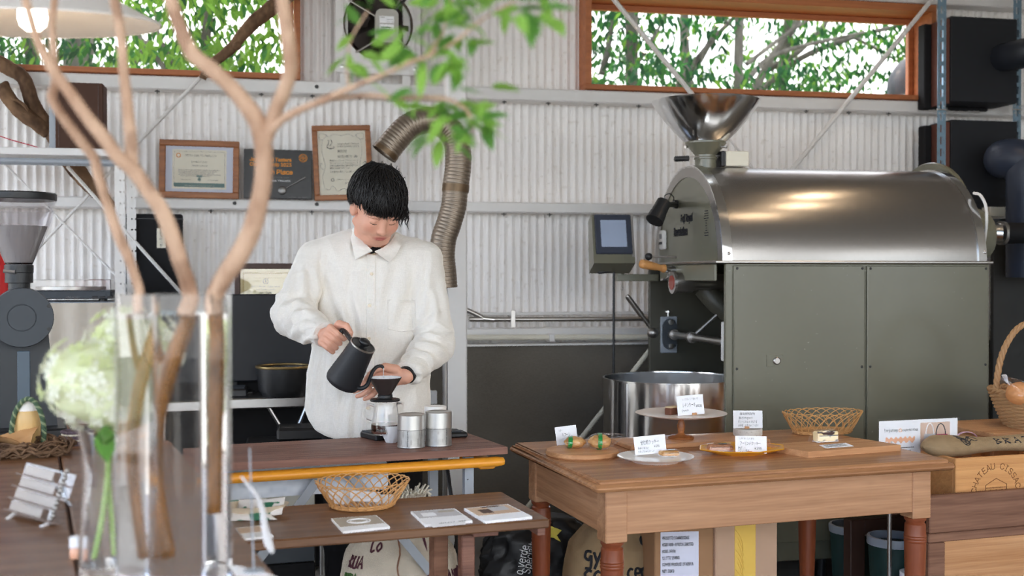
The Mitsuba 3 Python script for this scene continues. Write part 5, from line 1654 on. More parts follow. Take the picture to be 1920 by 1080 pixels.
# ventilation fan
fy = YW - .13
fa, fb_ = PY(629, 137, fy), PY(788, 137, fy)
fw = fb_[0] - fa[0]
fcx = (fa[0] + fb_[0]) / 2
fz0 = fa[2]
fcz = PY(708, 47, fy)[2]
fz1 = 2 * fcz - fz0 + .03
fan = thing('ventilation_fan', 'square white ventilation fan with a round dark opening high on the wall', 'fan')
from shapely.geometry import Point, box as sbox
R_ = fw * .41
fr = sbox(-fw / 2, fz0 - fcz, fw / 2, fz1 - fcz).buffer(-.025).buffer(.025).difference(Point(0, 0).buffer(R_, 40))
FM_ = np.eye(4); FM_[:3, 3] = [fcx, fy, fcz]
add(fan + '__square_frame', prism(fr, .03), 'white_paint', 30, FM_)
inn_ = sbox(-fw / 2 + .03, fz0 - fcz + .03, fw / 2 - .03, fz1 - fcz - .03).buffer(-.02).buffer(.02)
add(fan + '__raised_edge', prism(inn_.difference(inn_.buffer(-.007)), .012, (0, -.018, 0)), 'white_paint', 30, FM_)
add(fan + '__throat', lathe([(R_ + .012, -.03), (R_ + .012, .0), (R_ + .002, .012), (R_ - .008, .0), (R_ - .012, -.11), (R_ - .015, -.11), (R_ - .012, .0)], 48), mat('fan_grime', rgb(92, 80, 70), .7), 35, FM_ @ axes([0, 0, 0], [1, 0, 0], [0, 0, 1], [0, -1, 0]))
add(fan + '__back_shutter', lathe([(0, 0), (R_, 0), (R_, .004), (0, .004)], 40), mat('fan_dark', rgb(48, 40, 36), .8), 30, FM_ @ axes([0, .11, 0], [1, 0, 0], [0, 0, 1], [0, -1, 0]))
mo = []
q = PY(725, 50, fy - .06) - np.array([fcx, fy, fcz])
mp = sbox(-.056, -.082, .056, .082).buffer(-.03, join_style=1).buffer(.03)
m_ = add(fan + '__motor', prism(mp, .07, (q[0], -.05, q[2])), mat('motor_grey', rgb(170, 166, 158), .45), 35, FM_)
add(m_ + '__name_plate', pbox(q[0] - .037, q[0] + .034, -.0865, -.0845, q[2] + .012, q[2] + .046, .0003), 'paper', False, FM_)
add(m_ + '__name_plate', pbox(q[0] - .037, q[0] + .034, -.0865, -.0845, q[2] - .032, q[2] + .006, .0003), 'paper', False, FM_)
pl_ = [(line(q[0] - .005, q[0] + .032, q[2] + .030, .002, -.0865)), line(q[0] - .005, q[0] + .032, q[2] + .018, .002, -.0865), line(q[0] - .03, q[0] + .02, q[2] - .010, .006, -.0865), line(q[0] - .03, q[0] + .03, q[2] - .022, .004, -.0865), line(q[0] - .033, q[0] - .012, q[2] + .040, .003, -.0865)]
add(m_ + '__printing', cat(pl_), 'grey_ink', False, FM_)
for k in range(4):
    a = math.radians(52 + 90 * k)
    add(fan + '__stay_arm', tube([[q[0] + math.cos(a) * .05, -.05, q[2] + math.sin(a) * .07], [math.cos(a) * (R_ + .01), -.02, math.sin(a) * (R_ + .01)]], .0055, 8), 'brushed', 40, FM_)
for k in range(5):
    a = 2 * math.pi * k / 5 + .3
    bl = grid(lambda u, v, a=a: np.stack([(.05 + u * (R_ - .07)) * np.cos(a + (v - .5) * (.75 + .2 * u)), .02 + .05 * (v - .5), (.05 + u * (R_ - .07)) * np.sin(a + (v - .5) * (.75 + .2 * u))], 1), 6, 6)
    add(fan + '__blade', (np.vstack([bl[0], bl[0] + [0, .002, 0]]), np.vstack([bl[1], bl[1][:, ::-1] + len(bl[0])])), 'fan_dark', 60, FM_)
add(fan + '__power_cord', tube(spline([[q[0] + .04, -.06, q[2] + .08], [q[0] + .07, -.065, q[2] + .115], [q[0] + .11, -.05, q[2] + .16]], 5), .008, 8), 'black_plastic', 40, FM_)
for sx, zz_ in ((-1, fz0 - fcz), (1, fz0 - fcz), (-1, fz1 - fcz), (1, fz1 - fcz)):
    c_ = add(fan + '__corner_bracket', prism(sbox(sx * (fw / 2 - .03) - .03, zz_ + (.002 if zz_ < 0 else -.062), sx * (fw / 2 - .03) + .03, zz_ + (.062 if zz_ < 0 else -.002)).buffer(-.01).buffer(.01), .012, (0, -.018, 0)), 'white_paint', 30, FM_)
    add(c_ + '__bolt', lathe([(0, 0), (.009, 0), (.009, .006), (0, .008)], 8), 'steel', 20, FM_ @ axes([sx * (fw / 2 - .03), -.024, zz_ + (.03 if zz_ < 0 else -.03)], [1, 0, 0], [0, 0, 1], [0, -1, 0]))
for sx in (-.40, .34):
    add(fan + '__mounting_rail', pbox(fcx + sx * fw - .02, fcx + sx * fw + .02, fy + .005, fy + .045, W1['z0'] - .07, fz1 + .2, .003), 'white_paint')

# flexible ducts, made of a spiral-wound metal strip
def duct_fn(p, n, uv):
    t = dr.abs(dr.sin(uv.y * 3.14159265))
    g_ = noise(p.x * 30, p.y * 30, p.z * 30)
    return mix(mix([0.20, 0.155, 0.115], [0.27, 0.215, 0.165], g_), [0.62, 0.57, 0.50], smoothstep(0.07, 0.03, t))


mat('duct_metal', proc(duct_fn), .38, .7)


def spiral_duct(pts, r, pitch, n=28):
    path = spline(pts, 14)
    seg = np.linalg.norm(np.diff(path, axis=0), axis=1)
    L_ = np.concatenate([[0], np.cumsum(seg)])
    m = int(L_[-1] / (pitch / 6))
    s_ = np.linspace(0, L_[-1], m)
    pp = np.stack([np.interp(s_, L_, path[:, k]) for k in range(3)], 1)
    rad = r + .0016 * np.abs(np.sin(s_ / pitch * math.pi)) - .0008
    v, f = tube(pp, rad, n, cap=False)
    uv = np.stack([np.tile(np.arange(n) / n, m), np.repeat(s_ / pitch, n)], 1)
    v2 = v.reshape(m, n, 3)
    inner = (pp[:, None] + (v2 - pp[:, None]) * .955).reshape(-1, 3)
    return (np.vstack([v, inner]), np.vstack([f, f[:, ::-1] + len(v)])), np.vstack([uv, uv])


yd = 4.95
dl = thing('flexible_duct', 'bent brown metal flexible duct hooked over beside the white post', 'duct')
dp1 = [PY(720, 289, yd), PY(741, 263, yd), PY(766, 238, yd), PY(795, 226, yd), PY(823, 230, yd), PY(845, 246, yd), PY(857, 272, yd), PY(859, 310, yd), PY(854, 350, yd)]
(m_, uv_) = spiral_duct(dp1, .0585, .0165)
add(dl + '__hose', m_, 'duct_metal', True, uv=uv_)
dp2 = [PY(854, 350, yd), PY(851, 385, yd), PY(842, 418, yd), PY(832, 448, yd), PY(829, 480, yd), PY(832, 512, yd), PY(834, 540, yd)]
(m_, uv_) = spiral_duct(dp2, .0565, .0165)
add(dl + '__hose', m_, 'duct_metal', True, uv=uv_)
add(dl + '__joint_band', tube([PY(855, 346, yd), PY(854, 360, yd)], .0605, 28, cap=False), mat('band_brown', rgb(104, 84, 62), .4, .6), 40)
add(dl + '__end_collar', tube([PY(720, 289, yd), PY(726, 281, yd)], .061, 28, cap=False), 'band_brown', 40)
# holder under the lower end, so that the duct stands on something
add(dl + '__support_rod', tube([PY(834, 538, yd), [PY(834, 538, yd)[0], yd, 0]], .012, 10), 'brushed')

# slotted steel uprights and the black boxes with their pipes at the right
def slotted(px, y, z0, z1, label):
    k = thing('slotted_upright', label, 'steel upright')
    x0 = PY(px, 100, y)[0]
    from shapely.geometry import box as b_
    sl = b_(0, z0, .048, z1)
    zz_ = z0 + .02
    holes = []
    from shapely import union_all
    while zz_ < z1 - .05:
        holes.append(b_(.018, zz_, .031, zz_ + .036).buffer(.002))
        holes.append(Point(.010, zz_ + .017).buffer(.003, 4)); holes.append(Point(.038, zz_ + .017).buffer(.003, 4))
        zz_ += .062
    pl_ = sl.difference(union_all(holes))
    v, f = prism(pl_, .003)
    add(k + '__slotted_face', (v + [x0, y, 0], f), 'zinc_blue')
    sd = prism(b_(0, z0, .036, z1).difference(union_all([b_(.011, h_, .023, h_ + .036) for h_ in np.arange(z0 + .02, z1 - .05, .062)])), .003)
    v = sd[0]
    add(k + '__slotted_side', (np.stack([x0 + .048 + v[:, 1], y + v[:, 0], v[:, 2]], 1), sd[1][:, ::-1]), 'zinc_blue')
    zj = PY(px, 205, y)[2]
    add(k + '__joint_strap', pbox(x0 - .003, x0 + .053, y - .006, y + .004, zj - .005, zj + .003, .001), 'steel')
    for hx in (.01, .038):
        for dz in (-.02, .016, ):
            add(k + '__bolt', lathe([(0, 0), (.005, 0), (.005, .003), (0, .004)], 8), 'steel', 20, axes([x0 + hx, y - .002, zj + dz], [1, 0, 0], [0, 0, 1], [0, -1, 0]))


slotted(1758, 5.32, 0, 3.2, 'perforated blue-grey steel upright, left of the two by the black boxes')
slotted(1900, 5.50, 0, 3.2, 'perforated blue-grey steel upright at the right edge of the picture')
mat('box_black', rgb(34, 36, 40), .7, spec=.3)
mat('rust_edge', rgb(96, 56, 44), .7)
for py0, py1, lb in ((33, 190, 'upper black duct box at the right with a straight black pipe'), (226, 403, 'lower black duct box at the right with a pipe bending down')):
    k = thing('duct_box', lb, 'duct box')
    a, b = PY(1783, py1, 5.42), PY(1907, py1, 5.42)
    zt_ = PY(1850, py0, 5.42)[2]
    add(k + '__box', pbox(a[0], b[0], 5.42, YW - .12, a[2], zt_, .004), 'box_black')
    add(k + '__side_board', pbox(a[0] - .026, a[0] - .001, 5.43, YW - .12, a[2] - .01, zt_ - .012, .003), 'rust_edge')
    add(k + '__side_board', pbox(a[0] - .07, a[0] - .027, 5.56, YW - .12, a[2] - .02, zt_ - .014, .006), 'black_matte')
    sc_ = []
    rr_ = random.Random(py0)
    for i in range(26):
        xx = a[0] - .065 + rr_.random() * (b[0] - a[0])
        sc_.append(sphere(.012 + .008 * rr_.random(), (xx, 5.58, a[2] - .012), 1, (1.2, .5, .7)))
    add(k + '__torn_sealant', cat(sc_), 'black_matte', True)
    if py0 < 100:
        p0 = PY(1880, 108, 5.42)
        p1 = PY(1960, 92, 5.0)
        add(k + '__pipe', tube([p0 + [0, .05, 0], p0, p0 + (p1 - p0) * .1, p1, p1 + (p1 - p0) * .8], [.074, .074, .077, .077, .077], 28), 'pipe_black', 40)
    else:
        p0 = PY(1882, 300, 5.42)
        pts = [p0 + [0, .05, 0], p0, PY(1885, 298, 5.2), PY(1905, 298, 5.12), PY(1925, 305, 5.08), PY(1926, 330, 5.07), PY(1926, 395, 5.07), PY(1926, 520, 5.07)]
        s_ = spline(pts, 6)
        add(k + '__pipe', tube(s_, .102, 28), mat('pipe_blue', rgb(40, 48, 64), .45), 40)
        for i in (14, 30):
            add(k + '__pipe_band', tube([s_[i], s_[i] * .85 + s_[i + 1] * .15], .1035, 28, cap=False), 'pipe_blue', 40)
# smoke pipe from the roaster's rear to the right
k = thing('exhaust_hose', 'black hose with a chrome collar behind the right end of the roaster', 'hose')
h0, h1, h2 = PY(1852, 437, 4.75), PY(1879, 437, 4.72), PY(1990, 437, 4.6)
add(k + '__chrome_collar', tube([h0, h1], .046, 28), 'chrome', 40)
add(k + '__clamp', tube([h1 + [-.012, 0, 0], h1 + [.006, 0, 0]], .056, 28), 'steel', 40)
add(k + '__hose', tube([h1, h1 + (h2 - h1) * .12, h2], [.044, .050, .044], 24), 'black_matte', 40)
# shelf board and dark panel behind the basket
single('wall_shelf', 'narrow pale shelf board between the roaster motor and the wall at the right', 'shelf', pbox(PY(1845, 402, 5.4)[0], PY(1888, 402, 5.4)[0], 5.35, YW - .02, PY(1870, 407, 5.4)[2], PY(1870, 389, 5.4)[2], .003), 'ivory_paper')
k = thing('side_bench', 'dark grey metal bench behind the roaster at the right edge', 'bench')
xa_, xb_ = PY(1846, 430, 5.3)[0], PY(1990, 430, 5.3)[0]
zt_ = PY(1890, 412, 5.3)[2]
add(k + '__top', pbox(xa_, xb_, 5.18, 5.40, zt_ - .03, zt_, .004), 'charcoal')
add(k + '__front_panel', pbox(xa_, xb_, 5.22, 5.25, 0, zt_ - .05, .003), mat('panel_dark', rgb(48, 48, 46), .7), False)
add(k + '__rail', pbox(xa_, xb_, 5.19, 5.215, zt_ - .075, zt_ - .045, .003), 'dark_wood')
# ---------------------------------------------------------------- shelf and machines at the left
def bark_fn(p, n, uv):
    a = fbm(p.x * 24, p.y * 24, p.z * 9, 3)
    b = noise(p.x * 130, p.y * 130, p.z * 60)
    return mix(rgb(128, 100, 76), rgb(62, 44, 34), dr.clip(a * 1.5 - .45 + b * .3, 0, 1))


bumped('old_bark', proc(bark_fn), proc(lambda p, n, uv: fbm(p.x * 60, p.y * 60, p.z * 25, 3)), .006, .85, .2)
ysf = 5.12                                       # front of the shelf unit
sh = thing('shelf_unit', 'white perforated steel shelf unit behind the grinder', 'shelf')
xa, xb = PY(-60, 300, ysf)[0], PY(236, 300, ysf)[0]
zt, zb_ = PY(100, 277, ysf)[2], PY(100, 308, ysf)[2]
add(sh + '__shelf_board', pbox(xa, xb - .005, ysf, ysf + .36, zt - .032, zt, .003), 'white_paint')
add(sh + '__shelf_lip', tube([[xa, ysf - .004, zb_ + .012], [xb - .03, ysf - .004, zb_ + .012]], .013, 12), 'grey_paint', 40)
add(sh + '__shelf_lip', pbox(xa, xb - .03, ysf + .0, ysf + .02, zb_ - .004, zb_ + .008, .002), 'grey_paint')


def punched(x0, y0, z0, z1, w=.041, side=.03):
    from shapely import union_all
    holes = []
    z_ = z0 + .03
    while z_ < z1 - .03:
        holes.append(Point(w * .55, z_).buffer(.0042, 4)); holes.append(Point(w * .95, z_ + .0).buffer(.0042, 4))
        z_ += .05
    v, f = prism(sbox(0, z0, w, z1).difference(union_all(holes)), .0025)
    s_ = cbox(.0025, side, z1 - z0, .0005, (0, side / 2, (z0 + z1) / 2))
    return cat([(v + [x0, y0, 0], f), (s_[0] + [x0, y0, 0], s_[1])])


add(sh + '__upright', punched(xb - .045, ysf - .008, 0, zt, .041), 'white_paint')
add(sh + '__upright', punched(xb - .045, ysf + .36, 0, zt, .041), 'white_paint')
add(sh + '__upright', punched(xa, ysf + .36, 0, zt, .041), 'white_paint')
z0s, z1s = PY(60, 566, ysf)[2], PY(60, 545, ysf)[2]
add(sh + '__shelf_board', pbox(xa, xb - .045, ysf, ysf + .36, z0s - .02, z0s, .003), 'grey_paint')
b0, b1 = PY(250, 300, ysf + .365), PY(60, 480, ysf + .365)
add(sh + '__cross_brace', tube([[xa + .05, ysf + .37, zt - .03], [xb - .03, ysf + .37, zt - .62]], .0055, 8), 'white_paint', 40)
ba, bb_ = PY(126, 312, ysf + .365), PY(345, 555, ysf + .365)
add(sh + '__cross_brace', tube([ba, bb_], .0085, 8), 'white_paint', 40)

# driftwood behind the shelf and over the girt
yb = ysf + .44
dw = thing('driftwood', 'gnarled dark driftwood limb running behind the shelf unit', 'driftwood')
add(dw + '__stem', twisty([PY(-30, 105, yb), PY(18, 128, yb), PY(45, 148, yb), PY(60, 190, yb), PY(88, 235, yb), PY(130, 300, yb), PY(165, 345, yb), PY(212, 388, yb)], [.036, .035, .034, .031, .033, .04, .036, .02], 14, .007, 1), 'old_bark', True)
add(dw + '__fork', twisty([PY(2, 158, yb - .03), PY(14, 180, yb - .03), PY(40, 210, yb - .03), PY(70, 232, yb - .02), PY(90, 250, yb)], [.034, .033, .034, .036, .03], 14, .008, 2), 'old_bark', True)
add(dw + '__twig', twisty([PY(22, 186, yb - .06), PY(35, 190, yb - .07), PY(48, 200, yb - .07), PY(54, 212, yb - .05)], [.007, .008, .008, .006], 8, .002, 3), 'old_bark', True)
yb2 = YW - .20
dw = thing('driftwood', 'crooked dark branch propped across the left window corner', 'driftwood')
add(dw + '__stem', twisty([PY(380, 148, yb2), PY(395, 122, yb2), PY(432, 92, yb2), PY(470, 48, yb2), PY(510, 14, yb2), PY(545, -15, yb2), PY(600, -60, yb2)], [.018, .022, .026, .032, .036, .04, .04], 14, .006, 4), 'old_bark', True)
add(dw + '__knot', sphere(.022, PY(444, 86, yb2 - .02), 2), 'old_bark', True)
single('red_cable', 'thin red cable lying across the wall above the shelf', 'cable', tube(spline([PY(-20, 248, ysf + .2), PY(20, 262, ysf + .2), PY(60, 273, ysf + .2), [PY(100, 275, ysf + .2)[0], ysf + .2, zt + .004], [PY(190, 275, ysf + .2)[0], ysf + .2, zt + .004], [PY(215, 273, ysf + .2)[0], ysf + .2, zt + .004]], 6), .0025, 6), mat('red_cable', rgb(176, 44, 60), .5), 40)

# big brown box file on the shelf
yk = ysf + .06
k = thing('box_file', 'tall dark brown box file standing on the shelf unit', 'box')
xa, xb = PY(104, 275, yk)[0], PY(193, 275, yk)[0]
za, zc_ = zt + .0005, PY(150, 155, yk)[2]
mat('brown_cloth', rgb(76, 54, 44), .75, spec=.2)
add(k + '__cover', pbox(xa, xb, yk, yk + .02, za, zc_, .002), 'brown_cloth')
add(k + '__cover', pbox(xa, xb, yk + .09, yk + .11, za, zc_, .002), 'brown_cloth')
add(k + '__spine', pbox(xb - .012, xb + .002, yk + .001, yk + .109, za, zc_ - .001, .004), 'brown_cloth')
add(k + '__pages', pbox(xa - .03, xb - .012, yk + .021, yk + .089, za, zc_ - .01, .002), 'grey_paint')
add(k + '__hinge_groove', pbox(xa + .012, xa + .016, yk - .002, yk + .001, za, zc_, .0005), 'dark_wood')
add(k + '__hinge_groove', pbox(xb - .020, xb - .016, yk - .002, yk + .001, za, zc_, .0005), 'dark_wood')

# black board with a paper label
yk = 5.50
xa, xb = PY(236, 500, yk)[0], PY(341, 500, yk)[0]
k = thing('black_case', 'flat black case with a narrow paper label leaning on the wall', 'case')
z1_ = PY(290, 401, yk)[2]
add(k + '__case', pbox(xa, xb, yk, yk + .07, .82, z1_, .004), 'black_matte')
add(k + '__lid_edge', pbox(xa + .004, xb + .002, yk - .004, yk + .074, z1_ - .026, z1_ - .02, .001), 'black_plastic')
la, lb_ = PY(294, 465, yk - .002), PY(311, 428, yk - .002)
l_ = add(k + '__label', pbox(la[0], lb_[0], yk - .0015, yk + .001, la[2], lb_[2], .0003), 'ivory_paper')
add(l_ + '__lettering', text('極上 日本手拭', .012, .0004, cjk=True, width=.085), 'ink', False, axes([la[0] + .024, yk - .0019, la[2] + .006], [0, 0, 1], [0, 1, 0], [-1, 0, 0]))

# turntable on the lower shelf
yt = ysf - .02
xa, xb = PY(56, 560, yt)[0], PY(208, 560, yt)[0]
k = thing('record_player', 'black record player under a clear dust cover on the shelf', 'record player')
zz0, zz1, zz2 = PY(130, 566, yt)[2], PY(130, 545, yt)[2], PY(130, 525, yt)[2]
zz0 = z0s + .012
add(k + '__plinth', pbox(xa, xb, yt, yt + .33, zz0, zz1, .004), 'charcoal')
for sx in (xa + .04, xb - .04):
    add(k + '__foot', lathe([(0, 0), (.018, 0), (.018, .012), (0, .012)], 16, (sx, yt + .05, z0s)), 'black_plastic', 40)
for i in range(3):
    x_ = PY(178 + 14 * i, 553, yt)[0]
    add(k + '__button', pbox(x_ - .012, x_ + .012, yt - .002, yt + .002, zz1 - .034, zz1 - .024, .001), 'black_plastic')
add(k + '__lettering', text('audio-technica', .0055, .0004, width=.058), 'grey_ink', False, axes([PY(123, 553, yt)[0], yt - .0005, zz1 - .030], [1, 0, 0], [0, 1, 0], [0, 0, 1]))
add(k + '__platter', lathe([(0, 0), (.145, 0), (.148, .003), (.148, .016), (0, .017)], 48, ((xa + xb) / 2 - .03, yt + .17, zz1)), 'brushed', 35)
cov = cat([pbox(xa, xb, yt, yt + .003, zz1 + .002, zz2, .0008), pbox(xa, xb, yt + .327, yt + .33, zz1 + .002, zz2, .0008), pbox(xa, xa + .003, yt + .003, yt + .327, zz1 + .002, zz2, .0008), pbox(xb - .003, xb, yt + .003, yt + .327, zz1 + .002, zz2, .0008), pbox(xa, xb, yt, yt + .33, zz2, zz2 + .003, .0008)])
scene['acrylic'] = {'type': 'dielectric', 'int_ior': 1.49}
add(k + '__dust_cover', cov, 'acrylic')

# linen cloth hanging in front of the lower part of the shelf
yl = ysf - .035
xa, xb = PY(60, 600, yl)[0], PY(232, 600, yl)[0]
ztop, zbot = PY(150, 568, yl)[2], .35


def cloth(u, v):
    x = xa + (xb - xa) * u
    dy = .010 * np.sin(u * 23 + v * 2.0) * (.3 + v) + .006 * np.sin(u * 9 - v * 5) + .006 * np.sin((u * 1.4 + v) * 11) * v
    return np.stack([x, yl + dy - .006 * v, ztop + (zbot - ztop) * v], 1)


g = grid(cloth, 60, 30)
single('linen_cloth', 'beige linen cloth hanging below the record player', 'cloth', (np.vstack([g[0], g[0] + [0, .002, 0]]), np.vstack([g[1], g[1][:, ::-1] + len(g[0])])), bumped('beige_linen', rgb(202, 192, 178), proc(lambda p, n, uv: noise(p.x * 700, 1.0, p.z * 90) + noise(p.x * 90, 2.0, p.z * 700)), .0006, .9, .1), True)

# coffee grinder
GZ_ = 3.45
gq = P(44, 600, GZ_)
gp = lambda py: float(P(44, py, GZ_)[2])
s_ = GZ_ / FPX
gr = thing('coffee_grinder', 'black commercial coffee grinder with a smoky hopper at the left edge', 'coffee grinder')
gx0, gy0 = P(38, 600, GZ_)[0], P(38, 600, GZ_)[1]
hop = [(23 * s_, gp(497)), (26 * s_, gp(490)), (42 * s_, gp(455)), (56 * s_, gp(415)), (63 * s_, gp(385)), (65 * s_, gp(372))]
gx1, gy1 = P(36, 600, GZ_)[:2]
scene['smoky_shell'] = {'type': 'thindielectric', 'int_ior': 1.5, 'specular_transmittance': {'type': 'rgb', 'value': [.86, .85, .86]}}
add(gr + '__hopper', lathe(hop, 48, (gx1, gy1, 0)), 'smoky_shell', 50)
add(gr + '__hopper_lid', lathe([(0, gp(364)), (64 * s_, gp(364)), (66.5 * s_, gp(368)), (66.5 * s_, gp(362)), (0, gp(358))][0:0] + [(0, gp(376)), (66 * s_, gp(376)), (67 * s_, gp(374)), (67 * s_, gp(364)), (65 * s_, gp(362)), (0, gp(362))], 48, (gx1, gy1, 0)), 'black_plastic', 35)
add(gr + '__hopper_band', lathe([(57 * s_, gp(423)), (57.6 * s_, gp(423)), (62.6 * s_, gp(394)), (62 * s_, gp(394))], 48, (gx1, gy1, 0)), 'smoky_shell', 50)
add(gr + '__inner_cone', lathe([(22 * s_, gp(500)), (38 * s_, gp(455)), (50 * s_, gp(424)), (49 * s_, gp(424)), (37 * s_, gp(455)), (20 * s_, gp(500))], 40, (gx1, gy1, 0)), mat('smoke_plastic', rgb(150, 146, 146), .4), 50)
add(gr + '__collar', lathe([(0, gp(545)), (19 * s_, gp(545)), (19 * s_, gp(531)), (24.5 * s_, gp(530)), (24.5 * s_, gp(512)), (25.5 * s_, gp(511)), (25.5 * s_, gp(497)), (0, gp(497))], 36, (gx1, gy1, 0)), 'black_plastic', 35)
q0, q1 = P(6, 508, GZ_ - .06), P(28, 510, GZ_ - .05)
add(gr + '__slide_lever', tube([q0, q1], .006, 10), 'steel')
gc = P(41, 596, GZ_ - .13)
nd = (O - gc); nd[2] = 0; nd /= np.linalg.norm(nd)
GD = axes(gc, np.cross(UZ, nd), UZ, nd)
R0 = 56 * (GZ_ - .13) / FPX
add(gr + '__motor_housing', lathe([(0, -.20), (R0 * .97, -.20), (R0, -.19), (R0, -.012), (R0 * .975, 0), (R0 * .46, 0), (R0 * .45, -.0025), (R0 * .435, -.0025), (R0 * .425, 0), (0, 0)], 64), 'charcoal', 30, GD)
for a in (25, 155, 205, 335):
    a = math.radians(a)
    add(gr + '__rim_screw', lathe([(0, 0), (.006, 0), (.006, .003), (0, .003)], 10), 'black_plastic', 30, GD @ axes([math.cos(a) * R0 * .93, math.sin(a) * R0 * .93, 0], [1, 0, 0], [0, 1, 0], [0, 0, 1]))
zt_, zb0 = gp(640), .86
tw = [(-.062, zt_), (.062, zt_), (.088, zb0), (-.075, zb0)]
GB = axes([gq[0], gq[1], 0], np.cross(UZ, nd), -nd, UZ)
v, f = prism([(-.066, gp(560)), (.060, gp(560)), (.072, gp(640)), (.094, zb0 + .0), (-.085, zb0)], .15, (0, .0, 0))
add(gr + '__tower', (v, f), mat('tower_black', rgb(38, 42, 46), .5), False, GB)
add(gr + '__tower_trim', pbox(-.018, .018, -.079, -.074, zb0 + .03, gp(655), .002), mat('trim_slate', rgb(74, 88, 100), .45), False, GB)
add(gr + '__base', pbox(-.11, .12, -.16, .13, zb0 - .035, zb0, .006), 'black_plastic', False, GB)
# what carries the grinder: a low cupboard at the wall side
k = thing('side_cupboard', 'dark wooden side cupboard carrying the grinder', 'cupboard')
CB = axes([gq[0], gq[1], 0], RT - UZ * RT[2], FH, UZ)
add(k + '__body', pbox(-.75, .14, -.20, .26, .03, zb0 - .06, .004), 'dark_wood', False, CB)
add(k + '__top', pbox(-.77, .15, -.21, .27, zb0 - .06, zb0 - .0352, .004), 'plank_wood', False, CB)
rb = thing('red_container', 'red rounded container behind the grinder hopper at the left edge', 'container')
rq = P(-28, 480, 3.75)
add(rb + '__body', lathe([(0, zb0 - .035), (.085, zb0 - .035), (.092, zb0 - .02), (.095, gp(520)), (.09, gp(480)), (.07, gp(450)), (.04, gp(430)), (0, gp(426))], 32, (rq[0], rq[1], 0)), mat('red_enamel', rgb(198, 36, 38), .3), 40)
add(rb + '__lid_knob', lathe([(0, gp(427)), (.014, gp(427)), (.016, gp(420)), (0, gp(416))], 20, (rq[0], rq[1], 0)), 'black_plastic', 40)

# dark computer panel, bowls and steel work table behind the man
WTz = PY(500, 747, 4.75)[2]
wt = thing('steel_work_table', 'stainless steel work table behind the man', 'table')
wa, wb_ = PY(425, 757, 4.75), PY(600, 747, 4.75)
wd = wb_ - wa; wd[2] = 0
WANG = math.degrees(math.atan2(wd[1], wd[0]))
WF = frame([wa[0], wa[1], 0], 6.0)
wlen = .85
add(wt + '__table_top', pbox(-.30, .48, 0, .25, WTz - .042, WTz, .004), 'steel', False, WF)
for lx in (-.26, .42):
    for ly in (.03, .19):
        add(wt + '__leg', tube([[lx, ly, 0], [lx, ly, WTz - .04]], .017, 14), 'steel', 40, WF)
add(wt + '__brace', tube([[.17, .03, WTz - .04], [.24, .03, WTz - .16]], .008, 8), 'steel', 40, WF)
add(wt + '__brace', tube([[.33, .03, WTz - .04], [.28, .03, WTz - .16]], .008, 8), 'steel', 40, WF)
mo_ = thing('monitor', 'large black monitor standing behind the man on the steel table', 'monitor')
MZ0, MZ1 = WTz, PY(500, 551, 5.03)[2]
add(mo_ + '__screen_panel', pbox(-.28, .40, .215, .24, MZ0 + .05, MZ1, .006), mat('monitor_black', rgb(25, 28, 34), .5), False, WF)
add(mo_ + '__stand', cat([pbox(-.06, .12, .17, .245, MZ0, MZ0 + .012, .004), pbox(.0, .06, .2405, .248, MZ0 + .01, MZ0 + .2, .004)]), 'black_plastic', False, WF)
# shelf on which the low diploma stands: top of a black cabinet behind
k = thing('black_cabinet', 'black cabinet against the wall behind the monitor', 'cabinet')
cz1 = PY(500, 592, 5.05)[2]
add(k + '__body', pbox(PY(330, 600, 5.05)[0], PY(640, 600, 5.05)[0], 5.05, 5.17, .02, cz1 - .02, .004), 'black_matte')
add(k + '__top', pbox(PY(328, 600, 5.05)[0], PY(642, 600, 5.05)[0], 5.03, 5.18, cz1 - .02, cz1 - .0, .003), 'black_plastic')
bw = thing('mixing_bowl', 'dark bowl with a bright brass rim on the steel table', 'bowl')
bq_ = PY(532, 745, 4.84)
rB = (PY(582, 690, 4.84)[0] - PY(480, 690, 4.84)[0]) / 2
zr = PY(532, 687, 4.84)[2]
add(bw + '__bowl', lathe([(0, WTz + .001), (rB * .78, WTz + .001), (rB * .93, WTz + .03), (rB * .99, zr - .02), (rB, zr), (rB * .97, zr), (rB * .95, zr - .02), (rB * .88, WTz + .03), (0, WTz + .012)], 48, (bq_[0], bq_[1] + .0, 0)), 'black_plastic', 40)
add(bw + '__rim', tube([[bq_[0] + rB * .99 * math.cos(a), bq_[1] + rB * .99 * math.sin(a), zr] for a in np.linspace(0, 2 * math.pi, 48, endpoint=False)], .006, 8, closed=True), mat('brass', rgb(196, 170, 118), .3, .9), 40)
k = thing('kitchen_scale', 'low black scale left of the dark bowl', 'scale')
q = PY(455, 740, 4.85)
add(k + '__body', pbox(q[0] - .12, q[0] + .02, 4.81, 4.95, WTz, WTz + .035, .006), 'black_plastic')
add(k + '__plate', pbox(q[0] - .11, q[0] + .01, 4.82, 4.94, WTz + .035, WTz + .04, .003), 'charcoal')
# black machines under the steel table
k = thing('storage_crate', 'black woven crate under the steel table', 'crate')
q = PY(462, 832, 4.62)
add(k + '__body', pbox(q[0], q[0] + .55, 4.54, 4.72, .25, PY(500, 815, 4.62)[2] - .02, .006), 'black_matte')
wv_ = []
for i in range(14):
    for j in range(3):
        wv_.append(sphere(.008, (q[0] + .01 + i * .038, 4.535, PY(500, 815, 4.62)[2] - .04 - j * .018), 1, (1.6, .6, .7)))
add(k + '__woven_rim', cat(wv_), 'black_plastic', True)
add(k + '__lid', pbox(q[0] + .12, q[0] + .55, 4.55, 4.71, PY(500, 815, 4.62)[2] - .02, PY(500, 800, 4.62)[2] - .0, .01), 'black_plastic')
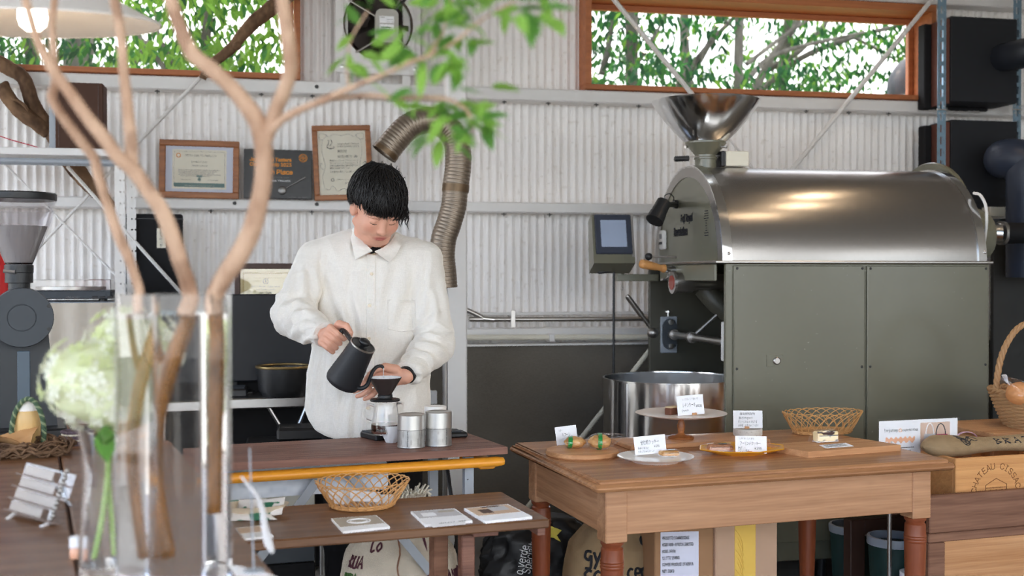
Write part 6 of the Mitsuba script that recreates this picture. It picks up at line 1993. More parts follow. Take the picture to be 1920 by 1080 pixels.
# ---------------------------------------------------------------- small things on the counter
def pr(px0, px1, at_): return abs(px1 - px0) / 2 * float((at_ - O) @ FW) / FPX


def zof(py, at_): return float(EYE + ray(960, py)[2] * float((at_ - O) @ FW))


def quad(key, pts, z0, th, m, label=None):
    """flat slab whose upper outline is given by pixels on the plane z0 + th"""
    q = [PH(a, b, z0 + th) for a, b in pts]
    return plate([(p[0], p[1]) for p in q], th, z0)


sc1 = PH(731, 821, CZ)
k = thing('coffee_scale', 'black square scale under the glass coffee server', 'scale')
SM = frame([sc1[0], sc1[1], CZ], GROUP + 16)
add(k + '__body', pbox(-.075, .075, -.042, .070, .0, .020, .004), 'black_plastic', 30, SM)
add(k + '__weighing_plate', pbox(-.070, .070, -.030, .066, .020, .023, .001), 'charcoal', False, SM)
add(k + '__display', pbox(-.05, .05, -.041, -.033, .0201, .0215, .0005), 'black_matte', False, SM)
sv_ = P(723, 812, 3.625)
zb = CZ + .0235
rS = 3.625 / FPX
k = thing('coffee_server', 'clear glass coffee server with a little coffee, under the black dripper', 'server')
zl = zof(754, sv_)
prof_o = [(0, zb), (.040, zb), (.0475, zb + .004), (.0485, zb + .012), (.0455, zb + .045), (.040, zb + .075), (.0375, zl - .008), (.0385, zl)]
prof_i = [(.0365, zl), (.0358, zl - .008), (.0385, zb + .075), (.0438, zb + .045), (.0468, zb + .013), (.045, zb + .006), (0, zb + .004)]
scene['clear_glass'] = {'type': 'dielectric', 'int_ior': 1.47}
add(k + '__body', lathe(prof_o + prof_i, 48, (sv_[0], sv_[1], 0)), 'clear_glass', 50)
hd_ = [P(702, 761, 3.625), P(690, 758, 3.625), P(682, 764, 3.625), P(680, 778, 3.625), P(687, 787, 3.625), P(699, 792, 3.625)]
add(k + '__handle', tube(spline(hd_, 6), .0042, 10), 'clear_glass', 40)
add(k + '__spout', tube(spline([P(745, 757, 3.60), P(752, 756, 3.60), P(757, 761, 3.60)], 4), np.linspace(.011, .004, 9), 10, squash=(1, .4)), 'clear_glass', 40)
zc_ = zof(795, sv_)
add(k + '__coffee', lathe([(0, zb + .0045), (.0445, zb + .0062), (.0464, zb + .0135), (.0455, zc_ if zc_ > zb + .02 else zb + .024), (0, zc_ if zc_ > zb + .02 else zb + .024)], 40, (sv_[0], sv_[1], 0)), mat('coffee', rgb(70, 32, 16), .1, spec=.5), 40)
k = thing('coffee_dripper', 'black cone dripper standing on the glass server', 'dripper')
dq = P(722, 750, 3.625)
zf_, zt_, zn = zof(750, dq), zof(708, dq), zof(740, dq)
add(k + '__cone', lathe([(.014, zn - .006), (.020, zn - .002), (.022, zn + .003), (.0525, zt_ - .002), (.054, zt_), (.0515, zt_), (.019, zn + .004), (.012, zn - .004)], 44, (dq[0], dq[1], 0)), mat('dripper_brown', rgb(50, 42, 40), .35), 40)
add(k + '__base', lathe([(0, zf_ - .004), (.034, zf_ - .004), (.047, zf_ - .003), (.049, zf_), (.046, zf_ + .004), (.026, zf_ + .007), (.0235, zf_ + .012), (.0245, zn), (.020, zn + .001), (0, zn)], 44, (dq[0], dq[1], 0)), 'black_plastic', 40)
add(k + '__paper_filter', lathe([(.020, zn + .006), (.0513, zt_ + .0015), (.0507, zt_ + .002), (.018, zn + .006)], 40, (dq[0], dq[1], 0)), 'paper', 40)
add(k + '__coffee_bed', lathe([(0, zt_ - .014), (.041, zt_ - .012), (.038, zt_ - .018), (0, zt_ - .02)], 32, (dq[0], dq[1], 0)), 'coffee', 40)
cq = PH(734, 829, CZ)
rC = pr(713, 755, cq)
zc1 = zof(797, cq)
cup = []
a = np.linspace(0, 2 * math.pi, 48, endpoint=False)
pc_ = [(0, CZ), (rC * .50, CZ), (rC * .58, CZ + .006), (rC * .95, CZ + .032), (rC, zc1), (rC * .93, zc1), (rC * .86, CZ + .032), (rC * .5, CZ + .010), (0, CZ + .008)]
v, f = lathe(pc_, 48, (0, 0, 0))
an = np.arctan2(v[:, 1], v[:, 0])
low = np.clip((CZ + .028 - v[:, 2]) / .028, 0, 1)
v[:, :2] *= (1 + .07 * np.cos(an * 9) * low)[:, None]
single('white_cup', 'small white fluted cup between the server and the tins', 'cup', (v + [cq[0], cq[1], 0], f), mat('frost_white', rgb(214, 212, 212), .25, spec=.5), 50)


def tin_fn(p, n, uv):
    w = fbm(p.x * 60, p.y * 60, p.z * 60, 3)
    s = smoothstep(.62, .78, noise(p.x * 150, p.y * 150, p.z * 40))
    return mix(mix([.50, .49, .47], [.37, .36, .34], w), [.25, .23, .21], s * .5)


mat('worn_tin', proc(tin_fn), .42, .9)
for i, (p0, p1, pb, pt, pl_) in enumerate(((745, 797, 841, 776, 804), (797.5, 847, 838, 771, 801))):
    c_ = PH((p0 + p1) / 2, pb - 3, CZ)
    R_ = pr(p0, p1, c_)
    k = thing('tea_tin', ('worn silver tin with a paler lid, left of the pair on the counter', 'worn silver tin with a paler lid, right of the pair on the counter')[i], 'tin')
    zl_, zt_ = zof(pl_, c_), zof(pt, c_)
    add(k + '__body', lathe([(0, CZ), (R_ * .99, CZ), (R_ * 1.015, CZ + .002), (R_ * 1.015, CZ + .004), (R_ * .985, CZ + .006), (R_ * .985, zl_ - .001), (0, zl_ - .001)], 48, (c_[0], c_[1], 0)), 'worn_tin', 35)
    add(k + '__lid', lathe([(0, zl_), (R_, zl_), (R_, zt_ - .003), (R_ * 1.01, zt_ - .0015), (R_ * .99, zt_), (R_ * .93, zt_ - .002), (0, zt_ - .001)], 48, (c_[0], c_[1], 0)), mat('tin_lid', rgb(206, 204, 200), .34, .95), 35)
    add(k + '__seam', pbox(-.0008, .0008, -R_ * .987, -R_ * .98, CZ + .007, zl_ - .002, .0002), 'screw_dark', False, frame([c_[0], c_[1], 0], -20 + 50 * i))
c_ = PH(816, 826, CZ)
R_ = pr(796, 836, c_)
k = thing('white_canister', 'white round canister behind the silver tins', 'canister')
zt_ = zof(761, c_)
add(k + '__body', lathe([(0, CZ), (R_, CZ), (R_, zt_ - .022), (0, zt_ - .022)], 36, (c_[0], c_[1], 0)), 'ceramic', 35)
add(k + '__lid', lathe([(0, zt_ - .0215), (R_ * 1.03, zt_ - .0215), (R_ * 1.03, zt_ - .002), (R_, zt_), (0, zt_)], 36, (c_[0], c_[1], 0)), 'ceramic', 35)
c_ = PH(845, 819, CZ)
k = thing('pocket_scale', 'flat black scale right of the silver tins', 'scale')
add(k + '__body', pbox(-.05, .05, -.035, .035, 0, .018, .005), 'black_plastic', 30, frame([c_[0], c_[1], CZ], GROUP))
add(k + '__plate', pbox(-.045, .03, -.03, .03, .018, .023, .003), 'charcoal', 30, frame([c_[0], c_[1], CZ], GROUP))
sw = PY(808, 745, YW - .13)
k = thing('wall_switch', 'white switch plate on the dark wall beside the post', 'switch')
wq = .085
add(k + '__plate', pbox(sw[0] - .035, sw[0] + .03, sw[1] - .012, sw[1] + .012, sw[2] - .034, sw[2] + .034, .003), 'paper')
add(k + '__rocker', pbox(sw[0] - .012, sw[0] + .010, sw[1] - .016, sw[1] - .011, sw[2] - .018, sw[2] + .018, .002), 'paper')

# ---------------------------------------------------------------- open wicker baskets
def basket(label, c, z0, rx, ry, h, base, n, ang, thick=.0036, waves=2.6):
    k = thing('wicker_basket', label, 'basket')
    M = frame([c[0], c[1], z0], ang)
    dl_ = 2 * math.pi / n * waves
    for i in range(n):
        for layer in (0,):
            ph = 2 * math.pi * i / n
            t = np.linspace(0, 1, 22)
            s_ = np.sin(math.pi * t) ** .75
            rad = base + (1 - base) * s_ ** .9
            a = ph + (t - .5) * 2 * dl_
            off = .0025 * np.where(t < .5, 1, -1)
            pts = np.stack([np.cos(a) * (rx * rad + off), np.sin(a) * (ry * rad + off), .006 + s_ * h * (1 + .0 * t)], 1)
            add(k + '__woven_strand', tube(pts, thick * .5, 6), 'wicker', 40, M)
    ring = lambda f, z_, r_: tube([[math.cos(a) * rx * f, math.sin(a) * ry * f, z_] for a in np.linspace(0, 2 * math.pi, 40, endpoint=False)], r_, 7, closed=True)
    add(k + '__base_ring', ring(base, .005, .0045), 'wicker', 40, M)
    add(k + '__base_ring', ring(base * 1.05, .011, .0032), 'wicker', 40, M)
    rg_ = [[math.cos(a) * rx * (base + .03) + .003 * math.sin(a * 24), math.sin(a) * ry * (base + .03) + .003 * math.cos(a * 24), .008 + .003 * math.sin(a * 24)] for a in np.linspace(0, 2 * math.pi, 160, endpoint=False)]
    add(k + '__base_twist', tube(rg_, .0028, 6, closed=True), 'wicker', 40, M)
    bt = [tube([[x, -math.sqrt(max(0, 1 - (x / (rx * base)) ** 2)) * ry * base, .004], [x, math.sqrt(max(0, 1 - (x / (rx * base)) ** 2)) * ry * base, .004]], .0026, 6) for x in np.linspace(-rx * base * .92, rx * base * .92, 15)]
    for b_ in bt: add(k + '__base_strand', b_, 'wicker', 40, M)
    return k


c_ = PH(1542, 812, TZ)
basket('empty oval wicker basket behind the cutting board on the table', c_, TZ, pr(1461, 1622, c_), .105, zof(768, c_) - TZ - .012, .70, 24, TANG + 2)
c_ = PH(680, 949, BZ_)
basket('oval wicker basket holding white packets on the bench', c_, BZ_, pr(592, 766, c_), .118, zof(908, c_) - BZ_ + .006, .66, 24, BANG + 3)


def packet(name, label, category, quad_px, Zs, m, th=.012, group=None, seed=0):
    """flat soft packet through four points (pixel + depth), puffed in the middle"""
    p = [P(a, b, z_) for (a, b), z_ in zip(quad_px, Zs)]
    p = [np.array(x) for x in p]
    nrm = np.cross(p[1] - p[0], p[3] - p[0]); nrm /= np.linalg.norm(nrm)

    def fn(u, v, s):
        b = (p[0][None] * (1 - u)[:, None] + p[1][None] * u[:, None]) * (1 - v)[:, None] + (p[3][None] * (1 - u)[:, None] + p[2][None] * u[:, None]) * v[:, None]
        e = (np.clip(np.minimum(np.minimum(u, 1 - u), np.minimum(v, 1 - v)) * 5, 0, 1)) ** .6
        wr = (meshkit.fbm(b * 90 + seed, 2) - .5) * .006
        return b + nrm * (s * (th / 2 * e + .0006) + wr * .7)[:, None]
    g1, g2 = grid(lambda u, v: fn(u, v, 1), 16, 12), grid(lambda u, v: fn(u, v, -1), 16, 12)
    return single(name, label, category, cat([g1, (g2[0], g2[1][:, ::-1])]), m, True, group=group), p, nrm


mat('packet_white', rgb(224, 224, 228), .35, spec=.4)
mat('packet_blue', rgb(204, 212, 224), .4, spec=.4)
zq = float((PH(680, 945, BZ_) - O) @ FW)
packet('tea_bag_packet', 'white packet at the left in the wicker basket on the bench', 'packet', [(607, 917), (660, 922), (656, 948), (617, 944)], [zq - .00, zq + .01, zq - .02, zq - .03], 'packet_white', .010, seed=1)
pk_, pp4, n4 = packet('tea_bag_packet', 'white printed packet lying on top in the wicker basket on the bench', 'packet', [(657, 920), (713, 923), (714, 942), (655, 940)], [zq - .02, zq - .02, zq - .05, zq - .05], 'packet_white', .012, seed=2)
packet('tea_bag_packet', 'white packet at the right in the wicker basket on the bench', 'packet', [(700, 928), (738, 927), (741, 948), (704, 946)], [zq + .0, zq + .02, zq - .01, zq - .03], 'packet_white', .010, seed=3)
packet('tea_bag_packet', 'pale blue packet lowest in the wicker basket on the bench', 'packet', [(628, 944), (706, 940), (718, 953), (640, 955)], [zq + .03, zq + .03, zq - .05, zq - .05], 'packet_blue', .012, seed=4)

# postcards and booklets on the bench
def postcard(label, pts, th, z0=BZ_, art='cup'):
    k = thing('postcard', label, 'postcard')
    q = [PH(a, b, z0 + th) for a, b in pts]
    add(k + '__card', plate([(p[0], p[1]) for p in q], th, z0), 'paper')
    A, B, C_, D = [np.array([p[0], p[1], z0 + th]) for p in q]      # back left, back right, front right, front left
    L = lambda u, v: (A * (1 - u) + B * u) * (1 - v) + (D * (1 - u) + C_ * u) * v
    def patch(u0, u1, v0, v1, m, nm, dz=.0003):
        pq = [L(u0, v0), L(u1, v0), L(u1, v1), L(u0, v1)]
        add(k + '__' + nm, plate([(p[0], p[1]) for p in pq], dz, z0 + th), m)
    return k, L, patch


mat('print_taupe', rgb(176, 166, 152), .6)
mat('print_sand', rgb(204, 176, 150), .6)
mat('print_brown', rgb(84, 62, 54), .6)
mat('print_grey', rgb(190, 188, 190), .6)
k, L, pa_ = postcard('thick white card with a white cup on grey-brown, in front of the wicker basket', [(621, 972), (706, 966), (731, 987), (643, 996)], .006)
pa_(.02, .98, .02, .70, 'print_taupe', 'picture')
cc = L(.5, .38) + UZ * .0008
for r_ in (.030, .022):
    add(k + '__cup_drawing', tube([cc + (L(1, .4) - L(0, .4)) * .95 * r_ / .115 * math.cos(a) + (L(.5, 1) - L(.5, 0)) * r_ / .12 * .7 * math.sin(a) for a in np.linspace(0, 2 * math.pi, 24)], .0018, 5), 'paper', 40)
k, L, pa_ = postcard('thick white card with a grey picture and a price tag on its edge', [(770, 959), (852, 953), (886, 976), (797, 984)], .006)
pa_(.03, .97, .03, .55, 'print_grey', 'picture')
pa_(.55, .92, .12, .24, 'print_taupe', 'picture_detail', .0005)
pa_(.15, .45, .20, .45, 'paper', 'picture_detail', .0005)
k, L, pa_ = postcard('thick white booklet with a brown and beige picture, nearest the bench end', [(870, 953), (952, 945), (998, 968), (910, 977)], .007)
pa_(.03, .97, .03, .62, 'print_sand', 'picture')
pa_(.20, .44, .22, .50, 'print_brown', 'picture_detail', .0005)
pa_(.45, .85, .10, .40, 'print_grey', 'picture_detail', .0005)
pa_(.35, .75, .04, .12, 'print_brown', 'picture_detail', .0006)
k, L, pa_ = postcard('white card with a beige picture beside the plate at the left bench end', [(440, 990), (490, 985), (513, 1004), (455, 1010)], .005)
pa_(.05, .9, .05, .55, 'print_sand', 'picture')


def handwriting(M, lines):
    """handwritten price card: (text, x, z, height, width, colour)"""
    return [(text(s, h, .0003, cjk=True, width=w), m, at(M, x, -.0011, zz_)) for s, x, zz_, h, w, m in lines]


def sign(label, bl, br, hpx, z0, lines, lean=12, th=.0008, clip=None, dz=0.0):
    """small upright card: bottom corners in pixels on the plane z0, height in pixels"""
    a, b = PH(*bl, z0 + dz), PH(*br, z0 + dz)
    m_ = (a + b) / 2
    Z = float((m_ - O) @ FW)
    xw = P(br[0], br[1], Z) - P(bl[0], bl[1], Z)
    w = np.linalg.norm(xw)
    h = hpx * Z / FPX
    xa_ = xw / w
    yy = np.cross(UZ, xa_); yy /= np.linalg.norm(yy)
    za_ = np.cross(xa_, yy)
    M = axes(m_, xa_, yy, za_) @ frame([0, 0, 0], 0, -lean)
    if abs(dz) < 1e-9:
        low = min((M @ [sx * w / 2, 0, 0, 1])[2] for sx in (-1, 1))
        M[2, 3] += z0 - low + .0002
    k = thing('price_card', label, 'price card')
    cd = add(k + '__card', pbox(-w / 2, w / 2, -th / 2, th / 2, 0, h, .0003), 'paper', False, M)
    for s, x, zf, hf, wf, mm in lines:
        add(cd + '__handwriting', text(s, h * hf, .0003, cjk=True, width=w * wf), mm, False, at(M, w * x, -th / 2 - .0003, h * zf))
    if clip is not None:
        add(k + '__clip', pbox(w * clip - .008, w * clip + .008, -.006, .006, -.002, .007, .001), 'pale_wood', False, M)
    return k, M, w, h


BT = .018
# long board, round board, cutting board
def board(name, label, pts, z0, th, m='pale_wood'):
    q = [PH(a, b, z0 + th) for a, b in pts]
    from shapely.geometry import Polygon
    return single(name, label, 'board', plate(Polygon([(p[0], p[1]) for p in q]).buffer(-.004).buffer(.004, quad_segs=3), th, z0), m)


cR_ = PH(1092, 843, TZ + BT)
rr_ = pr(1023, 1161, cR_)
single('round_board', 'round wooden board under the bagged scones', 'board', lathe([(0, TZ), (rr_ * .96, TZ), (rr_, TZ + .005), (rr_, TZ + BT - .005), (rr_ * .97, TZ + BT), (0, TZ + BT)], 56, (cR_[0], cR_[1], 0)), 'pale_wood', 40)
lb0, lb1 = PH(1182, 836, TZ + .016), PH(1445, 823, TZ + .016)
ld_ = lb1 - lb0
LBM = frame([lb0[0], lb0[1], TZ], math.degrees(math.atan2(ld_[1], ld_[0])))
single('long_board', 'long wooden board under the cake stand at the back of the table', 'board', pbox(0, float(np.linalg.norm(ld_)), 0, .17, 0, .016, .003), 'pale_wood', False, LBM)
cb0, cb1 = PH(1515, 847, TZ + .020), PH(1689, 834, TZ + .020)
cdv = cb1 - cb0
CBM = frame([cb0[0], cb0[1], TZ], math.degrees(math.atan2(cdv[1], cdv[0])))
single('cutting_board', 'rectangular wooden cutting board at the right of the table', 'board', plate([(0, 0), (float(np.linalg.norm(cdv)), 0), (float(np.linalg.norm(cdv)) - .03, .19), (-.035, .19)], .020, 0), 'pale_wood', False, CBM)


# plates
def dish(prof, c, n=56, m='ceramic'):
    return lathe(prof, n, (c[0], c[1], 0))


cP = PH(1229, 858, TZ + .012)
rP = pr(1157, 1301, cP)
single('white_plate', 'round white plate with a wrapped cookie at the front of the table', 'plate', dish([(0, TZ), (rP * .60, TZ), (rP * .62, TZ + .003), (rP * .97, TZ + .016), (rP, TZ + .018), (rP * .97, TZ + .019), (rP * .66, TZ + .009), (rP * .60, TZ + .006), (0, TZ + .006)], cP), 'ceramic', 40)
# cake stand
cS = PH(1277, 822, TZ + .016)
Zs_ = float((cS - O) @ FW)
zsc = lambda py: float(EYE + ray(1277, py)[2] * Zs_)
rT = 85.5 * Zs_ / FPX
k = thing('cake_stand', 'white footed cake stand on a turned wooden stem', 'cake stand')
zb_ = TZ + .0165
zr_ = zsc(774)
add(k + '__foot', lathe([(0, zb_), (.045, zb_), (.046, zb_ + .006), (.036, zb_ + .011), (.016, zb_ + .014), (.011, zb_ + .020), (.0145, (zb_ + zr_) / 2), (.009, zr_ - .026), (.014, zr_ - .022), (.045, zr_ - .018), (.048, zr_ - .014), (0, zr_ - .014)], 36, (cS[0], cS[1], 0)), 'picture_wood', 40)
add(k + '__plate', dish([(0, zr_ - .0138), (rT * .55, zr_ - .0138), (rT * .62, zr_ - .012), (rT * .98, zr_ - .001), (rT, zr_ + .001), (rT * .98, zr_ + .002), (rT * .70, zr_ - .004), (rT * .62, zr_ - .008), (0, zr_ - .009)], cS), mat('cream_ceramic', rgb(226, 214, 206), .3), 40)
zpl = zr_ - .0085
# yellow octagonal plate
cY = PH(1391, 843, TZ + .012)
rY = pr(1303, 1478, cY) * 1.02
def octa(prof, c, stretch=(1.0, .72), ang=GROUP):
    a = np.arange(8) * math.pi / 4
    V, m = [], len(prof)
    for r_, z_ in prof:
        V += [[math.cos(b) * r_ * stretch[0], math.sin(b) * r_ * stretch[1], z_] for b in a]
    V = np.array(V)
    f = []
    for i in range(m - 1):
        for j in range(8):
            A, B, C_, D = i * 8 + j, i * 8 + (j + 1) % 8, i * 8 + 8 + (j + 1) % 8, i * 8 + 8 + j
            f += [[A, B, C_], [A, C_, D]]
    f += [[0, j + 1, j] for j in range(1, 7)] + [[(m - 1) * 8, (m - 1) * 8 + j, (m - 1) * 8 + j + 1] for j in range(1, 7)]
    return xf((V, np.array(f)), frame([c[0], c[1], 0], ang))
single('yellow_plate', 'amber yellow eight-sided plate with wrapped cookies', 'plate', octa([(rY * .55, TZ), (rY * .60, TZ + .003), (rY * .98, TZ + .018), (rY, TZ + .0215), (rY * .97, TZ + .0215), (rY * .66, TZ + .010), (rY * .55, TZ + .006)], cY), mat('amber_glaze', rgb(226, 160, 40), .22, spec=.5))
# small round dish
cD = PH(1402, 818, TZ + .001)
cD = PH(1402, 816, TZ + .0165)
rD = pr(1375, 1429, cD)
zdt = zof(803, cD)
single('speckled_dish', 'small speckled white dish carrying a written card', 'dish', lathe([(0, TZ + .0165), (rD * .96, TZ + .0165), (rD, TZ + .02), (rD, zdt - .003), (rD * .97, zdt), (rD * .88, zdt), (rD * .86, TZ + .024), (0, TZ + .022)], 40, (cD[0], cD[1], 0)), mat('speckled', proc(lambda p, n, uv: mix(rgb(206, 200, 190), rgb(120, 110, 100), smoothstep(.78, .86, noise(p.x * 420, p.y * 420, p.z * 420)))), .4), 40)

sign('card reading scone standing at the back of the round board', (1044, 838), (1084, 833), 34, TZ + BT, [('スコーン', -.22, .45, .21, .42, 'ink'), ('バター', -.38, .74, .12, .26, 'grey_ink')], lean=6)
sign('card for whole wheat cookies standing on the white plate', (1191, 857), (1250, 851), 34, TZ + .009, [('全粒粉クッキー', -.30, .55, .24, .60, 'ink'), ('素朴な味わい', -.40, .30, .13, .36, 'ink'), ('かみしめるほどおいしい', -.40, .12, .13, .52, 'ink'), ('¥250', .12, .34, .15, .18, 'ink')], lean=8)
sign('card for lemon cake with a wooden clip on the cake stand', (1271, 782), (1321, 778), 37, zpl, [('しっとりとした味わいの', -.30, .76, .11, .62, 'grey_ink'), ('レモンケーキ', -.30, .42, .22, .50, 'ink'), ('¥400', .20, .36, .16, .22, 'ink'), ('さわやか', -.36, .18, .12, .28, 'ink')], lean=8, clip=.12)
sign('card with four written lines on the speckled dish', (1375, 803), (1430, 803), 33, zdt, [('自家焙煎珈琲', -.28, .76, .14, .52, 'ink'), ('豆は200gから', -.32, .52, .15, .50, 'ink'), ('ギフトにもおすすめです', -.34, .30, .15, .66, 'ink'), ('お気軽にお声がけください', -.34, .10, .14, .70, 'ink')], lean=5, clip=-.04)
sign('card for almond cookies on the yellow plate', (1379, 850), (1438, 851), 32, TZ + .008, [('サクサクとした食感', -.40, .80, .12, .50, 'grey_ink'), ('アーモンドクッキー', -.36, .48, .22, .66, 'ink'), ('香ばしく', -.42, .26, .13, .26, 'ink'), ('やさしい甘さ', -.42, .10, .13, .36, 'ink'), ('¥350', .10, .22, .18, .24, 'ink')], lean=10, clip=-.05)

# cake slice, scones, cookies
def crumb_fn(p, n, uv):
    a = fbm(p.x * 90, p.y * 90, p.z * 90, 3)
    return mix(rgb(222, 178, 120), rgb(176, 118, 62), dr.clip(a * 1.4 - .2, 0, 1))


mat('crumb', proc(crumb_fn), .8, spec=.2)
cq = PH(1260, 777, zpl)
k = thing('cake_slice', 'brown cake slice with a pale top behind the card on the cake stand', 'cake')
CM_ = frame([cq[0], cq[1], zpl + .0003], 30)
v, f = cbox(.05, .03, .024, .003, (0, 0, .012))
add(k + '__sponge', (v, f), mat('sponge', rgb(104, 62, 44), .8), False, CM_)
add(k + '__icing', cbox(.048, .028, .005, .002, (0, 0, .0265)), mat('icing', rgb(214, 190, 150), .5), False, CM_)


def lump(c, r3, seed, amp=.12, sub=3, fr=2.2):
    v, f = sphere(1, (0, 0, 0), sub)
    d = 1 + amp * (meshkit.fbm(v * fr + seed * 7.3, 3, seed) - .5) * 2
    return v * d[:, None] * np.array(r3) + np.array(c), f


def bag(c, r3, seed, flare):
    """crumpled clear bag round a bun, its mouth pulled out towards 'flare'"""
    v, f = sphere(1, (0, 0, 0), 4)
    rg = 1 - np.abs(2 * meshkit.fbm(v * 3.5 + seed, 2, seed) - 1) * 2
    d = 1.10 + .07 * rg
    fl = np.array(flare, float) / np.linalg.norm(flare)
    t = np.clip(v @ fl, 0, 1)
    v2 = v * d[:, None] * np.array(r3) + (t ** 5)[:, None] * np.array(flare) + fl * 0
    v2 = v2 + c
    return v2, f


mat('green_band', rgb(24, 132, 60), .4)
for i, (p0, p1, pt, pb, fl, lb) in enumerate(((1056, 1099, 818, 846, (-.03, -.01, .002), 'bagged scone with a green band, left of the two on the round board'), (1103, 1147, 814, 848, (.035, -.005, .012), 'bagged scone with a green band, right of the two on the round board'))):
    c_ = PH((p0 + p1) / 2, pb - 6, TZ + BT)
    rx = pr(p0, p1, c_)
    hz_ = (zof(pt, c_) - (TZ + BT)) / 2 * .98
    c3 = np.array([c_[0], c_[1], TZ + BT + hz_ + .001])
    k = thing('bagged_scone', lb, 'scone')
    sc_ = lump(c3, (rx * .92, rx * .85, hz_ * .97), 3 + i, .16)
    sc_[0][:, 2] = np.maximum(sc_[0][:, 2], TZ + BT + .0015)
    add(k + '__bun', sc_, 'crumb', True)
    bg = bag(c3, (rx, rx * .92, hz_ * 1.02), 5 + i, fl)
    bg[0][:, 2] = np.maximum(bg[0][:, 2], TZ + BT + .0006)
    add(k + '__clear_bag', bg, 'film', True)
    xb = (-.42, -.05)[i] * rx
    a = np.linspace(math.pi * 1.02, math.pi * 1.98, 14)
    bnd = []
    for s_ in (-1, 1):
        pass
    V = []
    for q_ in np.linspace(0, 2 * math.pi, 40, endpoint=False):
        kx_ = math.sqrt(max(.05, 1 - (xb / rx) ** 2)) * 1.13
        for w_ in (-.007, .007):
            V.append(c3 + RT * (xb + w_ + .25 * .007 * math.sin(q_)) + FH * math.cos(q_) * rx * .92 * kx_ + UZ * math.sin(q_) * hz_ * 1.02 * kx_)
    V = np.array(V); V[:, 2] = np.maximum(V[:, 2], TZ + BT + .0008)
    n_ = 40
    f = []
    for j in range(n_):
        A, B, C_, D = 2 * j, 2 * j + 1, 2 * ((j + 1) % n_) + 1, 2 * ((j + 1) % n_)
        f += [[A, B, C_], [A, C_, D]]
    add(k + '__green_band', (V, np.array(f)), 'green_band', True)


def wrapped(label, c, ang, size, tilt=0, m='crumb', sub=None, name='wrapped_cookie'):
    k = thing(name, label, 'cookie')
    M = frame(c, ang, 0, tilt)
    sx, sy, sz = size
    v, f = cbox(sx, sy, sz, .004, (0, 0, sz / 2 + .004))
    add(k + '__cookie', (v, f), m, 30, M)
    add(k + '__white_card', cbox(sx * 1.02, sy * 1.02, .0012, .0003, (0, 0, .003)), 'paper', False, M)
    if sub: add(k + '__label', cbox(sx * .34, sy * .4, .0008, .0002, (sx * .1, 0, sz + .0075)), sub, False, M)
    g_ = grid(lambda u, v_: np.stack([(u - .5) * sx * 1.45, (v_ - .5) * sy * 1.15, .0015 + (sz + .006) * np.clip(np.minimum(u, 1 - u) * 7, 0, 1) * np.clip(np.minimum(v_, 1 - v_) * 9, 0, 1) + .0022 * meshkit.fbm(np.stack([u * 9, v_ * 5, u * 0 + ang], 1), 2)], 1), 26, 16)
    add(k + '__clear_wrapper', g_, 'film', True, M)
    return k


c_ = PH(1254, 855, TZ + .009)
wrapped('wrapped cookie with a dark label beside the card on the white plate', [c_[0], c_[1], TZ + .0075], 12, (.062, .034, .014), 2, 'crumb', mat('olive_label', rgb(72, 84, 62), .5))
mat('pink_cookie', proc(lambda p, n, uv: mix(rgb(204, 148, 112), rgb(160, 104, 72), fbm(p.x * 120, p.y * 120, p.z * 120, 2))), .7)
c_ = PH(1350, 845, TZ + .009)
wrapped('wrapped brown cookies at the left of the yellow plate', [c_[0], c_[1], TZ + .0075], -6, (.080, .045, .018), 0, 'pink_cookie', 'olive_label')
c_ = PH(1420, 838, TZ + .009)
wrapped('wrapped cookies behind the card on the yellow plate', [c_[0], c_[1], TZ + .0075], 10, (.085, .045, .012), 0, 'pink_cookie')
c_ = PH(1548, 829, TZ + .020)
mat('marble_loaf', proc(lambda p, n, uv: mix(rgb(232, 208, 158), rgb(66, 44, 40), smoothstep(.54, .62, fbm(p.x * 36, p.y * 36, p.z * 50, 2)))), .6)
k = wrapped('wrapped marbled bread on the cutting board', [c_[0], c_[1], TZ + .0205], 10, (.085, .034, .034), 0, 'marble_loaf', None, 'wrapped_bread')
labels[k]['category'] = 'bread'
k = thing('paper_tag', 'small white printed tag lying on the cutting board', 'tag')
q = [PH(a, b, TZ + .0215) for a, b in ((1536, 834), (1586, 830), (1601, 836), (1548, 840))]
add(k + '__tag', plate([(p[0], p[1]) for p in q], .0008, TZ + .0202), 'paper')
for i in range(4):
    a_, b_ = q[0] * (.85 - .2 * i) + q[3] * (.15 + .2 * i), q[1] * (.85 - .2 * i) + q[2] * (.15 + .2 * i)
    add(k + '__print_line', tube([a_ * .9 + b_ * .1, a_ * .15 + b_ * .85], .0008, 4), 'grey_ink')
k = thing('price_card', 'small white price tag lying over the edge of the grey picture card', 'price card')
q = [PH(a, b, BZ_ + .008) for a, b in ((806, 975), (868, 968), (873, 982), (811, 988))]
add(k + '__card', plate([(p[0], p[1]) for p in q], .0008, BZ_ + .0066), 'paper')
u_ = q[1] - q[0]; u_ /= np.linalg.norm(u_)
v_ = q[0] - q[3]; v_ /= np.linalg.norm(v_)
add(k + '__handwriting', text('ポストカード', .009, .0003, cjk=True, width=.045), 'ink', False, axes(q[3] * .7 + q[0] * .3 + u_ * .02 + UZ * .0003, u_, -UZ, v_))
add(k + '__handwriting', text('¥200', .008, .0003, cjk=True, width=.022), 'ink', False, axes(q[3] * .7 + q[0] * .3 + u_ * .075 + UZ * .0003, u_, -UZ, v_))

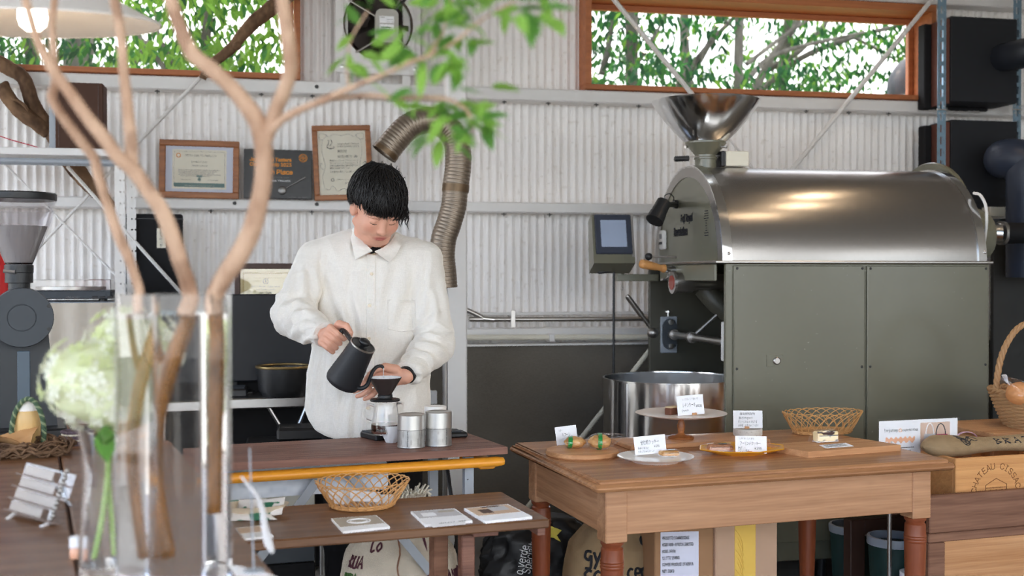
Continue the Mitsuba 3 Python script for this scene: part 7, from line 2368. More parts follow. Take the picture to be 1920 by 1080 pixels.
# plate with packets at the left end of the bench
c_ = PH(478, 968, BZ_)
k = thing('oval_plate', 'beige oval plate heaped with leaf-patterned packets at the left bench end', 'plate')
rr_ = pr(415, 540, c_)
add(k + '__plate', lathe([(0, BZ_), (rr_ * .6, BZ_), (rr_ * .98, BZ_ + .030), (rr_, BZ_ + .033), (rr_ * .96, BZ_ + .033), (rr_ * .6, BZ_ + .007), (0, BZ_ + .006)], 48, (c_[0], c_[1], 0), 1, .62), mat('beige_ceramic', rgb(206, 190, 166), .4), 40)
mat('leaf_print', proc(lambda p, n, uv: mix(rgb(226, 222, 220), rgb(52, 112, 88), smoothstep(.60, .64, noise(p.x * 34, p.y * 34, p.z * 34 + 3)))), .3, spec=.5)
Zc = float((c_ - O) @ FW)
for i, (qd, dz_, lb) in enumerate((([(420, 938), (500, 935), (505, 972), (424, 975)], .02, 'leaf-patterned packet at the back of the oval plate'), ([(448, 942), (535, 932), (528, 965), (450, 970)], -.01, 'leaf-patterned packet on top of the oval plate'), ([(415, 958), (490, 956), (520, 974), (425, 978)], -.04, 'leaf-patterned packet in front on the oval plate'))):
    packet('patterned_packet', lb, 'packet', qd, [Zc + dz_ + .03, Zc + dz_ + .03, Zc + dz_ - .02, Zc + dz_ - .02], 'leaf_print', .016, seed=20 + i)

# ---------------------------------------------------------------- crate, cloth, flyer and basket at the right
CRZ = KZ - .069
q0 = PH(1792, 860, .683)
CRF = frame([q0[0], q0[1], 0], TANG)
hC = .683
k = thing('wine_crate', 'pale wooden wine crate with a burnt-in chateau stamp, standing in the plank cabinet', 'crate')
add(k + '__front_board', pbox(0, .50, 0, .012, CRZ, hC, .002), mat('crate_wood', wood(rgb(222, 166, 108), rgb(190, 128, 76), 2.0, 44, .6, seed=3.0), .55, spec=.3), False, CRF)
add(k + '__back_board', pbox(0, .50, .30, .312, CRZ, hC, .002), 'crate_wood', False, CRF)
add(k + '__side_board', pbox(0, .012, .013, .299, CRZ, hC, .002), 'crate_wood', False, CRF)
add(k + '__side_board', pbox(.488, .50, .013, .299, CRZ, hC, .002), 'crate_wood', False, CRF)
add(k + '__bottom', pbox(.013, .487, .013, .299, CRZ, CRZ + .01, .001), 'crate_wood', False, CRF)
mat('burnt', rgb(132, 86, 52), .8, spec=.1)
inv = np.linalg.inv(CRF)
eq = PY(1880, 900, float(q0[1]) + .012)
el = (inv @ np.append(P(1882, 905, float((q0 - O) @ FW) + .02), 1))[:3]
ex, ez = el[0], CRZ + .042
rad = .085
for i, ch in enumerate('CHATEAU CISSAC'):
    if ch == ' ': continue
    a = math.radians(172 - i * 12.2)
    M = CRF @ axes([ex + math.cos(a) * rad, -.0003, ez + .01 + math.sin(a) * rad], [math.sin(a), 0, -math.cos(a)], [0, 1, 0], [math.cos(a), 0, math.sin(a)])
    add(k + '__stamp_letter', text(ch, .022, .0005, align='c'), 'burnt', False, M)
hs = lambda pts: tube([[ex + x, -.0004, ez + z_] for x, z_ in pts], .0013, 5)
add(k + '__stamp_house', cat([hs([(-.045, -.03), (-.045, .040), (0, .062), (.045, .040), (.045, -.03)]), hs([(-.045, .030), (.045, .030)]), hs([(-.045, -.005), (.045, -.005)])] + [xf(cbox(.006, .0008, .010, .0001), axes([ex + x, -.0003, ez + z_], [1, 0, 0], [0, 1, 0], [0, 0, 1])) for x in (-.025, 0, .025) for z_ in (.018, .000)]), 'burnt', False, CRF)


def burlap_fn(c1, c2):
    c1, c2 = mi.Color3f(c1), mi.Color3f(c2)

    def fn(p, n, uv):
        w = (dr.sin(uv.x * 6.2831853) * dr.sin(uv.y * 6.2831853)) * .5 + .5
        return mix(c2, c1, dr.clip(w * .75 + .35 * fbm(uv.x * .12, uv.y * .12, 1.0, 2) + .1, 0, 1))
    return proc(fn)


def weave(p, n, uv): return dr.sin(uv.x * 6.2831853) * dr.sin(uv.y * 6.2831853)


bumped('burlap', burlap_fn(rgb(172, 146, 112), rgb(112, 90, 66)), proc(weave, 5e-3), .0008, .95, .1)
bumped('pale_burlap', burlap_fn(rgb(204, 194, 178), rgb(124, 114, 100)), proc(weave, 5e-3), .0008, .95, .1)


def soft_grid(fn, nu, nv, su, sv, th=.003):
    """closed cloth sheet from fn(u, v) with weave uv"""
    g_ = grid(fn, nu, nv)
    n_ = vnormals(g_)
    V = np.vstack([g_[0], g_[0] - n_ * th])
    F_ = np.vstack([g_[1], g_[1][:, ::-1] + len(g_[0])])
    u, v = np.meshgrid(np.linspace(0, 1, nu), np.linspace(0, 1, nv), indexing='ij')
    uv = np.stack([u.ravel() * su, v.ravel() * sv], 1)
    return (V, F_), np.vstack([uv, uv])


# folded burlap sack lying in the crate
bs = thing('burlap_sack', 'folded brown burlap sack with black print lying in the wine crate', 'sack')
r0 = CRF[:3, :3]


def roll(u, v):
    a = v * 2 * math.pi
    x = -.055 + .60 * u
    end = np.clip(u / .12, 0, 1) ** .5
    rr = (.032 + .006 * np.sin(u * 9) - .006 * u) * (.02 + .98 * end)
    yv = .10 + .03 * np.sin(u * 5) + np.cos(a) * rr * 1.7
    zv = hC + .012 + .016 * (1 - u) - .012 * np.sin(u * 7) * u + np.sin(a) * rr
    return np.stack([x, yv, zv], 1) @ r0.T + CRF[:3, 3]


m_, uv_ = soft_grid(roll, 60, 40, 230, 110)
add(bs + '__cloth', m_, 'burlap', True, uv=uv_)
rb_ = random.Random(8)


def on_roll(u, v):
    p = roll(np.array([u]), np.array([v]))[0]
    q = roll(np.array([u]), np.array([v + .01]))[0]
    r_ = roll(np.array([u + .01]), np.array([v]))[0]
    n = np.cross(r_ - p, q - p); n /= np.linalg.norm(n)
    c = roll(np.full(8, u), np.linspace(0, 1, 8, endpoint=False)).mean(0)
    if n @ (p - c) < 0: n = -n
    return p + n * .0030


ink_ = []
for j in range(7):
    u0, v0 = .30 + rb_.uniform(-.05, .05), .36 + rb_.uniform(-.05, .05)
    pts = [on_roll(u0 + .028 * math.cos(t) * (1 + .3 * math.sin(2 * t + j)), v0 + .05 * math.sin(t + j)) for t in np.linspace(0, 5.5, 18)]
    ink_.append(tube(pts, .0016, 5))
add(bs + '__print', cat(ink_), 'ink')
for j, ch in enumerate('BRAZIL'):
    for st_ in ({'B': [[(0, 0), (0, 1), (.6, .8), (0, .5), (.7, .25), (0, 0)]], 'R': [[(0, 0), (0, 1), (.6, .75), (0, .5), (.6, 0)]], 'A': [[(0, 0), (.35, 1), (.7, 0)], [(.15, .4), (.55, .4)]], 'Z': [[(0, 1), (.6, 1), (0, 0), (.6, 0)]], 'I': [[(.3, 0), (.3, 1)]], 'L': [[(0, 1), (0, 0), (.5, 0)]]}[ch]):
        pts = [on_roll(.50 + j * .055 + x * .045, .46 - z_ * .12) for x, z_ in st_]
        add(bs + '__print_letter', tube(pts, .0028, 5), 'ink')

# flyer in a clear stand
fq = P(1716, 835, 4.02)
zf0, zf1 = zof(842, fq), zof(788, fq)
k = thing('flyer', 'white flyer with an orange brush stroke and a photo of bags, in a clear stand', 'flyer')
fa_, fb2 = P(1648, 800, 4.0), P(1795, 792, 4.1)
fd_ = fb2 - fa_; fd_[2] = 0
fw_ = float(np.linalg.norm(fd_))
FY = axes([fa_[0], fa_[1], TZ + .05], fd_ / fw_, np.cross(UZ, fd_ / fw_), UZ)
zt_ = zof(790, fa_) - (TZ + .05)
z00 = zof(860, fa_) - (TZ + .05)
add(k + '__sheet', pbox(0, fw_, -.0006, .0006, z00, zt_, .0002), 'paper', False, FY)
add(k + '__photo', pbox(fw_ * .52, fw_ * .90, -.0010, -.0006, zt_ - .125, zt_ - .012, .0001), mat('print_rose', rgb(206, 178, 160), .5), False, FY)
for x, m, w_, zz_ in ((.64, 'print_grey', .028, zt_ - .075), (.78, mat('print_magenta', rgb(176, 70, 104), .5), .034, zt_ - .078)):
    b_ = add(k + '__bag_picture', prism([(x * fw_ - w_, zz_ - .03), (x * fw_ + w_, zz_ - .03), (x * fw_ + w_ * .85, zz_ + .022), (x * fw_ - w_ * .85, zz_ + .022)], .0004, (0, -.0012, 0)), m, False, FY)
    add(b_ + '__handle', tube([[x * fw_ + w_ * .6 * math.cos(a), -.0013, zz_ + .02 + .04 * math.sin(a)] for a in np.linspace(0, math.pi, 12)], .0018, 5), 'paper' if m == 'print_grey' else 'ink', False, FY)
add(k + '__lettering', text('The journey', .011, .0004, width=.058), 'ink', False, at(FY, fw_ * .06, -.0009, zt_ - .040))
add(k + '__lettering', text('×', .008, .0004), 'ink', False, at(FY, fw_ * .215, -.0009, zt_ - .040))
add(k + '__lettering', text('KAGAYAKI KOME', .008, .0004, width=.068), 'ink', False, at(FY, fw_ * .29, -.0009, zt_ - .040))
add(k + '__ring_mark', tube([[fw_ * .265 + .006 * math.cos(a), -.001, zt_ - .036 + .006 * math.sin(a)] for a in np.linspace(0, 2 * math.pi, 14)], .001, 5), 'gold_ink', False, FY)
bsx = np.linspace(0, 1, 30)
br_ = np.concatenate([np.stack([fw_ * (.08 + .37 * bsx), zt_ - .062 + .004 * np.sin(bsx * 40)], 1), np.stack([fw_ * (.08 + .37 * bsx), zt_ - .078 + .005 * np.sin(bsx * 33)], 1)[::-1]])
add(k + '__brush_stroke', prism([tuple(p) for p in br_], .0003, (0, -.0010, 0)), mat('print_peach', rgb(232, 178, 144), .6), False, FY)
for i in range(5):
    add(k + '__text_line', pbox(fw_ * (.10 + .02 * (i % 2)), fw_ * (.44 - .04 * (i % 3)), -.001, -.0006, zt_ - .100 - i * .011, zt_ - .097 - i * .011, .0001), 'grey_ink', False, FY)
fp_ = (FY @ [fw_ * .15, .006, z00, 1])[:3]
add(k + '__post', tube([[fp_[0], fp_[1], .012], fp_ + [0, 0, .06]], .008, 10), 'steel', 40)
add(k + '__post_foot', lathe([(0, 0), (.05, 0), (.05, .008), (.012, .014), (0, .014)], 28, (fp_[0], fp_[1], 0)), 'steel', 40)
scene['acrylic_sheet'] = {'type': 'thindielectric', 'int_ior': 1.49}
add(k + '__clear_stand', ([[-.006, -.004, z00], [fw_ + .006, -.004, z00], [fw_ + .006, -.004, zt_ + .004], [-.006, -.004, zt_ + .004]], [[0, 1, 2], [0, 2, 3]]), 'acrylic_sheet', False, FY)

# shelf box behind the crate with the handled basket
bxz = zof(806, P(1890, 820, 4.3))
q = P(1860, 830, 4.24)
SB = frame([q[0], q[1], 0], TANG)
k = thing('wooden_box', 'wooden box behind the crate carrying the handled basket', 'box')
add(k + '__top_board', pbox(-.02, .55, -.03, .32, bxz - .02, bxz, .003), 'pale_wood', False, SB)
add(k + '__front_board', pbox(-.01, .54, -.02, -.004, KZ - .0695, bxz - .0205, .003), 'pale_wood', False, SB)
add(k + '__side_board', pbox(-.01, .006, -.003, .31, KZ - .0695, bxz - .0205, .003), 'pale_wood', False, SB)
sp0 = P(1809, 850, 4.22)
single('wood_post', 'short wooden post standing behind the burlap sack', 'post', cbox(.04, .03, zof(817, sp0) - KZ + .07, .003, (sp0[0], sp0[1], (zof(817, sp0) + KZ - .07) / 2)), 'honey_wood')
pr_ = [P(1772, 842, 4.21), P(1785, 826, 4.21), P(1800, 813, 4.21), P(1815, 810, 4.21), P(1828, 815, 4.21), P(1836, 828, 4.21), P(1840, 842, 4.21)]
single('pink_ribbon', 'pale pink ribbon handle arching behind the burlap sack', 'ribbon', tube(spline(pr_, 6), .008, 8, squash=(1, .25)), mat('pink', rgb(222, 186, 208), .6), 40)
bq_ = P(1962, 770, 4.38)
k = thing('handled_basket', 'round brown wicker basket with a tall twisted handle at the right edge', 'basket')
zb0, zt0 = bxz + .0005, zof(735, bq_)
Zb_ = float((bq_ - O) @ FW)
rb0, rb1 = 70 * Zb_ / FPX, 99 * Zb_ / FPX
nst = 26
for i in range(nst):
    a = 2 * math.pi * i / nst
    add(k + '__stake', tube([[bq_[0] + math.cos(a) * (rb0 + (rb1 - rb0) * t ** .8), bq_[1] + math.sin(a) * (rb0 + (rb1 - rb0) * t ** .8), zb0 + (zt0 - zb0) * t] for t in np.linspace(0, 1, 6)], .003, 6), 'wicker', 40)
rows = 20
for j in range(rows):
    t = (j + .5) / rows
    r_ = rb0 + (rb1 - rb0) * t ** .8
    a = np.linspace(0, 2 * math.pi, nst * 4, endpoint=False)
    w_ = .0042 * np.sin(a * nst / 2 + j * math.pi)
    pts = np.stack([bq_[0] + np.cos(a) * (r_ + w_), bq_[1] + np.sin(a) * (r_ + w_), np.full(len(a), zb0 + (zt0 - zb0) * t)], 1)
    add(k + '__woven_row', tube(pts, .0044, 6, closed=True), mat('brown_wicker', rgb(168, 128, 88), .6) if j == 0 else 'brown_wicker', 40)
for off_ in (0, 1):
    a = np.linspace(0, 2 * math.pi, 120, endpoint=False)
    pts = np.stack([bq_[0] + np.cos(a) * (rb1 + .004 * np.cos(a * 20 + off_ * math.pi)), bq_[1] + np.sin(a) * (rb1 + .004 * np.cos(a * 20 + off_ * math.pi)), zt0 + .006 + .005 * np.sin(a * 20 + off_ * math.pi)], 1)
    add(k + '__rim', tube(pts, .0065, 7, closed=True), 'brown_wicker', 40)
add(k + '__bottom', lathe([(0, zb0), (rb0, zb0), (rb0, zb0 + .006), (0, zb0 + .006)], 36, (bq_[0], bq_[1], 0)), 'brown_wicker', 40)
ha_ = spline([P(1869, 745, Zb_), P(1869, 715, Zb_), P(1876, 675, Zb_), P(1890, 640, Zb_), P(1912, 613, Zb_), P(1945, 602, Zb_), P(1990, 613, Zb_), P(2030, 650, Zb_), P(2052, 700, Zb_), P(2055, 745, Zb_)], 12)
for st_ in range(3):
    s_ = np.arange(len(ha_))
    tg = np.gradient(ha_, axis=0); tg /= np.linalg.norm(tg, axis=1)[:, None]
    sd_ = np.cross(tg, FH)
    ph_ = s_ * .55 + st_ * 2 * math.pi / 3
    add(k + '__handle_strand', tube(ha_ + sd_ * (np.cos(ph_) * .006)[:, None] + FH * (np.sin(ph_) * .006)[:, None], .0072, 7), 'brown_wicker', 40)
bb_ = P(1912, 738, Zb_ - .10)
k = thing('bagged_bun', 'round golden bun in a tied clear bag in the handled basket', 'bun')
add(k + '__bun', lump(bb_, (.050, .05, .044), 9, .05), mat('bun_crust', rgb(206, 142, 90), .45), True)
add(k + '__clear_bag', bag(bb_, (.050, .05, .044), 12, (-.045, -.01, .035)), 'film', True)
tq_ = P(1888, 716, Zb_ - .10)
add(k + '__bag_tie', tube(spline([tq_ + [.012, 0, -.012], tq_, tq_ + [-.006, 0, .014], tq_ + [-.012, 0, .026]], 4), [.004, .004, .005, .006, .008, .009, .010, .011, .012, .013, .014, .014, .015], 10, squash=(1, .4)), 'packet_white', 40)
add(k + '__bag_label', xf(cbox(.04, .002, .016, .0005), frame(bb_ + [.02, -.05, -.004], -8, 0, 20)), 'paper')
for i, (dx, dy) in enumerate(((.03, .03), (.10, -.06), (.11, .05))):
    c_ = np.array([bq_[0] + dx - .05, bq_[1] + dy, zt0 - .02])
    single('bun', ('golden bun behind the bagged one in the handled basket', 'golden bun at the front right in the handled basket', 'golden bun at the back right in the handled basket')[i], 'bun', lump(c_, (.05, .045, .045), 14 + i, .05), 'bun_crust', True)

# ---------------------------------------------------------------- under the tables
def sack(label, c, rx, ry, h, m, seed, su, sv, lean=0.0, name='burlap_sack', rough=.07):
    k = thing(name, label, name.split('_')[1])

    def fn(u, v):
        a = u * 2 * math.pi
        zz_ = v
        prof = np.interp(zz_, [0, .06, .25, .55, .78, .92, 1.0], [.0, .80, 1.0, .98, .86, .58, .0])
        sq = (np.abs(np.cos(a)) ** 3 + np.abs(np.sin(a)) ** 3) ** (-1 / 3)
        q_ = np.stack([np.cos(a) * 1.6, np.sin(a) * 1.6, zz_ * 3 + seed], 1)
        d = 1 + rough * (meshkit.fbm(q_, 3, seed) - .5) * 2 - (1.2 * (rough - .07)) * np.abs(2 * meshkit.fbm(q_ * 2.6, 2, seed + 1) - 1)
        zv = h * np.interp(zz_, [0, .06, .25, .55, .78, .92, 1], [0, .02, .22, .55, .82, .97, 1.0])
        return np.stack([c[0] + np.cos(a) * sq * prof * rx * d + lean * zv, c[1] + np.sin(a) * sq * prof * ry * d, np.maximum(0, zv) + c[2]], 1)
    g_ = grid(fn, 72, 48)
    u, v = np.meshgrid(np.linspace(0, 1, 72), np.linspace(0, 1, 48), indexing='ij')
    add(k + '__cloth', g_, m, True, uv=np.stack([u.ravel() * su, v.ravel() * sv], 1))
    return k, fn


def on_sack(fn, c, u, v, off=.0015):
    p = fn(np.array([u]), np.array([v]))[0]
    n = np.array([p[0] - c[0], p[1] - c[1], (v - .45) * .25]); n /= np.linalg.norm(n)
    return p + n * off


STROKES = {'b': [[(0, 1), (0, 0), (.5, 0), (.55, .3), (.4, .5), (0, .45)]], 'c': [[(.5, .45), (.25, .5), (0, .25), (.25, 0), (.5, .05)]], 'e': [[(0, .25), (.5, .28), (.4, .5), (.1, .48), (0, .2), (.2, 0), (.5, .08)]], 'r': [[(0, 0), (0, .5)], [(0, .35), (.2, .5), (.4, .48)]],
           't': [[(.2, .9), (.2, .1), (.45, 0)], [(0, .55), (.45, .6)]], 'g': [[(.5, .5), (.1, .5), (0, .2), (.3, .05), (.5, .3), (.5, -.35), (.1, -.4)]], 'O': [[(.3, 0), (0, .5), (.3, 1), (.6, .5), (.3, 0)]], 'R': [[(0, 0), (0, 1), (.5, .8), (0, .5), (.55, 0)]],
           'G': [[(.6, .9), (.2, 1), (0, .5), (.25, 0), (.6, .15), (.6, .5), (.35, .5)]], 'A': [[(0, 0), (.3, 1), (.6, 0)], [(.12, .4), (.5, .4)]], 'N': [[(0, 0), (0, 1), (.5, 0), (.5, 1)]], 'I': [[(.25, 0), (.25, 1)]], 'C': [[(.55, .9), (.2, 1), (0, .5), (.2, 0), (.55, .1)]], 'o': [[(.25, 0), (0, .25), (.25, .5), (.5, .25), (.25, 0)]],
           'l': [[(.2, 1), (.2, 0)]], 'U': [[(0, 1), (0, .2), (.25, 0), (.5, .2), (.5, 1)]], 'y': [[(0, .5), (.25, 0)], [(.5, .5), (.1, -.4)]], 'f': [[(.45, 1), (.2, .9), (.2, 0)], [(0, .5), (.4, .5)]]}


def sack_text(k, fn, c, s, u0, v0, du, dv, m, r_=.004):
    for i, ch in enumerate(s):
        for st_ in STROKES.get(ch, []):
            pts = spline([on_sack(fn, c, u0 + (i * .72 + x) * du, v0 + z_ * dv) for x, z_ in st_], 4) if ch not in 'ANIRG' else [on_sack(fn, c, u0 + (i * .72 + x) * du, v0 + z_ * dv) for x, z_ in st_]
            add(k + '__print_letter', tube(pts, r_, 5), m, 40)


mat('plum_ink', rgb(78, 48, 56), .9, spec=.1)
mat('green_ink', rgb(66, 96, 54), .9, spec=.1)
c_ = P(750, 900, 3.62); c_[2] = 0
k, fn = sack('pale burlap coffee sack with plum print under the bench', c_, .205, .15, zof(996, P(750, 1000, 3.5)), 'pale_burlap', 3, 250, 130)
sack_text(k, fn, c_, 'b', .825, .73, .045, .16, 'plum_ink', .0042)
sack_text(k, fn, c_, 'ORGANIC', .81, .64, .026, .07, 'plum_ink', .004)
sack_text(k, fn, c_, 'Co', .645, .83, .028, .09, 'plum_ink', .003)
sack_text(k, fn, c_, 'RUA', .595, .745, .022, .06, 'plum_ink', .0035)
sack_text(k, fn, c_, 'UGA', .585, .645, .022, .07, 'green_ink', .004)
add(k + '__seam', tube([on_sack(fn, c_, .735 + .004 * math.sin(v * 40), v, .001) for v in np.linspace(.05, .97, 30)], .0028, 6), 'plank_wood', 40)
c2 = P(772, 925, 3.62)
ra = random.Random(5)
fr_ = []
for i in range(70):
    a = ra.uniform(0, 6.28); r_ = ra.uniform(0, .04)
    b0_ = c2 + np.array([math.cos(a) * r_, math.sin(a) * r_ * .6, -.02])
    fr_.append(tube(spline([b0_, b0_ + [math.cos(a) * .012, math.sin(a) * .012, .025], b0_ + [math.cos(a) * .028, math.sin(a) * .02, .03 + ra.uniform(-.03, .02)]], 3), .003, 5))
sz_ = float(fn(np.array([.75]), np.array([.97]))[0][2])
add(k + '__tied_neck', tube([[c2[0], c2[1], sz_ - .05], [c2[0], c2[1], sz_ + .01], c2 + [0, 0, -.04], c2], [.09, .055, .028, .046], 18), 'pale_burlap', 40)
tag(add(k + '__frayed_threads', cat(fr_), 'ivory_paper', True), kind='stuff')
c_ = P(1160, 900, 3.98); c_[2] = 0
k, fn = sack('brown burlap coffee sack with black print under the honey table', c_, .20, .15, zof(985, P(1160, 1000, 3.9)), 'burlap', 6, 230, 130)
sack_text(k, fn, c_, 'cert', .742, .61, .030, .12, 'ink', .0042)
sack_text(k, fn, c_, 'g', .80, .80, .05, .12, 'ink', .006)
sack_text(k, fn, c_, 'gy', .615, .72, .04, .12, 'ink', .005)
sack_text(k, fn, c_, 'co', .62, .61, .04, .10, 'ink', .005)
add(k + '__seam', tube([on_sack(fn, c_, .665, v, .001) for v in np.linspace(.05, .97, 30)], .004, 6), 'wicker', 40)
# black foil bag with a yellow star flower
c_ = P(1005, 900, 4.18); c_[2] = 0
mat('black_foil', rgb(26, 27, 29), .5, spec=.5)
k, fn = sack('black coffee bag with a yellow star and white letters under the table end', c_, .225, .12, zof(970, P(1005, 1000, 4.1)), 'black_foil', 9, 10, 10, 0, 'coffee_bag', .30)
sq = on_sack(fn, c_, .788, .80, .004)
su_ = RT
stp = []
for i in range(10):
    a = math.pi / 2 + i * math.pi / 5 + .25
    r_ = .036 if i % 2 == 0 else .011
    stp.append(sq + su_ * math.cos(a) * r_ + UZ * math.sin(a) * r_)
add(k + '__yellow_star', flap(stp, .001), mat('star_yellow', rgb(222, 204, 74), .5))
WM = axes(on_sack(fn, c_, .700, .54, .012), UZ * .97 + RT * .22, FH, -RT * .97 + UZ * .22)
add(k + '__lettering', text('o verde', .030, .001, width=.11), 'paper', False, WM)
WM = axes(on_sack(fn, c_, .716, .54, .012), UZ * .97 + RT * .22, FH, -RT * .97 + UZ * .22)
add(k + '__lettering', text('Specialty', .030, .001, width=.13), 'paper', False, WM)

# cardboard box
mat('cardboard', rgb(178, 146, 122), .85, spec=.15)
mat('cardboard_dark', rgb(150, 114, 84), .85, spec=.15)
k = thing('cardboard_box', 'brown cardboard box with a white label and yellow tape under the honey table', 'box')
b0 = P(1342, 1040, 3.72)
BX = frame([b0[0], b0[1], 0], GROUP + 2)
bw_, bd_ = 135 * 3.75 / FPX, .30
bh = zof(985, b0)
bl_ = P(1253, 1040, 4.05)
add(k + '__carton', pbox(0, bw_, 0, .30, 0, bh, .003), 'cardboard', False, BX)
sl = frame([b0[0], b0[1], 0], GROUP + 2)
add(k + '__side_carton', pbox(-.205, -.004, .012, .30, 0, bh - .01, .003), 'cardboard_dark', False, BX @ frame([0, 0, 0], -14))
SDM = BX @ frame([0, 0, 0], -14)
lb_ = add(k + '__label', pbox(-.185, -.055, .0105, .012, bh - .235, bh - .02, .0003), mat('lilac_paper', rgb(204, 204, 218), .8), False, SDM)
for i, s in enumerate(('PRODOTTO COMMERCIALE', 'KOBE NRB-AFRICA LIMITED', 'KOBE JAPAN', '12 OTTO 25WMS', 'COFFEE PRODUCE OF KENYA', 'NET: 30KG')):
    add(lb_ + '__lettering', text(s, .0095, .0004, width=.0062 * len(s) * .75, bold=True), 'ink', False, at(SDM, -.180, .0102, bh - .045 - i * .022))
add(k + '__lettering', text('DORMAN', .055, .0006, width=.19, bold=True), 'ink', False, at(SDM, -.2, .0114, bh - .32))
mat('yellow_tape', rgb(214, 176, 84), .25, spec=.5)
add(k + '__tape', pbox(bw_ * .30, bw_ * .64, -.0012, 0, .02, bh, .0004), 'yellow_tape', False, BX)
wr = [tube(spline([[bw_ * .31 + .004 * (i % 3), -.0014, bh - .02 - i * .022], [bw_ * .40, -.0024, bh - .05 - i * .022], [bw_ * (.44 + .01 * (i % 2)), -.0016, bh - .09 - i * .022]], 4), .0012, 4) for i in range(10)]
add(k + '__tape_wrinkles', cat(wr), 'yellow_tape', True, BX)
# bins and dark frame at the right under the table
for i, (p0, p1, pt, Zz, lb) in enumerate(((1556, 1640, 982, 4.62, 'dark green bin with a white rim half behind the dark wooden post'), (1628, 1722, 1004, 4.15, 'dark green bin with a white rim beside the right table leg'))):
    c_ = P((p0 + p1) / 2, 1040, Zz)
    r_ = (p1 - p0) / 2 * Zz / FPX
    k = thing('bin', lb, 'bin')
    zt_ = zof(pt, c_)
    add(k + '__body', lathe([(0, 0), (r_ * .8, 0), (r_ * .97, zt_ - .03), (r_ * .9, zt_ - .03), (0, zt_ - .05)], 36, (c_[0], c_[1], 0)), mat('bin_green', rgb(24, 54, 50), .5) if i == 0 else 'bin_green', 40)
    add(k + '__rim', lathe([(r_ * .88, zt_ - .03), (r_ * 1.02, zt_ - .03), (r_ * 1.03, zt_ - .004), (r_, zt_), (r_ * .9, zt_)], 36, (c_[0], c_[1], 0)), 'grey_paint', 40)
c_ = P(1712, 1065, 4.0)
k = thing('bin_bag_roll', 'blue and white roll beside the right table leg', 'roll')
add(k + '__roll', tube([[c_[0], c_[1], 0], [c_[0], c_[1], .20]], .045, 20), mat('deep_blue', rgb(34, 48, 96), .5), 40)
add(k + '__white_band', tube([[c_[0], c_[1], .20], [c_[0], c_[1], .26]], .046, 20), 'paper', 40)
fq_ = P(1610, 1000, 4.32)
DFM = frame([fq_[0], fq_[1], 0], TANG)
k = thing('dark_stand', 'dark brown wooden stand behind the right table leg', 'stand')
zq_ = zof(975, fq_)
add(k + '__post', pbox(-.035, .03, 0, .05, 0, zq_ - .0, .003), 'dark_wood', False, DFM)
add(k + '__post', pbox(.38, .44, 0, .05, 0, zq_, .003), 'dark_wood', False, DFM)
add(k + '__beam', pbox(.031, .379, .005, .045, zq_ - .06, zq_ - .002, .003), 'dark_wood', False, DFM)
# metal tray and cabinets under the counter
k = thing('metal_tray', 'galvanised metal tray hanging under the counter', 'tray')
tq_ = PH(720, 858, CZ)
za_, zc_ = zof(884, P(700, 890, 3.52)), zof(912, P(700, 890, 3.52))
x1_ = float((np.linalg.inv(CF) @ np.append(P(724, 895, 3.50), 1))[0])
from shapely.geometry import Polygon
tp = sbox(-.93, zc_, x1_, CZ - .034).buffer(-.02).buffer(.02)
add(k + '__front', prism(tp, .004, (0, .10, 0)), mat('galvanised', proc(lambda p, n, uv: mix(rgb(206, 212, 220), rgb(170, 178, 190), smoothstep(.4, .6, voronoi_mix(p)))), .5, .3), False, CF) if False else add(k + '__front', prism(tp, .004, (0, .10, 0)), mat('galvanised', proc(lambda p, n, uv: mix(rgb(212, 218, 226), rgb(176, 184, 196), fbm(p.x * 40, p.y * 40, p.z * 40, 2))), .5, .25), False, CF)
add(k + '__pan', pbox(-.92, x1_ - .03, .103, .30, CZ - .060, CZ - .050, .002), 'galvanised', False, CF)
k = thing('storage_cabinet', 'pale grey drawer cabinet with a dark drawer below the counter', 'cabinet')
cq0 = P(592, 960, 3.95)
CC = frame([cq0[0], cq0[1], 0], 6)
zt_ = zof(903, cq0)
zd, ze = zof(1010, cq0), zof(1052, cq0)
zl2 = zof(918, cq0)
mat('putty', rgb(188, 186, 176), .55)
add(k + '__carcass', pbox(-.62, 0, .02, .36, .04, zt_, .003), 'putty', False, CC)
add(k + '__drawer', pbox(-.615, -.003, 0, .02, zd + .004, zl2 - .003, .003), 'putty', False, CC)
add(k + '__drawer', pbox(-.615, -.003, 0, .02, zl2 + .001, zt_ - .002, .003), 'putty', False, CC)
d_ = add(k + '__drawer', pbox(-.615, -.003, 0, .02, ze, zd, .003), 'charcoal', False, CC)
add(d_ + '__handle', pbox(-.5, -.05, -.012, 0, zd - .018, zd - .006, .003), 'steel', False, CC)
add(k + '__drawer', pbox(-.615, -.003, 0, .02, .05, ze - .004, .003), 'black_matte', False, CC)
q = P(430, 920, 3.84)
k = thing('kraft_carton', 'small brown carton with black letters beside the drawer cabinet', 'carton')
KM_ = frame([q[0], q[1], 0], 6)
add(k + '__carton', pbox(-.06, .045, -.05, .02, zof(950, q) - .1, zof(905, q), .002), 'cardboard_dark', False, KM_)
add(k + '__lettering', text('REV', .025, .0005, width=.05, bold=True), 'ink', False, at(KM_, -.02, -.0503, zof(925, q)))
add(k + '__stand', pbox(-.06, .045, -.05, .02, 0, zof(950, q) - .1005, .002), 'black_matte', False, KM_)
# ---------------------------------------------------------------- things on the front tables
# tall square glass vase with branches standing in water
VZ = 1.57
vq = P(325, 900, VZ)
vc = np.array([vq[0], vq[1]])
VS = .118                                        # side of the square
VM = axes([vc[0], vc[1], 0], (RT * math.cos(.80) + FH * math.sin(.80)), (-RT * math.sin(.80) + FH * math.cos(.80)), UZ)
VT = zof(551, vq)
VW = zof(588, vq)
VB = FZ + .0008
wt_ = .006


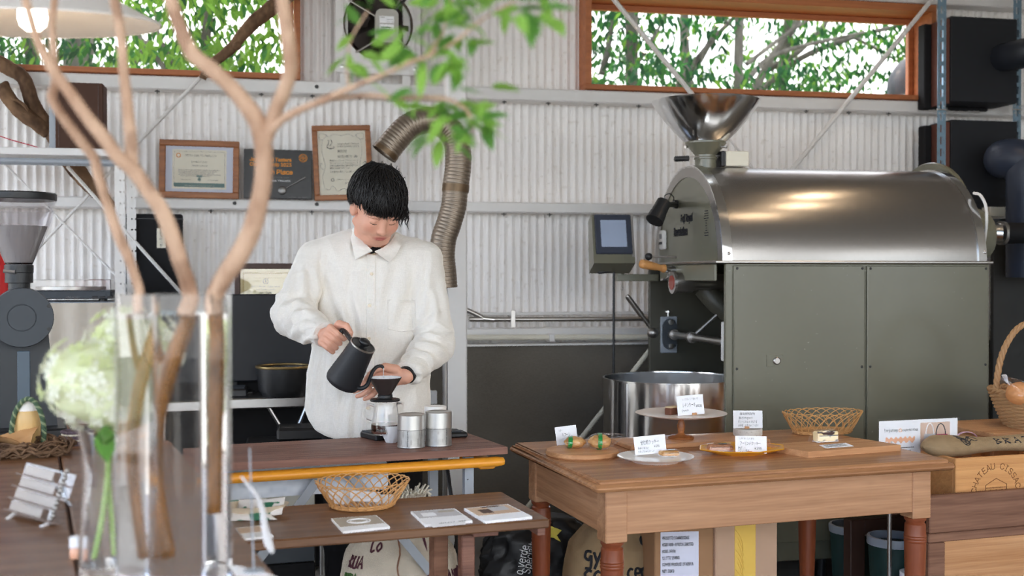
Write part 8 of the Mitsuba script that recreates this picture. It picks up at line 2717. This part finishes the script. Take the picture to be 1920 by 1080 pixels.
def rsq(s, r=.006, n=4):
    p = []
    for cx_, cy_, a0 in ((s - r, s - r, 0), (-(s - r), s - r, 90), (-(s - r), -(s - r), 180), (s - r, -(s - r), 270)):
        for k in range(n + 1):
            a = math.radians(a0 + 90 * k / n)
            p.append((cx_ + r * math.cos(a), cy_ + r * math.sin(a)))
    return np.array(p)


def loft(rings, cap0=False, cap1=False):
    n = len(rings[0][0])
    V = np.vstack([np.column_stack([r, np.full(n, z_)]) for r, z_ in rings])
    f = []
    for i in range(len(rings) - 1):
        for j in range(n):
            A, B, C_, D = i * n + j, i * n + (j + 1) % n, (i + 1) * n + (j + 1) % n, (i + 1) * n + j
            f += [[A, B, C_], [A, C_, D]]
    if cap0: f += [[0, j + 1, j] for j in range(1, n - 1)]
    if cap1: b = (len(rings) - 1) * n; f += [[b, b + j, b + j + 1] for j in range(1, n - 1)]
    return V, np.array(f)


o_, i_ = rsq(VS / 2), rsq(VS / 2 - wt_, .004)
vase = thing('glass_vase', 'tall square clear glass vase holding the bare branches in the foreground', 'vase')
add(vase + '__body', loft([(o_, VB), (o_, VT), (i_, VT), (i_, VW)], cap0=True), 'clear_glass', 30, VM)
scene['glass_to_water'] = {'type': 'dielectric', 'int_ior': 1.33, 'ext_ior': 1.47}
scene['water_clear'] = {'type': 'dielectric', 'int_ior': 1.33}
wa_ = thing('vase_water', 'clear water filling the tall square vase', 'water')
add(wa_ + '__body', loft([(i_, VB + .014), (i_, VW)], cap0=True), 'glass_to_water', 30, VM)
sv2, sf2 = loft([(i_, VW)], cap0=True)
add(wa_ + '__surface', (sv2, sf2[:, ::-1]), 'water_clear', False, VM)


def branch_fn(p, n, uv):
    a = fbm(p.x * 50, p.y * 50, p.z * 16, 3)
    b = smoothstep(.62, .8, noise(p.x * 45, p.y * 45, p.z * 22))
    return mix(mix(rgb(202, 170, 144), rgb(160, 124, 100), dr.clip(a * 1.5 - .3, 0, 1)), rgb(122, 86, 66), b * .5)


bumped('branch_bark', proc(branch_fn), proc(lambda p, n, uv: fbm(p.x * 90, p.y * 90, p.z * 30, 3)), .0025, .75, .25)
br = thing('branch_arrangement', 'arrangement of bare tan branches with fresh green leaves standing in the square vase', 'branches')


def limb(name, pts, rpx, seed, n=12):
    """pts: (px, py, Z); rpx: thickness in pixels"""
    p = [P(a, b, z_) for a, b, z_ in pts]
    r_ = [t_ / 2 * z_ / FPX for t_, (_, _, z_) in zip(rpx, pts)]
    p, r_ = np.array(p), np.array(r_)
    wet = p[:, 2] < VW
    if wet.any():
        i = int(np.argmax(wet))
        t_ = (p[i - 1, 2] - VW) / (p[i - 1, 2] - p[i, 2])
        m_, rm_ = p[i - 1] + (p[i] - p[i - 1]) * t_, r_[i - 1] + (r_[i] - r_[i - 1]) * t_
        k_ = add(br + '__' + name, twisty(np.vstack([p[:i], m_]), np.append(r_[:i], rm_), n, .0016, seed), 'branch_bark', True)
        add(br + '__wet_stem', twisty(np.vstack([m_, p[i:]]), np.append(rm_, r_[i:]), n, .0016, seed), 'wet_bark', True, label='water-darkened brown lower stem')
    else:
        add(br + '__' + name, twisty(p, r_, n, .0016, seed), 'branch_bark', True)


mat('wet_bark', proc(lambda p, n, uv: mix(rgb(150, 98, 40), rgb(84, 56, 28), dr.clip(fbm(p.x * 50, p.y * 50, p.z * 16, 3) * 1.5 - .3, 0, 1))), .4)
limb('stem', [(-20, -330, 1.37), (6, -180, 1.38), (36, -40, 1.40), (48, 0, 1.41), (70, 75, 1.42), (100, 130, 1.43), (135, 179, 1.44), (166, 223, 1.45), (194, 257, 1.46), (223, 296, 1.47), (249, 318, 1.48), (280, 360, 1.49), (306, 399, 1.50), (329, 460, 1.52), (338, 491, 1.53), (351, 527, 1.55), (356, 560, 1.56), (338, 610, 1.57), (303, 690, 1.57), (274, 790, 1.57), (272, 890, 1.57), (300, 1040, 1.57)],
     [8, 12, 15, 16, 18, 21, 24, 25, 26, 27, 29, 29, 29, 30, 31, 31, 31, 33, 36, 38, 36, 30], 11)
limb('stem', [(190, -360, 1.49), (206, -200, 1.50), (213, -40, 1.50), (215, 0, 1.50), (223, 40, 1.50), (228, 80, 1.50), (233, 140, 1.50), (238, 184, 1.50), (242, 226, 1.50), (246, 270, 1.49), (247, 305, 1.485), (252, 325, 1.485)], [9, 14, 17, 18, 18, 19, 19, 20, 21, 22, 24, 22], 12)
limb('stem', [(128, -280, 1.54), (112, -150, 1.53), (104, -40, 1.52), (102, 0, 1.52), (98, 50, 1.51), (101, 100, 1.50), (104, 150, 1.48), (98, 182, 1.47), (108, 204, 1.47), (130, 236, 1.48), (156, 270, 1.49), (176, 296, 1.50), (187, 337, 1.51), (204, 390, 1.53), (222, 442, 1.54), (240, 480, 1.55), (251, 513, 1.56), (262, 550, 1.57), (264, 600, 1.57), (280, 660, 1.575), (300, 705, 1.575)], [6, 9, 12, 12, 13, 14, 15, 18, 18, 18, 19, 19, 19, 20, 19, 19, 19, 19, 21, 22, 18], 13)
limb('stem', [(250, -420, 1.43), (270, -220, 1.44), (300, -60, 1.45), (320, 0, 1.45), (335, 45, 1.45), (360, 100, 1.45), (400, 132, 1.45), (440, 170, 1.46), (470, 208, 1.47), (486, 240, 1.48), (495, 290, 1.49), (490, 360, 1.50), (472, 430, 1.52), (450, 475, 1.53), (430, 505, 1.54), (414, 530, 1.55), (400, 560, 1.56), (402, 640, 1.57), (400, 760, 1.57), (398, 960, 1.57)], [12, 19, 24, 25, 27, 29, 30, 31, 33, 35, 35, 35, 36, 38, 37, 36, 34, 33, 32, 28], 14)
limb('stem', [(560, -400, 1.38), (530, -220, 1.40), (526, -60, 1.42), (530, 0, 1.42), (540, 75, 1.43), (545, 125, 1.44), (535, 165, 1.45), (520, 200, 1.47), (506, 238, 1.48), (496, 270, 1.485)], [12, 19, 25, 27, 28, 29, 28, 28, 28, 24], 15)
limb('side_branch', [(505, 248, 1.48), (530, 224, 1.46), (565, 205, 1.44), (615, 184, 1.41), (680, 155, 1.38), (730, 135, 1.36), (765, 118, 1.34), (805, 104, 1.33), (850, 80, 1.32), (900, 40, 1.31), (960, 5, 1.30), (1010, -20, 1.29)], [20, 15, 14, 13, 12, 10, 9, 8, 6, 5, 4, 3], 16, 10)
limb('side_branch', [(600, 190, 1.42), (680, 179, 1.40), (747, 183, 1.38), (826, 184, 1.37), (860, 195, 1.36), (880, 215, 1.36), (885, 250, 1.36)], [6, 8, 8, 8, 6, 5, 4], 17, 8)
limb('side_branch', [(805, 104, 1.33), (830, 60, 1.33), (845, 10, 1.33), (850, -30, 1.33)], [6, 5, 4, 4], 18, 8)
limb('side_branch', [(655, 166, 1.40), (650, 120, 1.40), (660, 70, 1.39), (690, 20, 1.38)], [5, 4, 4, 3], 19, 8)

# leaves of the foreground branch, each on its own
leaf_bsdf('leaf_fresh', rgb(150, 196, 90), .9)
leaf_bsdf('leaf_green', rgb(102, 152, 72), .8)
lv = leaf_mesh()
lmesh = [mikit.ply(lv, 'leaf_fresh', smooth=True), mikit.ply(lv, 'leaf_green', smooth=True)]
rl = random.Random(21)


def put_leaf(key, pos, dirv, size, kind, roll=0.0):
    d = np.array(dirv, float); d /= np.linalg.norm(d)
    s = np.cross(UZ, d); s = s / np.linalg.norm(s) if np.linalg.norm(s) > .05 else RT
    n = np.cross(d, s)
    s2 = s * math.cos(roll) + n * math.sin(roll)
    n2 = np.cross(d, s2)
    M = axes(pos, d * size, s2 * size, n2 * size)
    scene[num(key)] = {**kind, 'to_world': T(M.tolist())}


def spray(px, py, Z, n, spread, size=(.030, .042), down=.5):
    """a small leafy twig: n leaves round a pixel position"""
    for i in range(n):
        a = rl.uniform(0, 2 * math.pi)
        r_ = spread * math.sqrt(rl.random())
        pos = P(px + r_ * math.cos(a), py + r_ * math.sin(a) * .9, Z + rl.uniform(-.05, .05))
        d = RT * (math.cos(a) + rl.uniform(-.5, .5)) + FH * rl.uniform(-.9, .4) + UZ * (-.4 * down - math.sin(a) * .5 + rl.uniform(-.4, .3))
        put_leaf(br + '__leaf', pos, d, rl.uniform(*size), lmesh[rl.random() > .62], rl.uniform(-.9, .9))


for a_ in ((655, 100, 1.40, 5, 26), (672, 60, 1.39, 2, 20), (690, 105, 1.39, 5, 26), (735, 98, 1.37, 3, 22), (760, 68, 1.37, 3, 20), (700, 30, 1.38, 3, 30), (690, 152, 1.39, 2, 12), (800, 95, 1.34, 8, 34), (830, 60, 1.33, 10, 36), (850, 20, 1.33, 8, 36), (880, 45, 1.32, 7, 32), (820, 110, 1.34, 7, 24), (860, 95, 1.33, 6, 28), (905, 25, 1.31, 8, 34), (950, 10, 1.30, 8, 36), (1000, 12, 1.29, 8, 30), (1035, 25, 1.29, 4, 18), (855, 180, 1.36, 6, 24), (845, 215, 1.36, 9, 30), (870, 225, 1.36, 10, 32), (820, 240, 1.36, 8, 28), (840, 265, 1.36, 4, 18), (895, 240, 1.36, 5, 22), (905, 215, 1.36, 3, 20), (745, 205, 1.39, 2, 12), (790, 172, 1.38, 3, 16), (730, 180, 1.39, 2, 10), (915, 165, 1.35, 2, 14), (835, -40, 1.33, 10, 50), (690, -20, 1.38, 5, 40), (1000, -40, 1.29, 10, 50), (560, -400, 1.38, 8, 60), (250, -420, 1.43, 8, 60), (190, -360, 1.49, 6, 50)):
    spray(*a_)

# second vase with a white hydrangea
V2Z = 1.70
v2 = P(197, 900, V2Z)
r2 = lambda w_: w_ / 2 * V2Z / FPX
zz2 = lambda py: zof(py, v2)
v2b = FZ + .0008
k = thing('glass_vase', 'slim waisted clear glass vase with the hydrangea, behind the square one', 'vase')
po_ = [(0, v2b), (r2(96), v2b), (r2(98), v2b + .004), (r2(92), zz2(1000)), (r2(80), zz2(930)), (r2(76), zz2(890)), (r2(82), zz2(850)), (r2(94), zz2(815)), (r2(100), zz2(800))]
pi_ = [(a - .003, b) for a, b in po_[3:]][::-1] + [(r2(90), v2b + .02), (0, v2b + .018)]
add(k + '__body', lathe(po_ + pi_, 48, (v2[0], v2[1], 0)), 'clear_glass', 50)
hy = thing('hydrangea', 'white hydrangea bloom on green stems in the slim glass vase', 'flower')
mat('stem_green', rgb(134, 164, 84), .5)
add(hy + '__stem', tube(spline([P(176, 1046, V2Z), P(192, 970, V2Z), P(203, 880, V2Z + .0), P(202, 800, V2Z), P(195, 740, V2Z)], 8), .0042, 10), 'stem_green', 40)
add(hy + '__stem', tube(spline([P(214, 1040, V2Z + .01), P(209, 960, V2Z + .01), P(204, 890, V2Z + .01), P(212, 800, V2Z + .01), P(225, 690, V2Z + .02)], 8), .0038, 10), 'stem_green', 40)
lf = mikit.ply(leaf_mesh(1, .6, .1), 'leaf_green', smooth=True)
put_leaf(hy + '__leaf', P(196, 798, V2Z - .03), RT * .15 - UZ * 1 - FH * .2, .055, lf, .2)
put_leaf(hy + '__leaf', P(206, 800, V2Z - .01), RT * .5 - UZ * .8, .05, lf, -.4)


def floret(seed):
    V, f = [], []
    for k_ in range(4):
        a = k_ * math.pi / 2 + .2 * seed
        c_, s_ = math.cos(a), math.sin(a)
        pts = [(0, 0, 0), (.45, -.32, .10), (.80, -.42, .16), (1.05, 0, .08), (.80, .42, .16), (.45, .32, .10), (.6, 0, .04)]
        b0 = len(V)
        V += [[x * c_ - y * s_, x * s_ + y * c_, z_] for x, y, z_ in pts]
        f += [[b0, b0 + 1, b0 + 6], [b0 + 1, b0 + 2, b0 + 6], [b0 + 2, b0 + 3, b0 + 6], [b0 + 3, b0 + 4, b0 + 6], [b0 + 4, b0 + 5, b0 + 6], [b0 + 5, b0, b0 + 6]]
    return np.array(V), np.array(f)


leaf_bsdf('petal_white', rgb(232, 233, 216), .5, .6)
leaf_bsdf('petal_lime', rgb(204, 212, 158), .6, .6)
fls = [mikit.ply(floret(0), 'petal_white', smooth=False), mikit.ply(floret(1), 'petal_white', smooth=False), mikit.ply(floret(2), 'petal_lime', smooth=False)]
cores = [(P(180, 715, V2Z - .0), (.082, .07, .070)), (P(240, 655, V2Z + .03), (.062, .06, .07)), (P(215, 735, V2Z - .01), (.06, .06, .06))]
add(hy + '__flower_core', cat([sphere(1, c_, 2, tuple(.86 * x for x in r_)) for c_, r_ in cores]), mat('core_green', rgb(206, 210, 172), .8), True)
n_fl = 0
for c_, r_ in cores:
    cnt = int(2700 * r_[0] * r_[2] * 5.2)
    for i in range(cnt):
        y = 1 - 2 * (i + .5) / cnt
        a = i * 2.399963
        d = np.array([math.sqrt(1 - y * y) * math.cos(a), math.sqrt(1 - y * y) * math.sin(a), y])
        d = d + np.array([rl.uniform(-.12, .12) for _ in range(3)]); d /= np.linalg.norm(d)
        if d @ FW > .55: continue
        pos = c_ + d * np.array(r_) * rl.uniform(.90, 1.06)
        if any(np.linalg.norm((pos - c2) / np.array(r2_)) < .86 for c2, r2_ in cores if c2 is not c_): continue
        if n_fl >= 290: break
        n_fl += 1
        u_ = np.cross(d, [rl.uniform(-1, 1), rl.uniform(-1, 1), rl.uniform(-1, 1)]); u_ /= np.linalg.norm(u_)
        s_ = rl.uniform(.0105, .0145)
        lime = (d[2] > .35 and rl.random() < .35) or rl.random() < .07
        M = axes(pos, u_ * s_, np.cross(d, u_) * s_, d * s_)
        scene[num(hy + '__floret')] = {**fls[2 if lime else i % 2], 'to_world': T(M.tolist())}

# pendant lamp
LZ = 2.2
lc = P(62, 47, LZ)
k = thing('pendant_lamp', 'large white bell-shaped pendant lamp at the upper left corner', 'lamp')
LMx = frame(lc, 0, 5.6, -2.0)
rL = 231 * LZ / FPX
sh_o = [(rL, 0), (rL * 1.0, .004), (rL * .80, .030), (rL * .60, .058), (rL * .42, .098), (rL * .30, .150), (rL * .22, .205), (rL * .16, .250), (.03, .27), (.0, .272)]
sh_i = [(a - .003 if a > .02 else 0, b - .0025) for a, b in sh_o[1:]][::-1]
mat('enamel', rgb(214, 208, 202), .45)
add(k + '__shade', lathe([(.0, .2695)][0:0] + sh_i[0:0] + sh_o, 72), 'enamel', 50, LMx)
add(k + '__shade_inside', (lambda m: (m[0], m[1][:, ::-1]))(lathe([(a, b) for a, b in sh_i[::-1]], 72)), 'enamel', 50, LMx)
add(k + '__socket', lathe([(0, .05), (.024, .05), (.026, .07), (.026, .22), (0, .22)], 24), 'black_plastic', 40, LMx)
blb = lathe([(0, -.014), (.012, -.012), (.024, -.002), (.028, .014), (.026, .030), (.016, .050), (0, .052)], 28)
key = num(k + '__bulb')
scene[key] = {**mikit.ply(xf(blb, LMx), None, smooth=True), 'bsdf': {'type': 'diffuse', 'reflectance': {'type': 'rgb', 'value': [.8, .8, .8]}}, 'emitter': {'type': 'area', 'radiance': {'type': 'rgb', 'value': [1.7, 1.35, .95]}}}
top = (LMx @ [0, 0, .27, 1])[:3]
add(k + '__cord', tube([top, [top[0], top[1], CEIL]], .004, 8), 'black_plastic', 40)

# card rack: clear tiers with white cards
k = thing('card_rack', 'clear tiered rack with small white cards on the left front table', 'card rack')
cr = [P(22, 860, 2.20), P(113, 883, 2.11), P(135, 984, 2.05), P(20, 958, 2.15)]
ux_ = cr[1] - cr[0]; wr_ = np.linalg.norm(ux_); ux_ /= wr_
uz_ = (cr[0] - cr[3]); uz_ -= ux_ * (uz_ @ ux_); hr_ = np.linalg.norm(uz_); uz_ /= hr_
un_ = np.cross(uz_, ux_)
RM = axes(cr[3], ux_, un_, uz_)
mat('card_stock', rgb(186, 178, 172), .8, spec=.1)
sheet_ = lambda x0, x1, y, z0, z1: ([[x0, y, z0], [x1, y, z0], [x1, y, z1], [x0, y, z1]], [[0, 1, 2], [0, 2, 3]])
add(k + '__back_sheet', sheet_(0, wr_, 0, 0, hr_), 'acrylic_sheet', False, RM)
for i in range(4):
    z_ = hr_ * (.02 + .245 * i)
    add(k + '__pocket_edge', pbox(0, wr_, -.016, 0, z_ - .0015, z_ + .0005, .0004), mat('card_edge', rgb(126, 108, 100), .6), False, RM)
    add(k + '__paper_card', pbox(wr_ * (.03 + .02 * i), wr_ * (.66 + .10 * ((i * 2) % 3)), -.008, -.0074, z_ + .001, z_ + hr_ * .20, .0003), 'card_stock', False, RM)
    for j in range(4):
        add(k + '__clip_bead', sphere(.0045, (wr_ * .93 + .004 * (j % 2), -.016, z_ + .006 + .007 * j), 1), 'brushed', True, RM)
for x_ in (.03, wr_ - .02):
    a_ = (RM @ [x_, -.01, .0, 1])[:3]
    add(k + '__leg', tube([a_, [a_[0] - .01, a_[1] - .02, FZ]], .0035, 8), 'packet_white', 40)
a_ = (RM @ [wr_ / 2, .004, hr_ * .8, 1])[:3]
add(k + '__prop', tube([a_, [a_[0] + .02, a_[1] + .10, FZ]], .003, 8), 'packet_blue', 40)

# twig nest with paper, gourd-shaped bottle with a green cord, small woven cup
nq = PH(40, 853, FZ)
k = thing('twig_nest', 'loose nest of brown twigs and kraft paper at the far left', 'nest')
ra = random.Random(31)
tw = []
for i in range(60):
    a0 = ra.uniform(0, 6.28)
    R_ = ra.uniform(.07, .115)
    pts = [nq + np.array([math.cos(a0 + t) * R_ * 1.15 * (1 + .08 * math.sin(5 * t + i)), math.sin(a0 + t) * R_ * .75, .006 + .03 * ra.random() + .006 * math.sin(3 * t + i)]) for t in np.linspace(0, ra.uniform(1.2, 2.4), 9)]
    add(k + '__twig', tube(spline(pts, 2), ra.uniform(.0018, .0034), 5), 'old_bark', 40)
g_ = grid(lambda u, v: np.stack([nq[0] - .17 + .20 * u, nq[1] - .06 + .12 * v, FZ + .02 + .035 * np.abs(np.sin(u * 3 + v * 2)) + .012 * meshkit.fbm(np.stack([u * 5, v * 5, u * 0], 1), 2)], 1), 20, 14)
add(k + '__kraft_paper', (np.vstack([g_[0], g_[0] + [0, 0, .0015]]), np.vstack([g_[1][:, ::-1], g_[1] + len(g_[0])])), mat('kraft', rgb(186, 140, 92), .8), True)
mat('cord_pale', rgb(124, 136, 104), .8)
gq = P(52, 835, 2.93)
k = thing('gourd_bottle', 'beige egg-shaped bottle with a white top and a green braided cord', 'bottle')
rg_ = 23 * 2.93 / FPX
zg = lambda py: zof(py, gq)
add(k + '__body', lathe([(0, FZ + .0), (rg_ * .8, FZ), (rg_ * .97, FZ + .012), (rg_ * 1.0, zg(790)), (rg_ * .97, zg(777)), (rg_ * .82, zg(766)), (rg_ * .55, zg(758)), (0, zg(758))], 36, (gq[0], gq[1], 0)), mat('sand_glaze', rgb(206, 170, 112), .4), 50)
add(k + '__cap', lathe([(0, zg(769)), (rg_ * .90, zg(769)), (rg_ * .78, zg(759)), (rg_ * .45, zg(750)), (0, zg(748))], 32, (gq[0], gq[1], 0)), 'ceramic', 50)
cd_ = spline([P(24, 832, 2.90), P(22, 805, 2.90), P(28, 775, 2.90), P(40, 755, 2.90), P(54, 748, 2.90), P(68, 757, 2.90), P(79, 782, 2.90), P(83, 810, 2.90), P(80, 834, 2.90)], 14)
for st_ in range(3):
    s_ = np.arange(len(cd_))
    tg = np.gradient(cd_, axis=0); tg /= np.linalg.norm(tg, axis=1)[:, None]
    sd_ = np.cross(tg, FH)
    ph_ = s_ * .8 + st_ * 2.094
    add(k + '__braided_cord', tube(cd_ + sd_ * (np.cos(ph_) * .0036)[:, None] + FH * (np.sin(ph_) * .0034)[:, None], .0034, 6), mat('cord_green', rgb(62, 84, 62), .8) if st_ == 0 else ('cord_pale' if st_ == 1 else 'cord_green'), 40)
wq = PH(140, 834, FZ + .002)
k = thing('woven_cup', 'small purple-brown woven cup at the far end of the front table', 'cup')
rw = pr(116, 164, wq)
zt_ = zof(806, wq)
add(k + '__liner', lathe([(0, FZ + .001), (rw * .6, FZ + .001), (rw * .95, zt_), (rw * .90, zt_), (rw * .5, FZ + .006), (0, FZ + .006)], 30, (wq[0], wq[1], 0)), mat('cup_plum', rgb(96, 82, 92), .7), 40)
for j in range(5):
    t = (j + .5) / 5
    rr_ = rw * (.62 + .36 * t)
    a = np.linspace(0, 2 * math.pi, 60, endpoint=False)
    add(k + '__woven_row', tube(np.stack([wq[0] + np.cos(a) * (rr_ + .002 * np.sin(a * 15 + j * math.pi)), wq[1] + np.sin(a) * (rr_ + .002 * np.sin(a * 15 + j * math.pi)), np.full(60, FZ + .004 + (zt_ - FZ - .004) * t)], 1), .0026, 5, closed=True), 'ivory_paper' if j % 2 else 'cup_plum', 40)
add(k + '__stick', tube([P(142, 815, 3.0), P(127, 795, 3.02)], .003, 6), 'dark_wood')
# little bottle near the seam, paper on the table, white ribbon on a wire stand, black bottle at the edge
bq2 = PH(143, 1046, FZ)
k = thing('small_bottle', 'tiny glass bottle with a white cap on the seam of the front tables', 'bottle')
add(k + '__body', lathe([(0, FZ), (.009, FZ), (.010, FZ + .004), (.010, FZ + .014), (.006, FZ + .018), (0, FZ + .018)], 20, (bq2[0], bq2[1], 0)), mat('peach_liquid', rgb(216, 160, 130), .2), 50)
add(k + '__cap', lathe([(0, FZ + .018), (.0105, FZ + .018), (.0105, FZ + .033), (.009, FZ + .035), (0, FZ + .035)], 20, (bq2[0], bq2[1], 0)), 'packet_white', 40)
q = [PH(a, b, FZ + .001) for a, b in ((430, 1062), (444, 1060), (500, 1074), (560, 1100), (470, 1120))]
single('paper_sheet', 'corner of a white paper sheet on the front table beside the vase', 'paper', plate([(p[0], p[1]) for p in q], .0008, FZ + .0003), 'paper')
k = thing('ribbon_stand', 'white curling ribbon on a thin wire stand at the table edge', 'ribbon stand')
rz = 1.80
wb = PH(476, 1072, FZ)
rz = float((wb - O) @ FW)
add(k + '__wire', tube([[wb[0], wb[1], FZ], P(468, 840, rz)], .0014, 6), 'grey_paint', 40)
add(k + '__wire_foot', lathe([(0, FZ), (.016, FZ), (.016, FZ + .003), (0, FZ + .004)], 20, (wb[0], wb[1], 0)), 'grey_paint', 40)
rp_ = spline([P(452, 893, rz), P(466, 910, rz), P(482, 930, rz), P(492, 955, rz - .01), P(496, 985, rz - .02), P(502, 1012, rz - .02), P(512, 1034, rz - .01)], 6)
add(k + '__ribbon', tube(rp_, np.interp(np.linspace(0, 1, len(rp_)), [0, .2, .6, .85, 1], [.004, .008, .010, .014, .006]), 10, squash=(1, .25)), 'packet_white', 40)
bq3 = PH(-34, 985, FZ)
k = thing('dark_bottle', 'dark bottle cut by the left edge of the picture', 'bottle')
add(k + '__body', lathe([(0, FZ), (.020, FZ), (.022, FZ + .004), (.022, FZ + .06), (.010, FZ + .085), (.010, FZ + .10), (0, FZ + .10)], 28, (bq3[0], bq3[1], 0)), 'black_plastic', 40)
add(k + '__label', lathe([(.0222, FZ + .015), (.0224, FZ + .015), (.0224, FZ + .05), (.0222, FZ + .05)], 28, (bq3[0], bq3[1], 0)), 'grey_paint', 40)
